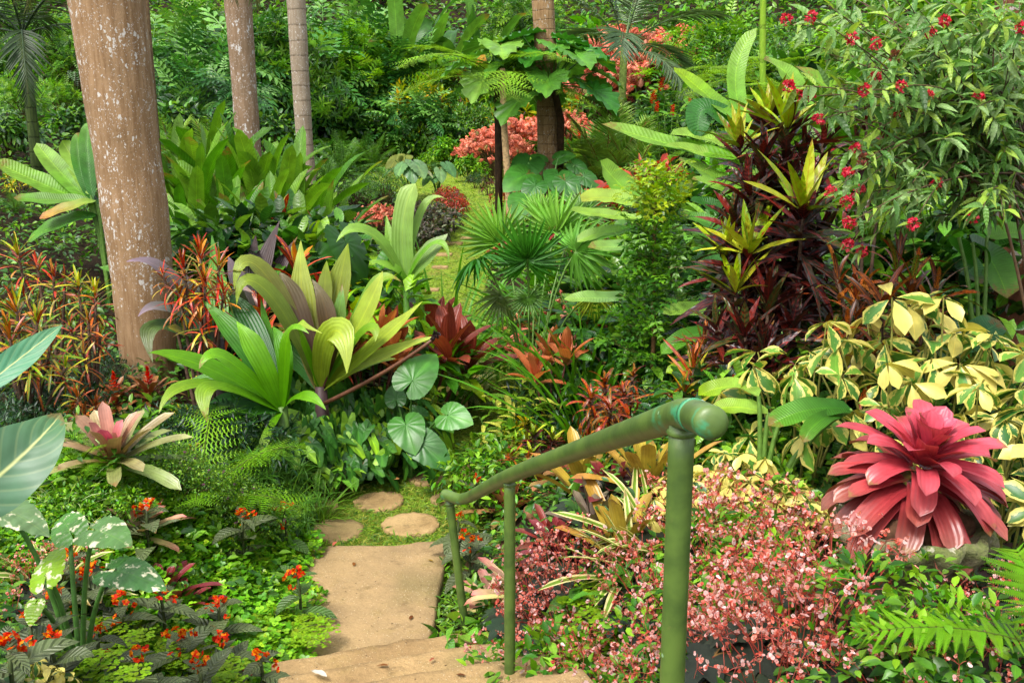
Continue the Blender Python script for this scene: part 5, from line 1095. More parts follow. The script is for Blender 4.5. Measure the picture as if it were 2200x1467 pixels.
croton_px('low dark maroon croton below the tiered one, some leaves lime', (1640, 860, 5.6), [(1650, 640, 5.6, 1.0, 0), (1560, 560, 5.9, .8, 1), (1540, 700, 5.6, .8, 0), (1600, 720, 5.5, .95, 0), (1580, 640, 5.7, .8, 1), (1700, 700, 5.6, .9, 0), (1640, 750, 5.4, .9, 0), (1720, 630, 5.9, 1, 0), (1620, 800, 5.5, .7, 0), (1670, 840, 5.4, .8, 0)], CR_DARK, 'croton_dark', .40, .05, 38, CG, 10, kind='lance')
croton_px('dark croton with upright green heart behind the pink flowered shrub', (1870, 520, 6.9), [(1862, 240, 6.9, 1.0, 1), (1900, 300, 6.9, .9, 0), (1840, 330, 6.9, .8, 0)], CR_DARK, 'croton_dark', .40, .06, 30, CG, 10, kind='lance')
croton_px('lanky orange and brown croton with long drooping blades behind the variegated shrub', (1900, 900, 5.3), [(1895, 660, 5.2, 1.0, 0), (1960, 600, 5.4, 1.0, 0), (1840, 640, 5.4, .9, 0), (1990, 700, 5.2, .9, 0), (1880, 760, 5.1, .9, 0), (1930, 560, 5.6, .9, 0), (1800, 600, 5.6, .8, 0), (2010, 620, 5.5, .9, 0), (1820, 720, 5.3, .8, 0)], CR_OR, 'croton_or', .36, .032, 24, el=(80, -10), bend=(.5, 1.6))
croton_px('orange narrow leaved croton tuft in front of the dark maroon croton', (1490, 900, 5.6), [(1490, 790, 5.5, 1.0, 0), (1510, 740, 5.7, .8, 0), (1470, 840, 5.4, .7, 0)], CR_OR+[c(180, 190, 55)], 'croton_red', .27, .02, 44, el=(80, -20))
croton_px('bright red and orange croton standing against the big trunk', (430, 760, 7.1), [(430, 545, 7.1, 1.0, 0), (395, 575, 7.0, .9, 0), (470, 570, 7.1, .9, 0), (440, 605, 6.95, .95, 0), (385, 630, 7.0, .8, 0), (430, 690, 6.9, .8, 0), (480, 630, 7.0, .8, 0), (350, 590, 7.1, .6, 0)], CR_RED, 'croton_red', .24, .019, 38, el=(82, -35), bend=(.3, 1.2))
croton_px('curly dark red croton mound behind the handrail', (1300, 930, 5.9), [(1300, 830, 5.8, 1.0, 0), (1270, 860, 5.75, .9, 0), (1340, 850, 5.8, .9, 0), (1310, 880, 5.6, .9, 0), (1360, 810, 6.0, .7, 0)], [c(110, 40, 35), c(150, 60, 40), c(80, 40, 30), c(170, 95, 50), c(90, 80, 35)], 'croton_red', .2, .022, 40, el=(75, -30), bend=(1.0, 2.8))
croton_px('tall sparse croton with red tipped whorls left of the big trunk', (110, 760, 7.2), [(40, 555, 7.3, .9, 1), (115, 590, 7.1, .9, 0), (80, 570, 7.3, .7, 0), (140, 600, 7.1, .6, 0)], CR_RED, 'croton_red', .24, .02, 30, CR_YEL, 8)
croton_px('orange croton mound with golden leaves at the left side', (50, 850, 6.4), [(35, 660, 6.4, 1.0, 0), (80, 690, 6.3, .9, 0), (20, 720, 6.2, .9, 0), (110, 740, 6.2, .8, 0), (60, 760, 6.1, .8, 0), (-20, 650, 6.5, 1, 0), (140, 790, 6.2, .6, 0)], CR_OR+CR_YEL[:2]+GREENS[:2], 'croton_red', .26, .022, 38)
croton_px('croton with yellow green crests between the orange mound and the big trunk', (190, 800, 6.8), [(170, 625, 6.9, .8, 1), (205, 640, 6.9, .8, 1), (190, 690, 6.7, .8, 0), (150, 700, 6.7, .7, 0), (180, 760, 6.6, .7, 0), (215, 720, 6.8, .6, 0)], CR_RED+CR_OR, 'croton_red', .22, .02, 30, CR_YEL, 10)

# the shrub with pink flower heads
def panama():
    b = W(2290, 800, 5.4); org = np.array([b[0], b[1], gz(b[0], b[1])]); r = thing('flowering_shrub', 'airy shrub of arching branches with narrow leaves and pink flower heads', 'shrub', org)
    lv = MB(); st = MB(); heads = [(1689, 43), (1743, 38), (1830, 83), (1881, 95), (1962, 60), (1997, 70), (1924, 121), (1694, 186), (1714, 206), (1738, 208), (1858, 194), (1881, 167), (1935, 187), (1992, 207), (2102, 208), (1758, 259), (1924, 242), (1840, 322), (1821, 373), (1857, 344), (1847, 409), (1833, 429), (1818, 436), (1785, 414), (2012, 394), (1826, 479), (1961, 482), (1821, 526), (1852, 541), (2090, 468), (2030, 45), (2195, 60)]
    tips = [(px, py, random.uniform(4.2, 4.8)) for px, py in heads]
    for i in range(150):
        px = 1720+500*random.random()**.7; py = random.uniform(-60, 500) if px > 1800 else random.uniform(-40, 240)
        tips.append((px, py, random.uniform(4.4, 5.9)))
    P = []; D = []; fm = []
    for i, (px, py, Z) in enumerate(tips):
        tip = W(px, py, Z)-org; s0 = np.array([random.uniform(-.1, .1), random.uniform(-.1, .1), 0])
        src = W(random.uniform(2080, 2260), random.uniform(250, 480), random.uniform(5, 5.6))-org
        C = bez(src, (src*.45+tip*.55)+[0, 0, random.uniform(.05, .3)], tip, 12); tube(st, C, np.linspace(.007, .0018, 12), c(105, 80, 58), 4, False)
        if i % 40 == 0: tube(st, bez(s0, src*[.5, .5, .6], src, 8), np.linspace(.012, .007, 8), c(120, 92, 66), 7, False)
        for j in range(4, 12):
            t = C[j]-C[j-1]; t /= np.linalg.norm(t)
            for q in range(2):
                for s in (-1, 1):
                    pp = C[j-1]+(C[j]-C[j-1])*random.random(); dd = rndir(1)[0]; dd -= t*np.dot(dd, t); P.append(pp); D.append(t*random.uniform(.2, .8)+dd*s*.9+[0, 0, -.15])
        if i < len(heads):
            h = MB(); flower5(h, (0, 0, 0), 34, .0105, [c(228, 75, 95), c(240, 110, 120), c(215, 50, 75)] if i not in (6, 19) else [c(150, 80, 70), c(120, 90, 60)], up=.2, rad=.024, m=4); fm.append((h, tip))
    P = np.array(P); D = np.array(D); n = len(P)
    lv.scatter(leaf_t('lance', .25, 4, 1, .25, .35), P, D, np.array([[0, -.3, 1.]])+.45*RNG.standard_normal((n, 3)), (.095)*(1+.25*RNG.standard_normal(n)).clip(.5, 1.5), pick([c(112, 160, 78), c(88, 138, 64), c(140, 178, 108), c(160, 198, 85)], n, (3, 2.5, 2.5, 2)))
    lv.build('leaves', M['leaf'], r); st.build('branches', M['stem'], r)
    for h, tip in fm:
        o = h.build('flower_head', M['petal'], r); o.location = tip
panama()

# philodendron climbing the fibrous palm, crown of the small lobed leaf tree
def philo(label, px, py, Z, n, L, pet, el=(75, -20), cat='philodendron', name='philodendron', stalk=True, cols=(c(60, 125, 45), c(95, 155, 60)), sd=3):
    random.seed(sd); b = W(px, py, Z); r = thing(name, label, cat, b); 
    for pn, mb, mt in k_philo(n, L=L, pet=pet, el=el, cols=cols): mb.build(pn, M[mt], r)
    m = MB()
    if stalk:
        tube(m, [(0, 0, .05), (0.12, -.02, -.5), (.13, .0, -1.3)], [.05, .06, .05], c(70, 52, 34), 9)
        for i in range(60):
            a = random.random()*6.28; z = -random.random()*1.3; blade(m, (.07*math.cos(a)+.03, .07*math.sin(a), z), a, random.uniform(-1, .8), random.uniform(.08, .25), .012, 1.0, 'blade', 4, 1, .2, 0, 2, 0, c(75, 55, 35)*random.uniform(.6, 1.3))
        m.build('stem', M['bark'], r)
philo('philodendron with wavy lobed leaves clinging high on the fibrous palm', 1188, 185, 15.3, 22, .52, .8)
philo('loose crown of lobed leaves on the thin dark stem', 1072, 150, 15.2, 9, .55, .42, stalk=False, cat='philodendron', sd=9, el=(70, -30), cols=(c(85, 145, 55), c(120, 170, 70)))

# palm behind the big trunk with old fronds hanging down either side of it
def hangpalm():
    b = Wy(285, -150, 11.5); org = np.array([b[0], b[1], gz(b[0], b[1])]); h = b[2]-org[2]; r = thing('palm_tree', 'palm hidden behind the big trunk with olive old fronds hanging either side', 'palm tree', org)
    lv = MB(); st = MB(); tube(st, [(0, 0, -.3), (0, 0, h*.5), (0, 0, h)], [.14, .12, .11], c(130, 105, 75), 12)
    for px, py in ((150, 130), (175, 215), (360, 120), (390, 150), (420, 170), (445, 110), (130, 60), (340, 60), (470, 40), (100, 20)):
        p = Wy(px, py, 11.5+random.uniform(-.5, .5))-org; d = p-[0, 0, h]; az = math.atan2(d[1], d[0]); L = np.linalg.norm(d)*1.35
        frond(lv, (0, 0, h), az, R(45), L, 2.1, 46, .34, T_THIN, (60, 30), .2, .5, c(105, 115, 60)*random.uniform(.7, 1.2), .1, rr=.014, bp=.7, jitc=.2)
    lv.build('crown', M['strap'], r); st.build('trunk', M['bark'], r)
hangpalm()
def darkpalm():
    b = Wy(48, 75, 14); org = np.array([b[0], b[1], gz(b[0], b[1])]); h = b[2]-org[2]; r = thing('palm_tree', 'slim dark palm with a green ringed stem at the shady left edge', 'palm tree', org)
    lv = MB(); st = MB(); d = Wy(88, 440, 14)-org
    tube(st, [(d[0], 0, -.3), (d[0]*.9, 0, h*.3), (d[0]*.4, 0, h*.65), (0, 0, h)], [.085, .075, .07, .08], c(80, 100, 50), 12)
    for i in range(11): frond(lv, (0, 0, h), GA*i, R(80-i*7), 1.9, .9+.08*i, 36, .42, T_THIN, (60, 30), .25, .35, c(60, 85, 50)*random.uniform(.7, 1.1), .1, rr=.016)
    lv.build('crown', M['strap'], r); st.build('trunk', M['trunk_f'], r)
darkpalm()

# big pink bromeliad in its mossy stone bowl
def bigbrom():
    b = W(1962, 1118, 3.75); g = gz(b[0], b[1]); r = thing('stone_planter', 'mossy scalloped stone bowl holding the big pink bromeliad', 'planter', (b[0], b[1], g)); h = b[2]-g
    mb = MB(); n = 72; prf = [(.10, -.05), (.13, 0), (.12, h-.24), (.15, h-.2), (.22, h-.13), (.265, h-.06), (.285, h-.03), (.28, h+.0), (.25, h+.005), (.235, h-.02), (.2, h-.03), (.0, h-.03)]
    V = []; a = np.linspace(0, 6.283, n+1)[:-1]
    for i, (rr, z) in enumerate(prf):
        k = min(1, max(0, (rr-.14)/.1)); s = 1+.045*k*np.cos(a*13)*(1 if i < 9 else .3)+.01*RNG.standard_normal(n)*k
        V.append(np.stack([rr*s*np.cos(a), rr*s*np.sin(a), z-.018*k*np.cos(a*13)*(i in (5, 6, 7))+0*a], 1))
    V = np.concatenate(V); F = [(i*n+j, i*n+(j+1) % n, (i+1)*n+(j+1) % n, (i+1)*n+j) for i in range(len(prf)-1) for j in range(n)]
    mb.add(V, F, V[:, :2], (.3, .3, .2)); mb.build('bowl', M['pot'], r)
    hk = MB()
    for (x, y, z, s) in ((-.1, -.12, h+.0, .08), (.06, -.13, h-.01, .09), (.0, -.03, h+.04, .10), (.13, -.05, h+.0, .08), (-.14, .0, h+.0, .08)):
        u = np.linspace(0, np.pi, 8); v = np.linspace(0, 6.283, 13); U, Vv = np.meshgrid(u, v, indexing='ij')
        Q = np.stack([s*np.sin(U)*np.cos(Vv)+x, s*.8*np.sin(U)*np.sin(Vv)+y, s*.7*np.cos(U)+z], -1).reshape(-1, 3); hk.add(Q, gridF(8, 13), np.zeros((len(Q), 2)), c(105, 75, 55)*random.uniform(.7, 1.1))
    hk.build('husk_filling', M['husk'], r)
    q = thing('bromeliad', 'large pink red bromeliad with drooping lower leaves in the stone bowl', 'bromeliad', (b[0], b[1], b[2]+.17), rot=(R(13), R(2), .4)); lv = MB(); lo = MB()
    pk, pk2, dk, gr = c(222, 70, 95), c(240, 110, 130), c(165, 62, 68), c(150, 120, 90)
    rosette(lv, 36, .275, .084, (82, 8), (.35, 1.15), 'band', cols=(pk, c(205, 75, 85)), ctips=(pk2*.85, c(150, 72, 66)),  p0=(0, 0, .05), z=(.06, -.02), r0=(.01, .05), fold=.38, nc=2, na=10, Lv=(.55, 1.0), roll=.12, jl=.07, wave=.015, je=.06, cp=2)
    rosette(lo, 32, .285, .086, (8, -38), (.5, .9), 'band', cols=(c(185, 58, 66), dk), ctips=(c(150, 78, 66), gr), p0=(0, 0, .0), z=(.01, -.06), r0=(.07, .10), fold=.35, nc=2, na=10, Lv=(.9, 1.0), roll=.15, jl=.08, wave=.02, je=.1, cp=2.5)
    lv.build('leaves', M['brom'], q); lo.build('lower_leaves', M['brom'], q)
    ct = MB(); rosette(ct, 6, .12, .07, (85, 65), (.1, .3), 'band', cols=(c(150, 170, 60), c(200, 120, 90)), p0=(0, 0, .09), fold=.4, nc=2); ct.build('heart', M['brom'], q)
bigbrom()
# ================================================================== REPEATED KINDS
S = k_shrub
kind('glossy', 'shrub', 'shrub', 1.7, 3, lambda: S(1.7, 1.15, 430, T_WH6, .2, DARKG+[c(85, 150, 50)], 14, 'leaf_far', wts=(3, 3, 2, 1, 1)))
kind('zamia', 'cycad_shrub', 'shrub', 1.5, 3, lambda: S(1.5, 1.1, 210, T_ZAM, .55, [c(58, 116, 50), c(76, 138, 58), c(116, 172, 80), c(48, 98, 42)], 12, 'glossy', droop=.35, spread=1.1))
kind('fine', 'shrub', 'shrub', 1.3, 3, lambda: S(1.3, .95, 2600, T_S2, .06, DARKG+[c(90, 130, 60)], 14, 'leaf_far'))
kind('legum', 'shrub', 'shrub', 1.5, 3, lambda: S(1.5, 1.0, 520, T_LEG, .26, GREENS+[c(130, 190, 60)], 12, 'leaf_far', droop=.15))
kind('broad', 'shrub', 'shrub', 1.4, 3, lambda: S(1.4, .9, 620, T_E5, .2, GREENS, 12, 'leaf'))
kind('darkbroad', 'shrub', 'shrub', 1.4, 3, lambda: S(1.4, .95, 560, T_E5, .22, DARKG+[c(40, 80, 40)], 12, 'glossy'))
kind('bigtree', 'tree', 'tree', 5.5, 3, lambda: S(5.5, 2.6, 1500, T_WH6, .34, DARKG+[c(95, 150, 50)], 22, 'leaf_far', zlo=.12, trunk=True))
kind('finetree', 'tree', 'tree', 5.5, 3, lambda: S(5.5, 2.6, 1300, T_LEG, .5, GREENS+DARKG, 22, 'leaf_far', zlo=.12, trunk=True))
kind('salmon', 'salmon_shrub', 'shrub', 1.6, 3, lambda: S(1.6, 1.1, 400, T_WH7D, .15, nl=22, mat='salmon', droop=.1, zlo=.3, wts=(4, 3, 3, 2, .8, .8), cols=[c(238, 152, 130, .66), c(226, 136, 114, .66), c(244, 176, 150, .66), c(210, 120, 98, .66), c(160, 155, 95), c(150, 80, 66)]))
kind('redbush', 'shrub', 'shrub', .6, 2, lambda: S(.6, .5, 700, T_E3, .08, [c(175, 70, 55), c(140, 60, 50), c(200, 95, 70), c(90, 100, 55)], 9, 'leaf_far', wts=(3, 3, 2, 2)))
kind('purplebush', 'shrub', 'shrub', .5, 2, lambda: S(.5, .5, 520, T_E3, .1, [c(85, 85, 70), c(110, 95, 85), c(70, 90, 60), c(120, 130, 100)], 9, 'leaf'))
kind('greenbush', 'herb', 'plant', .6, 3, lambda: S(.6, .45, 420, T_O3, .09, GREENS+LIME[:1], 10, 'leaf'))
kind('smallbush', 'herb', 'plant', .45, 3, lambda: S(.45, .4, 700, T_E3, .05, GREENS+[c(130, 180, 60)], 9, 'leaf_far'))
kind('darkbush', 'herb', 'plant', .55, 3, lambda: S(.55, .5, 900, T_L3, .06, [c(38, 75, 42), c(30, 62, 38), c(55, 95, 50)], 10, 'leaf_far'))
kind('limebush', 'herb', 'plant', .6, 2, lambda: S(.6, .45, 520, T_L5, .11, LIME+GREENS, 9, 'leaf'))
kind('maple', 'herb', 'plant', .8, 2, lambda: S(.8, .35, 60, T_MAPLE, .17, [c(135, 190, 60), c(160, 205, 75), c(110, 170, 55)], 7, 'leaf', spread=.7))
kind('cuphea', 'fine_leaved_bush', 'bush', .5, 2, lambda: S(.5, .48, 4200, T_S2, .024, [c(120, 175, 50), c(90, 145, 45), c(150, 195, 65), c(70, 120, 40)], 16, 'leaf_far', zlo=.1, fl=[c(190, 110, 180), c(170, 90, 150)], nf=26, flL=.012))
kind('heli', 'heliconia', 'heliconia', 2.0, 4, lambda: k_heliconia())
kind('heli_pale', 'heliconia', 'heliconia', 1.7, 2, lambda: k_heliconia(1.7, 11, .85, .2, (c(110, 165, 60), c(160, 200, 90)), (84, 35), (.3, 1.0)))
kind('heli_old', 'banana_plant', 'banana plant', 2.6, 2, lambda: k_heliconia(2.6, 12, 1.2, .3, (c(60, 110, 45), c(110, 165, 65)), (86, 40), (.4, 1.6), .35, .55, 'banana', 9))
kind('croton_red', 'croton', 'croton', .8, 3, lambda: k_croton(.8, .35, 7, 22, .2, .026, CR_RED))
kind('croton_or', 'croton', 'croton', .8, 2, lambda: k_croton(.8, .35, 7, 24, .22, .026, CR_OR, 'croton_red'))
kind('croton_yel', 'croton', 'croton', .9, 3, lambda: k_croton(.9, .45, 9, 22, .2, .04, CR_YEL+[c(225, 180, 50)], 'croton_yel', kind='lance'))
kind('croton_dark', 'croton', 'croton', .9, 2, lambda: k_croton(.9, .4, 7, 24, .24, .04, CR_DARK, 'croton_dark', CG))
kind('cordy', 'cordyline', 'cordyline', 1.15, 2, lambda: k_cordy(H=1.15, L=.3, Wd=.085))
kind('cordy_red', 'cordyline', 'cordyline', .7, 2, lambda: k_cordy(4, .7, .28, .07, 12, (c(165, 82, 60), c(120, 60, 52)), .2))
kind('b_pink', 'bromeliad', 'bromeliad', .3, 1, lambda: k_brom(26, .36, .062, (c(222, 110, 105), c(165, 120, 70)), (c(215, 150, 105), c(140, 130, 70)), (80, 15), (.1, .7), cp=1.5))
kind('b_yel', 'bromeliad', 'bromeliad', .34, 2, lambda: k_brom(16, .40, .07, (c(190, 185, 60), c(165, 150, 55)), (c(180, 165, 60), c(190, 130, 60)), (84, 30), (.05, .6)))
kind('b_grey', 'bromeliad', 'bromeliad', .3, 1, lambda: k_brom(13, .30, .062, (c(150, 130, 125), c(120, 105, 100)), (c(165, 160, 125), c(130, 120, 95)), (84, 45), (.05, .4)))
kind('b_spot', 'bromeliad', 'bromeliad', .25, 1, lambda: k_brom(20, .30, .075, (c(215, 170, 160), c(190, 165, 110)), (c(225, 130, 150), c(210, 130, 140)), (75, 20), (.2, 1.0), 'brom_spot'))
kind('b_red', 'bromeliad', 'bromeliad', .2, 2, lambda: k_brom(24, .22, .035, (c(200, 45, 50), c(130, 60, 55)), (c(120, 60, 50), c(95, 80, 50)), (75, 10), (.3, .9)))
kind('b_dark', 'bromeliad', 'bromeliad', .2, 2, lambda: k_brom(18, .26, .055, (c(120, 45, 50), c(110, 50, 55)), (c(150, 60, 60), c(105, 45, 50)), (75, 12), (.2, .8)))
kind('b_palepink', 'bromeliad', 'bromeliad', .2, 1, lambda: k_brom(18, .26, .06, (c(225, 205, 170), c(190, 190, 110)), (c(225, 120, 130), c(215, 120, 120)), (70, 5), (.2, .6), cp=2.5))
kind('b_centre', 'bromeliad', 'bromeliad', .3, 1, lambda: k_brom(30, .44, .075, (c(236, 60, 115), c(98, 148, 58)), (c(244, 125, 160), c(138, 168, 92)), (76, 0), (.1, .7), cp=1.6, kp=.33))
kind('b_hang', 'bromeliad', 'bromeliad', .25, 2, lambda: k_brom(34, .36, .042, (c(190, 70, 50), c(140, 95, 50)), (c(150, 110, 55), c(165, 160, 90)), (75, -25), (.6, 1.9), spike=[c(220, 35, 30), c(235, 70, 40)]))
kind('b_guz', 'bromeliad', 'bromeliad', .35, 2, lambda: k_brom(16, .34, .045, (c(120, 165, 60), c(105, 150, 55)), None, (80, 35), (.2, .9), spike=[c(215, 105, 75), c(190, 80, 60)]))
kind('chryso', 'orange_flowered_plant', 'flowering plant', .34, 5, lambda: k_chryso())
kind('chryso_green', 'orange_flowered_plant', 'flowering plant', .34, 2, lambda: k_chryso(col=c(80, 120, 50), lev=3))
kind('cyperus', 'umbrella_sedge', 'sedge', .6, 3, lambda: k_cyperus())
kind('tuft', 'grass_tuft', 'grass tuft', .4, 3, lambda: k_tuft())
kind('tuft_pale', 'grass_tuft', 'grass tuft', .3, 2, lambda: k_tuft(70, .34, .008, c(190, 215, 150), None, (80, 20), (.5, 1.6)))
kind('lilyblade', 'strap_lily', 'plant', .7, 3, lambda: k_tuft(34, .8, .028, c(95, 160, 45), None, (88, 45), (.3, 1.3)))
kind('spider', 'striped_dracaena', 'plant', .45, 2, lambda: k_tuft(26, .52, .036, c(125, 165, 60), None, (85, 20), (.3, 1.2), 'spider', .03, 'strap'))
kind('maiden', 'maidenhair_fern', 'fern', .36, 3, lambda: k_maiden())
kind('begonia', 'begonia', 'begonia', .52, 5, lambda: k_begonia())
kind('begonia_leafy', 'begonia', 'begonia', .42, 3, lambda: k_begonia(.34, .26, 11, 17, 30))
kind('scheff', 'variegated_umbrella_shrub', 'shrub', .8, 3, lambda: k_scheff(n=17, yel=.33, cols=(c(85, 140, 58), c(115, 168, 70))))
kind('scheff_green', 'variegated_umbrella_shrub', 'shrub', .8, 2, lambda: k_scheff(yel=.15))
kind('scheff_yel', 'variegated_umbrella_shrub', 'shrub', .6, 2, lambda: k_scheff(.6, .4, 26, .12, .95))
kind('fern', 'fern', 'fern', .55, 2, lambda: k_fern())
kind('fern_dark', 'fern', 'fern', .6, 2, lambda: k_fern(16, .8, 24, .16, c(85, 135, 45), (80, 15), (.4, 1.2)))
kind('treefern', 'tree_fern', 'tree fern', 2.6, 2, lambda: k_fern(11, 1.35, 24, .42, c(140, 190, 60), (45, 5), (.6, 1.2), 2.0, T_PINNA_L))
kind('areca', 'feather_palm', 'palm', 2.0, 3, lambda: k_palm(14, 1.5, 2.0, 36, .4, c(120, 170, 65), (86, 30), (.4, 1.4), 0, cols=[c(120, 170, 65), c(150, 190, 80), c(95, 145, 60)], rach=c(150, 85, 45)))
kind('palm_dark', 'feather_palm', 'palm', 2.4, 2, lambda: k_palm(12, 1.6, 2.4, 38, .42, c(75, 125, 50), (80, 15), (.5, 1.5), 1.0))
kind('palm_grey', 'feather_palm', 'palm', 3.0, 1, lambda: k_palm(10, 1.9, 3.0, 44, .5, c(85, 115, 75), (75, -5), (.5, 1.5), 1.9, cols=[c(85, 115, 75), c(110, 140, 95), c(60, 85, 50)], stemr=.07))
kind('cycadfern', 'fern_palm', 'palm', 1.2, 2, lambda: k_palm(20, 1.1, 1.2, 40, .2, c(85, 135, 45), (80, 15), (.3, 1.2), 0, Wd=None, vee=.15, sag=.1, ang=(75, 50)))
kind('ginger', 'red_ginger', 'ginger', 1.4, 3, lambda: k_ginger())
kind('yelginger', 'variegated_ginger', 'ginger', .8, 2, lambda: k_ginger(.8, 14, .26, [c(135, 180, 55), c(110, 160, 48), c(195, 205, 90)], ns=0))
kind('aralia', 'tiered_tree', 'tree', 2.2, 1, lambda: k_aralia())
kind('syng', 'arrow_leaf_climber', 'climber', .6, 3, lambda: k_syng())
kind('aloc', 'elephant_ear', 'elephant ear', .8, 3, lambda: k_aloc(8))
kind('aloc_dark', 'elephant_ear', 'elephant ear', 1.3, 2, lambda: k_aloc(13, 1.3, .34, cols=[c(60, 112, 48), c(85, 140, 60)], spread=.5))
kind('aloc_grey', 'grey_alocasia', 'alocasia', .8, 2, lambda: k_aloc(11, .8, .36, T_HEART, [c(80, 125, 75), c(115, 155, 100), c(95, 140, 80), c(190, 205, 150)], 'alocasia', tilt=(.1, .8)))
kind('stripedleaf', 'striped_leaf_plant', 'plant', .4, 2, lambda: [(a, b, 'striped' if a == 'foliage' else m) for a, b, m in S(.4, .35, 90, T_E5, .17, [c(60, 105, 50), c(85, 120, 50), c(150, 120, 60)], 8, 'striped', droop=.1)])
kind('weedy', 'weed', 'plant', .35, 3, lambda: S(.35, .22, 60, T_O3, .085, [c(110, 170, 60), c(85, 145, 50), c(140, 190, 70)], 6, 'leaf', spread=.6))

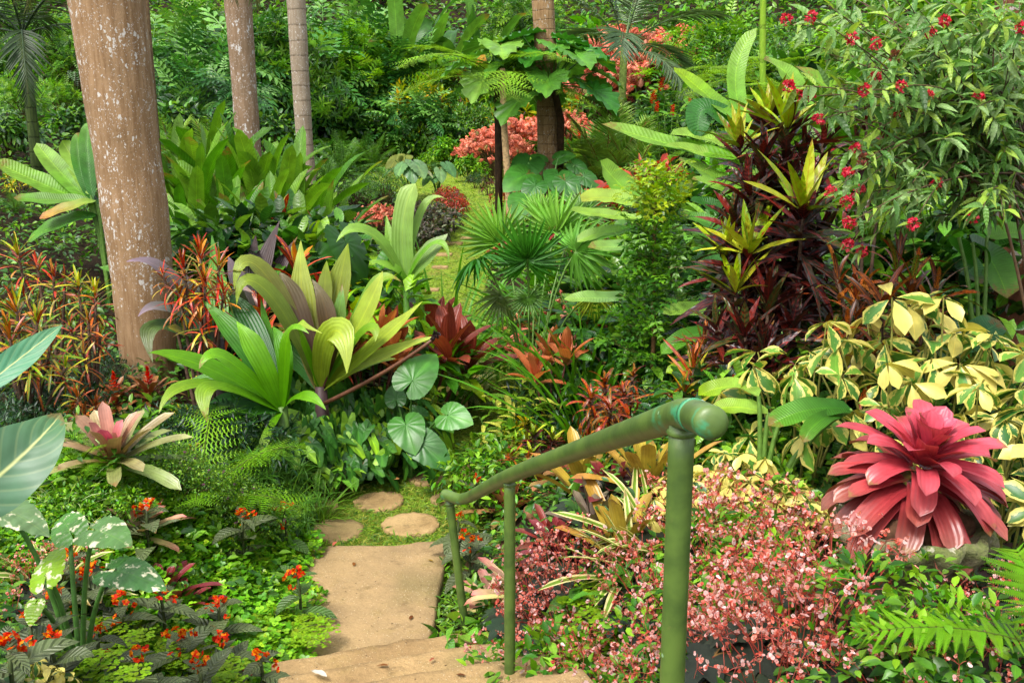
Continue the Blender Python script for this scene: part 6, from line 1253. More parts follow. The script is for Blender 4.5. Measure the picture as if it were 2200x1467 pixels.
# ================================================================== PLANTING: key, px, top, depth, label
PLANTS = [
 # ---- the wooded slope at the very back
 *[(('bigtree', 'finetree')[i % 2], px, top, Z, lab) for i, (px, top, Z, lab) in enumerate([
  (800, -160, 44, 'dark tree above the dense glossy shrubs'), 
  (1800, -110, 40, 'feathery tree behind the top of the pink flowered shrub'), (2000, -140, 36, 'dark tree behind the flower heads at the top'), ])],
 ('bigtree', 60, -20, 26, 'shadowed tree behind the slim dark palm'), ('finetree', 420, -30, 27, 'shaded feathery tree behind the hanging palm fronds'), ('bigtree', 590, 0, 26, 'glossy leaved tree between two pale trunks'),
 # ---- upper slope, back rows
 ('finetree', 150, 110, 24, 'bright green feathery tree left of the big trunk'), ('legum', 30, 170, 20, 'light green shrub at the left edge below the dark palm'), ('legum', 120, 200, 19, 'light green shrub touching the left of the big trunk'),
 ('legum', 60, 300, 18, 'feathery shrub low in the shade behind the slim dark palm'), ('darkbroad', 160, 260, 17, 'dark broad shrub in the shade left of the big trunk'), ('darkbroad', 20, 330, 15, 'dark shrub behind the paddle leaves at the left edge'), ('fern_dark', 30, 430, 12, 'dark fern at the left edge below the paddle leaves'), ('croton_yel', 45, 425, 13, 'small yellow spotted croton in the shade at the left edge'),
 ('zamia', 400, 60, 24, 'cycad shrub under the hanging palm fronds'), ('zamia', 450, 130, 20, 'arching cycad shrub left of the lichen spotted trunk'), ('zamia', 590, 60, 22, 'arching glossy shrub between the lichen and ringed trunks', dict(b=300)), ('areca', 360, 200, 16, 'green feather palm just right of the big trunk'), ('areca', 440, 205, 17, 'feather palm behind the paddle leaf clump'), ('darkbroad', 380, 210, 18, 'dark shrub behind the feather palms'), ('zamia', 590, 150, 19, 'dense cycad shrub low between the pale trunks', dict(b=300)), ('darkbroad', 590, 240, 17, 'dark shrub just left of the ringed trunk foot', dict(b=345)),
 ('heli_pale', 690, 10, 30, 'paddle leaf plant high behind the ringed trunk'), ('zamia', 760, 0, 32, 'arching shrub high up beside the ragged banana plants'),
 ('legum', 730, 55, 24, 'bright leafy shrub topping the dense thicket', dict(b=300)), ('legum', 800, 70, 23, 'bright feathery shrub at the crest of the thicket', dict(b=300)), ('glossy', 690, 80, 21, 'glossy whorled shrub right of the ringed trunk', dict(b=300)), ('glossy', 760, 110, 20.5, 'glossy whorled shrub in the middle of the thicket', dict(b=300)), ('zamia', 850, 100, 20, 'arching shrub with pale sheen on the right of the thicket', dict(b=300)),
 ('zamia', 870, 150, 19, 'arching cycad shrub nearest the yellow crotons', dict(b=300)), ('zamia', 790, 170, 18.5, 'arching cycad shrub low in the thicket', dict(b=320)), ('darkbroad', 720, 210, 18, 'dark shrub at the shaded base of the thicket', dict(b=345)), ('zamia', 900, 205, 17.5, 'cycad shrub arching over the fern palms', dict(b=345)), ('darkbroad', 830, 240, 17.5, 'dark shrub in the hollow under the thicket', dict(b=345)),
 ('cycadfern', 740, 262, 15, 'dense fern palm mound beside the ringed trunk', dict(b=380)), ('cycadfern', 800, 275, 15.5, 'fern palm mound right of its neighbour by the ringed trunk', dict(b=370)), ('cycadfern', 700, 320, 14.5, 'low fern palm at the foot of the ringed trunk', dict(b=395)), ('fern_dark', 860, 290, 16, 'dark fern under the thicket', dict(b=350)),
 ('heli_old', 850, -20, 30, 'ragged banana plant with brown hanging leaves at the top'), ('heli_old', 930, -40, 31, 'banana plant with dead leaves, right one of the ragged pair'), ('heli_old', 1010, -30, 32, 'banana plant behind the tree fern crown'), ('heli_old', 790, -30, 33, 'banana plant above the bright thicket crest'),
 ('broad', 900, 130, 24, 'leafy shrub under the ragged banana plants', dict(b=300)), ('fine', 980, 110, 23, 'fine leaved dark shrub left of the tree fern', dict(b=300)), ('fine', 1000, 160, 21, 'fine leaved shrub behind the thin dark stem', dict(b=310)), ('fine', 960, 190, 20, 'fine leaved shrub beside the yellow crotons', dict(b=340)), ('fine', 1040, 210, 19.5, 'fine leaved shrub between the thin stem and the fibrous palm', dict(b=345)), ('darkbroad', 970, 230, 18.5, 'dark shrub above the grassy path bend', dict(b=345)),
 ('croton_yel', 895, 148, 20, 'yellow croton glowing beside the cycad shrubs', dict(b=335)), ('croton_yel', 945, 152, 20.5, 'yellow croton, right one of the upper pair', dict(b=335)), ('croton_yel', 910, 180, 19.5, 'yellow croton just below the upper pair', dict(b=335)), ('croton_yel', 885, 205, 19, 'yellow croton lowest of the group by the thicket', dict(b=335)), ('croton_or', 1000, 215, 18, 'small orange croton left of the thin dark stem', dict(b=335)), ('croton_yel', 1090, 190, 18, 'yellow green croton behind the thin dark stem', dict(b=335)),
 ('broad', 890, 270, 16.5, 'leafy shrub right of the fern palms', dict(b=350)), ('broad', 960, 290, 16.5, 'leafy shrub above the lawn left of the salmon leaves', dict(b=365)), ('tuft', 960, 320, 17, 'grassy tuft beside the lawn', dict(b=365)), ('smallbush', 920, 330, 15.5, 'small bush at the lawn edge', dict(b=370)),
 ('aloc_grey', 880, 330, 14, 'grey green alocasia with pale leaves left of the lawn', dict(b=430)), ('aloc_grey', 940, 350, 14, 'alocasia with a cream leaf beside the lawn', dict(b=425)), ('fine', 830, 360, 14, 'dark fine leaved shrub left of the grey alocasia', dict(b=440)), ('fine', 770, 375, 13.5, 'dark fine leaved shrub by the paddle leaf clump', dict(b=450)), ('purplebush', 900, 440, 12.5, 'purplish green bush in front of the grey alocasia', dict(b=505)), ('purplebush', 975, 455, 13, 'purplish bush left of the far grass path', dict(b=520)), ('purplebush', 940, 480, 12, 'purplish bush at the path side behind the pleated palm', dict(b=535)), ('redbush', 985, 410, 14, 'reddish bush at the corner of the lawn', dict(b=455)), ('redbush', 1020, 425, 13.5, 'reddish bush below the thin dark stem', dict(b=470)), ('redbush', 1010, 400, 15.5, 'orange red bush where the lawn ends', dict(b=445)), ('darkbush', 1020, 370, 17, 'dark spiky herb on the lawn edge', dict(b=405)), ('croton_dark', 1050, 375, 16.5, 'dark croton at the foot of the thin stem', dict(b=420)),
 ('salmon', 1060, 255, 15.6, 'salmon leaved shrub left of the fibrous palm', dict(b=385)), ('salmon', 1120, 235, 16.1, 'salmon leaved shrub behind the fibrous palm', dict(b=372)), ('salmon', 1210, 225, 16.400000000000002, 'salmon leaved shrub just right of the fibrous palm', dict(b=365)), ('salmon', 1045, 285, 15.1, 'low salmon leaved shrub over the lawn', dict(b=372)), ('salmon', 1110, 300, 14.799999999999999, 'low salmon leaved shrub behind the thin dark stem', dict(b=378)),
 ('salmon', 1350, 40, 29, 'large salmon leaved shrub up the slope'), ('salmon', 1420, 30, 29, 'salmon leaved shrub up the slope, right of the large one'), ('salmon', 1300, 55, 28.5, 'salmon leaved shrub up the slope behind the grey palm'), ('salmon', 1385, 65, 28, 'lowest salmon leaved shrub up the slope'), ('croton_yel', 1215, 20, 30, 'yellow croton high on the slope right of the fibrous palm'), ('croton_yel', 1250, 35, 29, 'yellow croton high on the slope next to the salmon shrubs'), ('yelginger', 1480, 40, 28, 'yellow green ginger right of the salmon shrubs'), ('broad', 1290, 0, 32, 'leafy shrub above the yellow crotons'), ('broad', 1130, 20, 30, 'leafy shrub behind the tree fern'), ('finetree', 1130, -60, 34, 'feathery tree left of the fibrous palm top'), ('broad', 1500, 0, 31, 'leafy shrub behind the salmon shrubs'), ('legum', 1540, 20, 27, 'light green shrub left of the green cane'), ('fine', 1590, 10, 26, 'fine leaved shrub left of the green cane'), ('fine', 1700, 20, 24, 'fine leaved shrub right of the green cane'), ('darkbroad', 1560, 70, 22, 'dark shrub behind the lime tree fern', dict(b=250)),
 ('treefern', 1030, 50, 14.9, 'lime tree fern spreading over the thin dark stem'), ('treefern', 1480, 150, 11.5, 'lime tree fern with a drooping crown right of the grey palm', dict(b=300)), ('treefern', 1590, 100, 14.5, 'lime tree fern by the smooth green cane'), ('treefern', 1700, 140, 12.5, 'lime tree fern behind the pink flowered shrub'),
 ('palm_grey', 1345, -60, 19, 'grey green palm with arching fronds beside the salmon slope shrubs'), ('areca', 1300, 145, 13.2, 'feather palm with reddish stalks right of the philodendron', dict(b=420)), ('areca', 1355, 190, 12.4, 'feather palm with reddish stalks behind the long paddle leaf', dict(b=430)), ('areca', 1265, 190, 12.8, 'feather palm close beside the fibrous trunk', dict(b=410)), ('areca', 1295, 265, 11.8, 'low feather palm above the elephant ears', dict(b=430)), ('areca', 1355, 290, 11.4, 'low feather palm behind the light paddle leaves', dict(b=430)),
 ('ginger', 1235, 130, 19, 'red ginger right of the philodendron', dict(s=1.0)), ('ginger', 1400, 90, 18, 'red ginger under the grey palm', dict(s=1.0)), ('ginger', 1440, 110, 17, 'red ginger left of the drooping tree fern', dict(s=1.0)), ('ginger', 1500, 100, 18, 'red ginger behind the drooping tree fern', dict(s=1.0)), ('ginger', 1410, 170, 15.5, 'red ginger behind the feather palms', dict(b=330)), ('ginger', 1230, 190, 17, 'red ginger low behind the fibrous palm', dict(b=350)), ('darkbroad', 1420, 200, 14.5, 'dark shrub below the drooping tree fern', dict(b=330)), ('aloc_dark', 1440, 215, 13, 'dark elephant ear behind the long paddle leaf', dict(b=330)), ('aloc_dark', 1490, 240, 12.5, 'dark elephant ear under the tree fern', dict(b=350)), ('aloc_dark', 1400, 240, 13, 'dark elephant ear beside the feather palm', dict(b=345)), ('aloc_dark', 1530, 300, 11.5, 'dark elephant ear behind the paddle leaf cluster', dict(b=400)),
 ('redbush', 1390, 330, 12, 'reddish brown bush above the tiered tree'), ('croton_or', 1400, 345, 11.5, 'rusty croton behind the tiered tree top'), ('fine', 1450, 340, 11.8, 'fine leaved shrub right of the tiered tree top'), ('darkbroad', 1480, 400, 10.5, 'dark shrub behind the tiered tree'), ('broad', 1560, 330, 11, 'leafy shrub behind the paddle leaves'), ('darkbroad', 1560, 430, 9.5, 'dark shrub under the paddle leaves by the croton'),
 ('heli', 1760, 130, 10, 'paddle leaf plant behind the pink flowered shrub'), ('heli', 1960, 60, 10, 'tall paddle leaf plant left of the reddish trunk'), ('heli', 2060, 20, 9.8, 'tall paddle leaf plant touching the reddish trunk'), ('heli', 1880, 110, 10.5, 'paddle leaf plant behind the upright green croton'), ('heli', 2050, 190, 8.5, 'paddle leaf plant low beside the reddish trunk'), ('heli', 1960, 250, 8.5, 'paddle leaf plant in the middle behind the flower heads'), ('heli', 1830, 320, 8.2, 'paddle leaf plant behind the dark croton tiers'), ('areca', 1790, 20, 13, 'feather palm behind the top flower heads'), ('legum', 1880, 0, 15, 'light shrub behind the top flower heads'), ('broad', 2010, -20, 14, 'leafy shrub at the top behind the flower heads'), ('broad', 2120, -40, 13, 'leafy shrub at the top left of the reddish trunk'), ('darkbroad', 1680, 110, 15, 'dark shrub below the green cane'), ('darkbroad', 1780, 200, 11, 'dark shrub behind the dark croton crown'), ('darkbroad', 1960, 420, 7.8, 'dark shrub low behind the flower heads'), ('darkbroad', 2070, 400, 7.6, 'dark shrub by the foot of the reddish trunk'), ('darkbroad', 1880, 460, 7.4, 'dark shrub between dark croton and orange croton', dict(s=.8)),
 # ---- paddle leaf clump in the left middle
 ('heli', 365, 235, 11.2, 'paddle leaf plant hard against the right of the big trunk'), ('heli', 420, 255, 10.6, 'paddle leaf plant second right of the big trunk'), ('heli', 445, 225, 11.6, 'tallest paddle leaf plant of the left clump'), ('heli', 500, 240, 11.0, 'paddle leaf plant in the heart of the left clump'), ('heli', 545, 260, 10.7, 'paddle leaf plant in front of the lichen spotted trunk'), ('heli', 590, 270, 11.2, 'paddle leaf plant with a browned tip right of the lichen trunk'), ('heli', 630, 280, 10.8, 'paddle leaf plant near the ringed trunk foot'), ('heli', 480, 330, 9.9, 'lower paddle leaf plant at the front of the left clump'), ('heli', 560, 350, 9.8, 'lower paddle leaf plant below the lichen spotted trunk'), ('heli', 400, 350, 9.9, 'lower paddle leaf plant by the big trunk'),
 ('heli_pale', 680, 335, 10.4, 'pale paddle leaf plant arching right of the left clump'), ('heli_pale', 720, 360, 10, 'pale paddle leaf plant ending the left clump'), ('heli_pale', 650, 380, 9.5, 'pale paddle leaf plant arching over the clump front'), ('heli_pale', 710, 420, 9.3, 'low pale paddle leaf plant behind the purple crinum'), ('aloc', 650, 500, 8.8, 'elephant ear behind the lime crinum tip'), ('darkbroad', 620, 420, 9.2, 'dark shrub at the base of the left clump'), ('darkbroad', 480, 430, 9.0, 'dark shrub under the left paddle leaf clump'), ('darkbroad', 550, 450, 8.7, 'dark shrub behind the purple crinum'), ('croton_red', 630, 425, 9.2, 'little red croton among the pale paddle leaves'), ('broad', 640, 470, 8.8, 'leafy shrub behind the lime crinum'),
 # ---- middle: both sides of the far path
 ('salmon', 815, 430, 10.5, 'pinkish brown drooping leaved shrub left of the pleated palm', dict(b=520)), ('salmon', 830, 545, 9.2, 'low salmon leaved shrub below the pleated palm', dict(b=610)), ('croton_red', 690, 530, 8.2, 'red croton behind the lime crinum', dict(s=.8)), ('croton_red', 620, 540, 8.0, 'red croton peeping between the two crinums'), ('croton_yel', 690, 540, 8.6, 'yellow croton behind the lime crinum tips'), ('fern_dark', 790, 640, 7.8, 'ladder leaved fern behind the lime crinum', dict(s=.6)), ('fern_dark', 840, 660, 7.7, 'ladder leaved fern left of the bronze cordyline', dict(s=.6)), ('greenbush', 780, 590, 8.4, 'leafy herb behind the lime crinum leaves'), 
 ('maple', 850, 515, 8.4, 'pale green lobed leaf plant under the pleated palm', dict(b=610)), ('maple', 920, 590, 8.2, 'pale green lobed leaf plant beside the far path', dict(b=660)), ('maple', 890, 620, 8.0, 'low pale lobed leaf plant above the bronze cordyline', dict(b=690)), ('lilyblade', 930, 560, 9.2, 'strap leaved lily left of the far path', dict(b=650)), ('lilyblade', 1040, 575, 9.2, 'strap leaved lily under the fan palm'), ('lilyblade', 1000, 600, 8.8, 'strap leaved lily right of the far path'), ('weedy', 990, 560, 9.6, 'small weed at the far path edge'), ('redbush', 1050, 450, 12, 'red flecked bush right of the far path', dict(b=500)), ('redbush', 1080, 500, 11, 'red flecked bush behind the fan palm', dict(b=560)), ('greenbush', 1060, 430, 12.5, 'leafy herb right of the far path top', dict(b=480)), 
 ('lilyblade', 1075, 425, 10, 'tall yucca like blades behind the fan palm'), ('lilyblade', 1160, 440, 9.6, 'upright blades right behind the fan palm'), ('lilyblade', 1220, 470, 9.4, 'upright blades right of the fan palm'), ('tuft', 1250, 560, 8.6, 'grass tuft below the fan palm'), ('lilyblade', 1270, 650, 7.4, 'long green blades right of the fan palm'), ('lilyblade', 1310, 620, 7.8, 'blade leaved lily by the tiered tree'), ('lilyblade', 1240, 600, 8.0, 'blade leaved lily under the drooping fan leaf'), ('darkbroad', 1300, 560, 9.0, 'dark shrub between fan palm and tiered tree'), ('darkbroad', 1220, 580, 9.2, 'dark shrub behind the fan palm stalks'), ('broad', 1280, 500, 9.8, 'leafy shrub behind the light paddle leaves'),
 ('salmon', 1105, 585, 9.0, 'coppery leaved shrub under the fan palm'), ('cordy_red', 1060, 620, 8.4, 'small coppery cordyline beneath the fan palm'), ('yelginger', 900, 640, 7.8, 'yellow striped ginger behind the bronze cordyline', dict(s=.75)), ('yelginger', 1010, 640, 7.8, 'yellow striped ginger right of the bronze cordyline', dict(s=.75)), ('yelginger', 1040, 690, 7.4, 'striped ginger in front of the fan palm', dict(s=.55)), ('greenbush', 1080, 660, 7.8, 'leafy herb in front of the fan palm', dict(s=.5)), ('maple', 1090, 660, 7.5, 'lobed leaf herb under the fan palm', dict(s=.5)), 
 ('aralia', 1412, 365, 6.9, 'slim tree with tiers of small leaves and a lime top'),
 ('cordy', 908, 655, 7.75, 'bronze cordyline with a single upright rosette, left of its companions'), ('cordy', 962, 660, 7.8, 'bronze cordyline with the tallest coppery leaves'), ('cordy', 995, 685, 7.7, 'bronze cordyline nearest the variegated bushes'), 
 ('scheff_yel', 1075, 705, 7.2, 'yellow variegated bush in the middle bed', dict(s=.62)), ('scheff_yel', 1050, 760, 7.0, 'yellow variegated bush below its twin in the middle bed', dict(s=.55)), ('croton_yel', 1120, 640, 7.4, 'yellow spotted croton in the middle bed', dict(s=.5)), ('croton_red', 1200, 660, 7.6, 'reddish croton behind the variegated bush', dict(s=.45)), ('croton_dark', 1160, 730, 7.0, 'dark croton in the middle bed', dict(s=.6)), ('stripedleaf', 1040, 775, 6.7, 'herb with cream striped leaves in the middle bed'), ('stripedleaf', 1100, 800, 6.7, 'striped herb with a yellowed leaf at the bed front'), ('croton_or', 1110, 815, 6.8, 'orange croton at the front of the middle bed', dict(s=.55)), 
 ('syng', 700, 850, 7.72, 'arrow leaved climber below the lime crinum', dict(s=1.0)), ('syng', 645, 880, 7.72, 'arrow leaved climber left of the others', dict(s=1.0)), ('syng', 775, 800, 7.72, 'arrow leaved climber under the berry stalk', dict(s=1.0)), ('syng', 800, 850, 7.72, 'arrow leaved climber behind the heart shaped leaves', dict(s=1.0)), ('syng', 735, 890, 7.72, 'arrow leaved climber at the front of the bank', dict(s=1.0)), ('syng', 925, 830, 7.35, 'arrow leaved climber right of the largest heart leaf', dict(f=1, s=.7)), ('weedy', 700, 950, 5.9, 'weed with round leaves at the foot of the bank'), ('weedy', 790, 960, 6.0, 'weed with pale leaves beside the worn stone'), ('weedy', 850, 990, 6.1, 'weed next to the small worn stone'), ('weedy', 1030, 860, 7.0, 'pale leaved weed by the bend of the path'), ('weedy', 1060, 900, 7.2, 'pale leaved weed over the path bend'), ('smallbush', 980, 950, 6.6, 'small bush on the grassy bank'), ('smallbush', 930, 970, 6.3, 'small leafy bush right of the heart leaves'), ('stripedleaf', 820, 850, 6.0, 'yellow veined herb among the arrow leaves'),
 ('limebush', 1190, 800, 6.4, 'lime willow leaved bush left of the curly croton'), ('limebush', 1180, 760, 6.8, 'lime willow leaved bush by the middle bed'), ('smallbush', 1380, 760, 6.2, 'small leaved bush behind the rail top'), ('darkbroad', 1440, 620, 7.6, 'dark shrub behind the tiered tree trunk'), ('darkbroad', 1380, 600, 8.0, 'dark shrub left of the tiered tree trunk'), ('darkbush', 1400, 830, 5.9, 'dark herb behind the rail', dict(s=.6)), ('darkbush', 1240, 830, 6.2, 'dark herb around the curly croton'), ('darkbush', 1150, 840, 6.6, 'dark herb behind the pale grass tuft'),
 ('lilyblade', 1190, 890, 5.8, 'green blades above the pink speckled bromeliad', dict(b=1010)), ('b_guz', 1215, 905, 5.4, 'green bromeliad with an orange flower spike'), 
 # ---- right middle
 ('scheff', 1740, 700, 4.9, 'yellow variegated shrub in front of the dark crotons'), ('scheff', 1960, 620, 4.8, 'variegated shrub over the orange croton'), ('scheff', 2060, 650, 4.7, 'variegated shrub below the banana leaves'), ('scheff_green', 2120, 790, 4.3, 'greener variegated shrub at the right edge'), ('scheff_green', 2190, 870, 4.2, 'green edged shrub beside the big pink bromeliad'),
 ('darkbroad', 1700, 760, 5.6, 'dark shrub under the yellow variegated shrub'), ('darkbroad', 1900, 820, 5.4, 'dark shrub behind the big pink bromeliad'), ('darkbroad', 2080, 880, 4.9, 'dark shrub right behind the big pink bromeliad'), ('darkbroad', 1560, 860, 5.4, 'dark shrub behind the rail end'), ('greenbush', 1580, 920, 4.6, 'leafy herb right of the rail end', dict(s=.6)), ('greenbush', 1650, 940, 4.5, 'leafy herb between rail end and big pink bromeliad', dict(s=.6)), 
 
 # ---- bromeliad bed inside the rail
 ('b_pink', 1093, 1035, 4.9, 'salmon pink bromeliad just behind the middle rail post'), ('b_yel', 1255, 968, 5.0, 'tall yellow olive bromeliad under the handrail'), ('b_yel', 1395, 945, 4.9, 'yellow bromeliad near the upper rail'), ('b_grey', 1280, 1060, 4.5, 'greyish purple bromeliad in front of the yellow one'), ('b_spot', 1130, 955, 5.5, 'pink speckled bromeliad above the handrail'), ('b_spot', 1165, 1000, 5.2, 'speckled bromeliad under the handrail'), ('b_red', 1185, 1115, 4.6, 'small dark bromeliad with a red heart by the coconut husks'), ('b_dark', 1215, 1140, 4.35, 'burgundy bromeliad above the begonias'), ('b_palepink', 1060, 1250, 4.3, 'cream and pink bromeliad low behind the middle rail post'), ('b_palepink', 1110, 1220, 4.4, 'cream and pink bromeliad above the begonias'), ('b_dark', 1320, 1010, 4.8, 'reddish bromeliad right of the tall yellow one'), ('b_pink', 1230, 975, 5.3, 'orange bromeliad behind the yellow olive one'), ('b_yel', 1340, 1080, 4.5, 'green yellow bromeliad left of the striped leaves'),
 ('spider', 1410, 1005, 4.25, 'cream striped dracaena left of the nearest rail post'), ('spider', 1365, 1050, 4.1, 'cream striped dracaena drooping toward the begonias'), ('spider', 1440, 1060, 4.0, 'cream striped dracaena hard against the nearest rail post'),
 ('chryso', 985, 1035, 4.95, 'bronze leaved plant with an orange flower head behind the lowest rail post'), ('chryso', 985, 1120, 4.75, 'bronze leaved plant leaning over the slab at the lowest rail post'), ('chryso', 1010, 1165, 4.6, 'bronze leaved plant with a small red cluster inside the rail'),
 # ---- left: beds by the big trunk
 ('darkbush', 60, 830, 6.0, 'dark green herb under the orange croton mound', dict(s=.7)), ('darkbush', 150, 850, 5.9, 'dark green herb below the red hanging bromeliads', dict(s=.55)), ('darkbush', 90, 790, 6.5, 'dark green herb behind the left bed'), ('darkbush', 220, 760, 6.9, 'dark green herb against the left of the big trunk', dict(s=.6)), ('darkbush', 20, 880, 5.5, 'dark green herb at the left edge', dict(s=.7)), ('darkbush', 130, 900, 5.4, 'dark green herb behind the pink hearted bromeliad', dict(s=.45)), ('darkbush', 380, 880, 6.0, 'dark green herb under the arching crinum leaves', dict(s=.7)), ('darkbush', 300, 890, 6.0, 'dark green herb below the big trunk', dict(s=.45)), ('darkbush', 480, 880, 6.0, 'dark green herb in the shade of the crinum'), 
 ('b_hang', 318, 812, 6.6, 'hanging red bromeliad on the foot of the big trunk', dict(s=1.0)), ('b_hang', 245, 822, 6.5, 'smaller hanging bromeliad left of the other on the big trunk'), ('croton_yel', 380, 745, 6.9, 'yellow croton leaf cluster at the foot of the big trunk', dict(s=.35)), ('croton_yel', 400, 820, 6.2, 'small yellow flowered croton below the long orange tipped leaf', dict(s=.3)), ('weedy', 330, 860, 6.1, 'soft round leaved weed under the hanging bromeliads'), ('smallbush', 300, 900, 5.8, 'small leafy bush below the hanging bromeliads', dict(s=.5)), ('smallbush', 390, 900, 5.7, 'small leafy bush right of the pink hearted bromeliad', dict(s=.5)), 
 ('b_centre', 240, 908, 4.6, 'grey green bromeliad with a vivid pink heart', dict(s=1.0, tilt=(.22, 0), rz=0)), ('tuft_pale', 130, 1000, 4.5, 'pale grassy tuft left of the pink hearted bromeliad'), ('fern', 165, 925, 5, 'small bright fern behind the pink hearted bromeliad', dict(s=.45)), ('fern', 420, 910, 5.6, 'small fern at the crinum foot'), ('croton_or', 170, 800, 6.2, 'orange hanging croton leaves over the dark herbs', dict(s=.55)),
 ('tuft', 600, 1020, 5.4, 'grass tuft between the sedges'), ('tuft', 480, 960, 5.6, 'grass tuft under the arching crinum'), ('tuft', 680, 1020, 5.6, 'grass tuft beside the half hidden stone'),
 ('cuphea', 365, 965, 4.8, 'fine leaved bush with tiny purple flowers, the large left one', dict(s=.72)), ('cuphea', 515, 1050, 4.7, 'fine leaved bush with tiny purple flowers near the slab', dict(s=.7)), ('cuphea', 450, 1010, 4.8, 'fine leaved bush between its two flowering neighbours', dict(s=.7)),
 ('smallbush', 150, 1050, 4.4, 'small leafy bush below the pink hearted bromeliad', dict(s=.5)), ('smallbush', 240, 1060, 4.3, 'small leafy bush beside the white splashed leaves', dict(s=.5)), ('b_palepink', 290, 1090, 4.1, 'pale green bromeliad with rose tips amid the clover'), ('b_dark', 345, 1230, 3.9, 'dark red bromeliad among the orange flowers'), ('b_dark', 380, 1265, 3.8, 'dark red bromeliad, right one of the pair among the orange flowers'), ('spider', 90, 1110, 4.0, 'cream striped blades arching under the white splashed leaves'),
 
 
]
CH = [(150, 1205, 3.9), (315, 1100, 4.1), (520, 1115, 4.25), (610, 1098, 4.5), (120, 1290, 3.75), (260, 1300, 3.75), (345, 1280, 3.8), (470, 1305, 3.8), (65, 1340, 3.6), (110, 1385, 3.55), (210, 1370, 3.6), (385, 1375, 3.6), (480, 1390, 3.65), (300, 1420, 3.5), (430, 1430, 3.5), (560, 1420, 3.7), (190, 1240, 3.85), (20, 1400, 3.5), (640, 1240, 4.5)]
CHL = ['beside the lime alocasia leaf', 'under the white splashed leaf', 'rising alone from the clover', 'nearest the umbrella sedge', 'above the yellow ferns at the left', 'left of the dark red bromeliads', 'below the hanging splashed leaf', 'at the clover edge by the ferns', 'at the left edge above the yellow fern', 'low at the left in the yellow fern', 'in the middle of the yellow fern', 'with three flower clusters right of the fern middle', 'right of the yellow fern', 'half under the yellow fern', 'low among the ferns at the front', 'at the front beside the steps', 'just below the lime alocasia leaf', 'in the lower left corner', 'overhanging the landing slab']
for (px, top, Z), l in zip(CH, CHL): PLANTS.append((('chryso' if px < 600 else 'chryso_green'), px, top, Z, ('dark' if px < 600 else 'green')+' leaved orange flowered plant '+l, dict(s=1.05, group='orange flowered plants in the left bed')))
MD = [(170, 1350, 3.45, 'at the left over the dark leaves'), (300, 1365, 3.45, 'under the dark red bromeliads'), (390, 1425, 3.35, 'at the bottom right of the left bed'), (130, 1430, 3.25, 'beside the yellow leaved seedling'), (600, 1330, 4.0, 'hanging over the edge of the steps'), (1300, 1310, 3.55, 'behind the middle rail post among begonias'), (1350, 1270, 3.6, 'climbing through the begonias'), (1250, 1400, 3.3, 'at the bottom inside the rail')]
for px, top, Z, l in MD: PLANTS.append(('maiden', px, top, Z, 'yellow green maidenhair fern '+l, dict(s=.8, group='maidenhair ferns')))
BG = [(1160, 1200, 4.1), (1210, 1160, 4.1), (1150, 1300, 3.9), (1190, 1240, 3.9), (1260, 1120, 4.2), (1220, 1290, 3.7), (1400, 1170, 3.7), (1150, 1370, 3.7), (1390, 1290, 3.45), (1560, 1130, 3.55), (1700, 1110, 3.6), (1520, 1200, 3.35), (1680, 1190, 3.35), (1620, 1270, 3.1), (1500, 1340, 2.95), (1660, 1350, 2.9), (1330, 1370, 3.15), (1740, 1170, 3.5), (1390, 1400, 3.0), (1490, 1060, 3.9), (1880, 1290, 3.0), (1990, 1230, 3.2), (2090, 1250, 3.1), (2150, 1200, 3.2), (1930, 1380, 2.8), (2050, 1380, 2.8), (1580, 1010, 4.1), (2170, 1300, 2.9), (1820, 1360, 2.8)]
BGL = ['behind the middle rail post at the top', 'in front of the small dark bromeliad', 'hugging the middle rail post', 'right of the middle rail post', 'just under the burgundy bromeliad', 'left of the maidenhair among begonias', 'left of the nearest rail post at the top', 'at the foot of the middle rail post', 'left of the nearest rail post halfway down', 'just right of the nearest rail post', 'left of the stone bowl', 'right beside the nearest rail post halfway', 'below the left rim of the stone bowl', 'in the thick of the right mass', 'low by the nearest rail post', 'low beside the dark star leaves', 'between the two posts at the bottom', 'against the dark herb under the bowl', 'low left of the nearest rail post', 'over the striped dracaena base', 'left of the big fern frond', 'directly below the stone bowl', 'above the big fern frond', 'in front of the dark shrub right of the bowl', 'under the big fern frond at the left', 'under the big fern frond at the right', 'in front of the yellow cream bush', 'at the right edge by the fern', 'among dark star leaves at the bottom']
for (px, top, Z), l in zip(BG, BGL): PLANTS.append(('begonia_leafy' if px > 1760 else 'begonia', px, top, Z, ('sparse' if px > 1760 else 'thick')+' pink flowered begonia '+l, dict(s=.75+.5*((px*.37) % 1) if px < 1800 else .72, group='pink begonias in the right bed')))
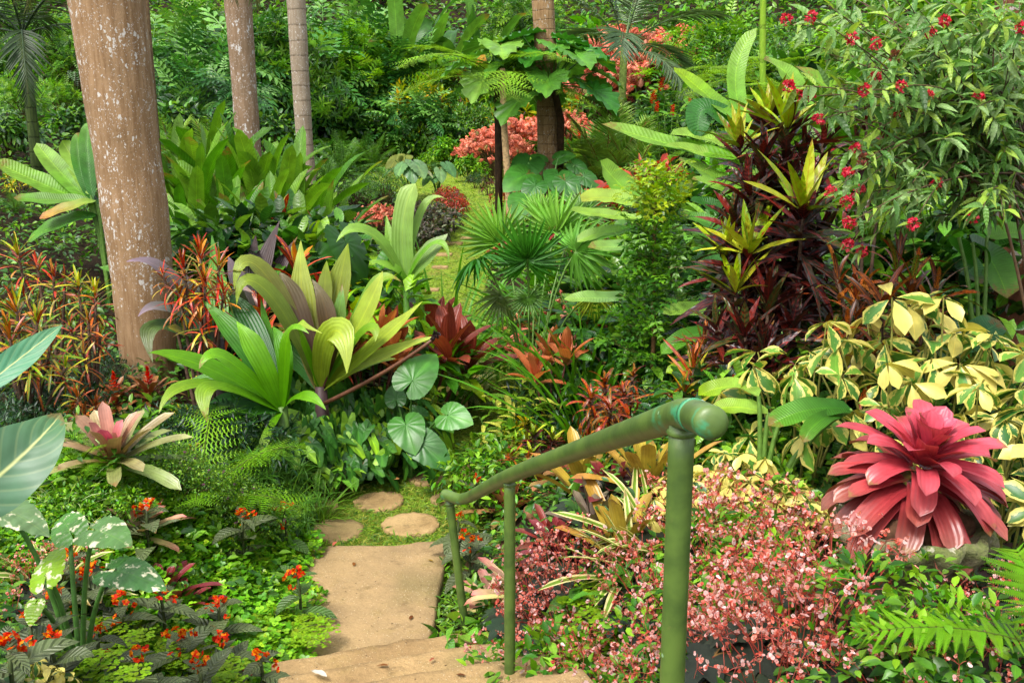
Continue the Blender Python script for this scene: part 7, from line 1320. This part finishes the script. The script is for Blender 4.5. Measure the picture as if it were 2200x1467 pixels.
PLANTS += [('lilyblade', 1560, 1220, 3.2, 'broad grassy blades just behind the nearest rail post', dict(s=.6)), ('weedy', 1600, 1300, 3.2, 'leafy weed amid the right begonia mass'), ('weedy', 1480, 1250, 3.2, 'leafy weed touching the nearest rail post'), ('weedy', 1700, 1200, 3.2, 'leafy weed under the cream bush at the bowl side'), ('weedy', 1350, 1200, 3.5, 'leafy weed under the striped dracaena'), ('lilyblade', 1590, 1190, 3.2, 'grassy blades rising through the begonias', dict(s=.55)), ('lilyblade', 1530, 1240, 3.0, 'grassy blades right of the nearest rail post', dict(s=.5)), ('lilyblade', 1400, 1220, 3.4, 'grassy blades left of the nearest rail post', dict(s=.5)), ('weedy', 1250, 1300, 3.5, 'weed with toothed leaves among the begonias'), ('weedy', 1170, 1370, 3.5, 'weed right of the middle post foot'), ('weedy', 1250, 1380, 3.3, 'round leaved weed at the bottom inside the rail'), ('weedy', 1010, 1330, 4.4, 'weed at the foot of the lowest rail post'), ('weedy', 1280, 1230, 3.6, 'tall thin weed rising from the begonias'), ('smallbush', 1200, 1400, 3.3, 'small bush beside the bottom step'),
 ('tuft_pale', 1500, 1150, 3.6, 'fine pale grass by the nearest rail post')]
PLANTS += [('scheff_yel', 1530, 985, 4, 'yellow cream bush left of the big pink bromeliad', dict(s=.72)), ('scheff_yel', 1625, 1000, 4, 'yellow cream bush touching the stone bowl', dict(s=.72)), ('scheff_yel', 1700, 1035, 4, 'yellow cream bush just left of the bowl rim', dict(s=.66)), ('scheff_yel', 1570, 1050, 4, 'yellow cream bush lowest beside the begonias', dict(s=.66)), ('scheff_yel', 1500, 1040, 4, 'yellow cream bush right behind the nearest rail post', dict(s=.6)),
 ('begonia', 70, 1175, 4, 'pale begonia sprig behind the lime alocasia leaf', dict(s=.62)), ('begonia', 155, 1160, 4, 'pale begonia sprig between the splashed leaves', dict(s=.55)), ('begonia_leafy', 5, 1270, 4, 'begonia sprig at the left edge beside the dark leaves', dict(s=.7)),
 ('scheff_yel', 425, 915, 5, 'cream leaved seedling under the arching crinum', dict(s=.35)), 
 ('cyperus', 470, 905, 5, 'umbrella sedge under the crinum', dict(s=.8)), ('cyperus', 520, 985, 5, 'umbrella sedge left of the arrow leaves', dict(s=.7)), ('cyperus', 590, 985, 5, 'umbrella sedge at the edge of the bank', dict(s=.72)), ('cyperus', 622, 1015, 5, 'umbrella sedge leaning over the path stones', dict(s=.65)), ('cyperus', 640, 1080, 5, 'umbrella sedge drooping over the landing slab corner', dict(s=.55)), ('cyperus', 555, 1025, 5, 'umbrella sedge behind the little purple flowers', dict(s=.6))]
rg = random.Random(5)
for i in range(10):
    put(('weedy', 'smallbush')[i % 2], 0, 0, 0, ('round leaved weed', 'fine leaved bush')[i % 2]+' growing up through the pink begonias', s=.9, at=(.4+.85*((i*.618+.3) % 1), 2.5+1.8*(i+.5)/10, gz(.4+.85*((i*.618+.3) % 1), 2.5+1.8*(i+.5)/10)), group='weeds among the begonias')
    x = .32+.9*((i*.618) % 1); y = 2.55+1.7*(i+.5)/10
    put('begonia', 0, 0, 0, ('pale', 'coral', 'loose', 'leggy')[i % 4]+' begonia filling the bed inside the rail', s=.8+.3*rg.random(), at=(x, y, gz(x, y)), group='pink begonias in the right bed')
PLANTS += [('scheff_yel', 40, 1392, 3.3, 'yellow leaved seedling poking up in the lower left corner', dict(f=1, s=.42))]
PLANTS += [('syng', 690, 925, 7.5, 'arrow leaved climber low in front of the lime crinum stem', dict(f=1, s=.8)), ('syng', 840, 900, 7.75, 'arrow leaved climber just left of the heart shaped leaves', dict(s=.85)), ('syng', 620, 930, 7.2, 'arrow leaved climber lowest beside the sedges', dict(f=1, s=.75)),
 ('redbush', 1040, 395, 16, 'reddish bush between the lawn and the thin dark stem', dict(b=455)), ('purplebush', 1000, 440, 15, 'purplish bush narrowing the far grass path', dict(b=500)), ('broad', 1010, 330, 20, 'leafy shrub standing on the lawn', dict(b=392)), ('smallbush', 1050, 470, 14, 'small bush on the right of the far grass path', dict(b=530))]
for row in PLANTS:
    o = row[5] if len(row) > 5 else {}
    put(row[0], row[1], row[2], row[3], row[4], **o)

# bright fern fronds in the lower right corner
def cornerfern():
    b = W(2290, 1480, 2.7); org = np.array([b[0], b[1], gz(b[0], b[1])]); r = thing('fern', 'bright green fern spreading large toothed fronds in the lower right corner', 'fern', org); lv = MB(); zc = b[2]-org[2]
    for px, py, Z in ((1885, 1365, 2.8), (2190, 1200, 2.8)):
        tp = W(px, py, Z)-org; P = W(2260, 1400, 2.72)-org; d = tp-P; az = math.atan2(d[1], d[0]); L = np.linalg.norm(d)*1.12; e = math.asin(np.clip(d[2]/np.linalg.norm(d), -1, 1))
        frond(lv, P, az, e+.35, L, .7, 22, .17, T_PINNA, (85, 62), .08, .02, c(128, 190, 50)*random.uniform(.85, 1.05), .12, rr=.004, rach=c(95, 120, 45), roll=-.5*np.sign(d[0])*0, jitc=.06, bp=1.0)
    st = MB(); tube(st, [(0, 0, -.05), (0, 0, zc*.5), P], .02, c(70, 55, 35), 7); lv.build('fronds', M['fern'], r); st.build('stem', M['bark'], r)
cornerfern()

# coconut husks and stones among the bromeliads, things lying on the steps
def blob(name, label, cat, px, py, Z, s, col, mat, asp=(1, .8, .75), group=None):
    p = hit(px, py)+np.array([0, 0, s*.35]); r = RNG.standard_normal(6); u = np.linspace(0, np.pi, 15); v = np.linspace(0, 6.283, 25); U, V = np.meshgrid(u, v, indexing='ij')
    rr = 1+.05*np.sin(3*V+r[0])*np.sin(U)+.06*np.sin(2*U*2+r[1])*np.cos(V*2+r[2])+.05*np.cos(5*V+r[3]*3)*np.sin(U)**2
    Q = np.stack([asp[0]*np.sin(U)*np.cos(V)*rr, asp[1]*np.sin(U)*np.sin(V)*rr, asp[2]*np.cos(U)*rr], -1).reshape(-1, 3)*s; mb = MB(); mb.add(Q, gridF(15, 25), np.zeros((len(Q), 2)), col)
    o = mb.build(name, M[mat]); o.location = p; o.rotation_euler = (r[4]*.4, r[5]*.4, r[0]); tag(o, label, cat, group); return o
blob('coconut_husk', 'dark coconut husk behind the greyish bromeliad', 'coconut husk', 1195, 1070, 4.9, .07, c(120, 85, 60), 'husk')
blob('coconut_husk', 'dark coconut husk under the salmon pink bromeliad', 'coconut husk', 1085, 1185, 4.7, .065, c(105, 75, 55), 'husk')
blob('coconut_husk', 'brown coconut husk right of the middle rail post', 'coconut husk', 1140, 1110, 4.9, .06, c(140, 100, 70), 'husk')
blob('rock', 'flat grey rock edging the bromeliad bed', 'rock', 1040, 1215, 4.75, .09, c(120, 105, 80), 'husk', (1.2, .8, .6))
blob('wood_log', 'short mossy log end behind the lowest rail post', 'log', 1015, 1240, 4.8, .08, c(95, 75, 50), 'bark', (.7, .7, 1.2))
def litter(label, px, py, Z, L, col, name='fallen_leaf', cat='fallen leaf', kind_='ellip', zt=None, group=None):
    p = hit(px, py, 0) if Z is None else W(px, py, Z)
    if zt is not None: t = (zt-CAMZ)/ray(px, py)[2]; p = np.array([0, 0, CAMZ])+ray(px, py)*t
    mb = MB(); blade(mb, (0, 0, 0), random.random()*6.28, .12, L, L*.4, .3, kind_, 6, 1, .25, .05, 2, .3, col); o = mb.build(name, M['petal'] if 'white' in label else M['deadleaf']); o.location = p; tag(o, label, cat, group)
litter('white petal lying on the step', 702, 1452, None, .09, c(240, 240, 228), 'petal', 'petal', 'ellip', .36)
litter('small brown dead leaf on the second step', 933, 1412, None, .035, c(150, 90, 70), zt=.345)
litter('pinkish dead leaf on the left round stone', 722, 1163, None, .06, c(190, 110, 90), zt=.03)
litter('pale dead leaf on the grass by the worn stone', 838, 1030, None, .07, c(215, 170, 110), zt=.05)
for px, py, l, cl, zt, lab in ((760, 1215, .05, c(150, 105, 60), .02, 'curled tan dead leaf on the left of the landing slab'), (880, 1330, .045, c(120, 80, 48), .02, 'brown dead leaf near the front of the landing slab'), (930, 1205, .04, c(165, 140, 60), .02, 'yellowed fallen leaf near the lowest rail post'), (835, 1428, .05, c(130, 88, 52), .34, 'brown fallen leaf in the middle of the second step'), (1000, 1450, .04, c(110, 74, 46), .5, 'brown fallen leaf on the right of the third step')):
    litter(lab, px, py, None, l, cl, zt=zt)
for i, (px, py) in enumerate([(905, 1255), (780, 1235), (740, 1270), (912, 1285), (840, 1340), (800, 1345), (775, 1375), (870, 1380), (985, 1395), (955, 1430)]):
    litter('tiny dark leaf crumb on the concrete', px, py, None, .014, c(70, 48, 34), 'leaf_crumb', 'leaf crumb', zt=.02 if py < 1365 else .18 if py < 1400 else .345, group='dark crumbs on the landing')
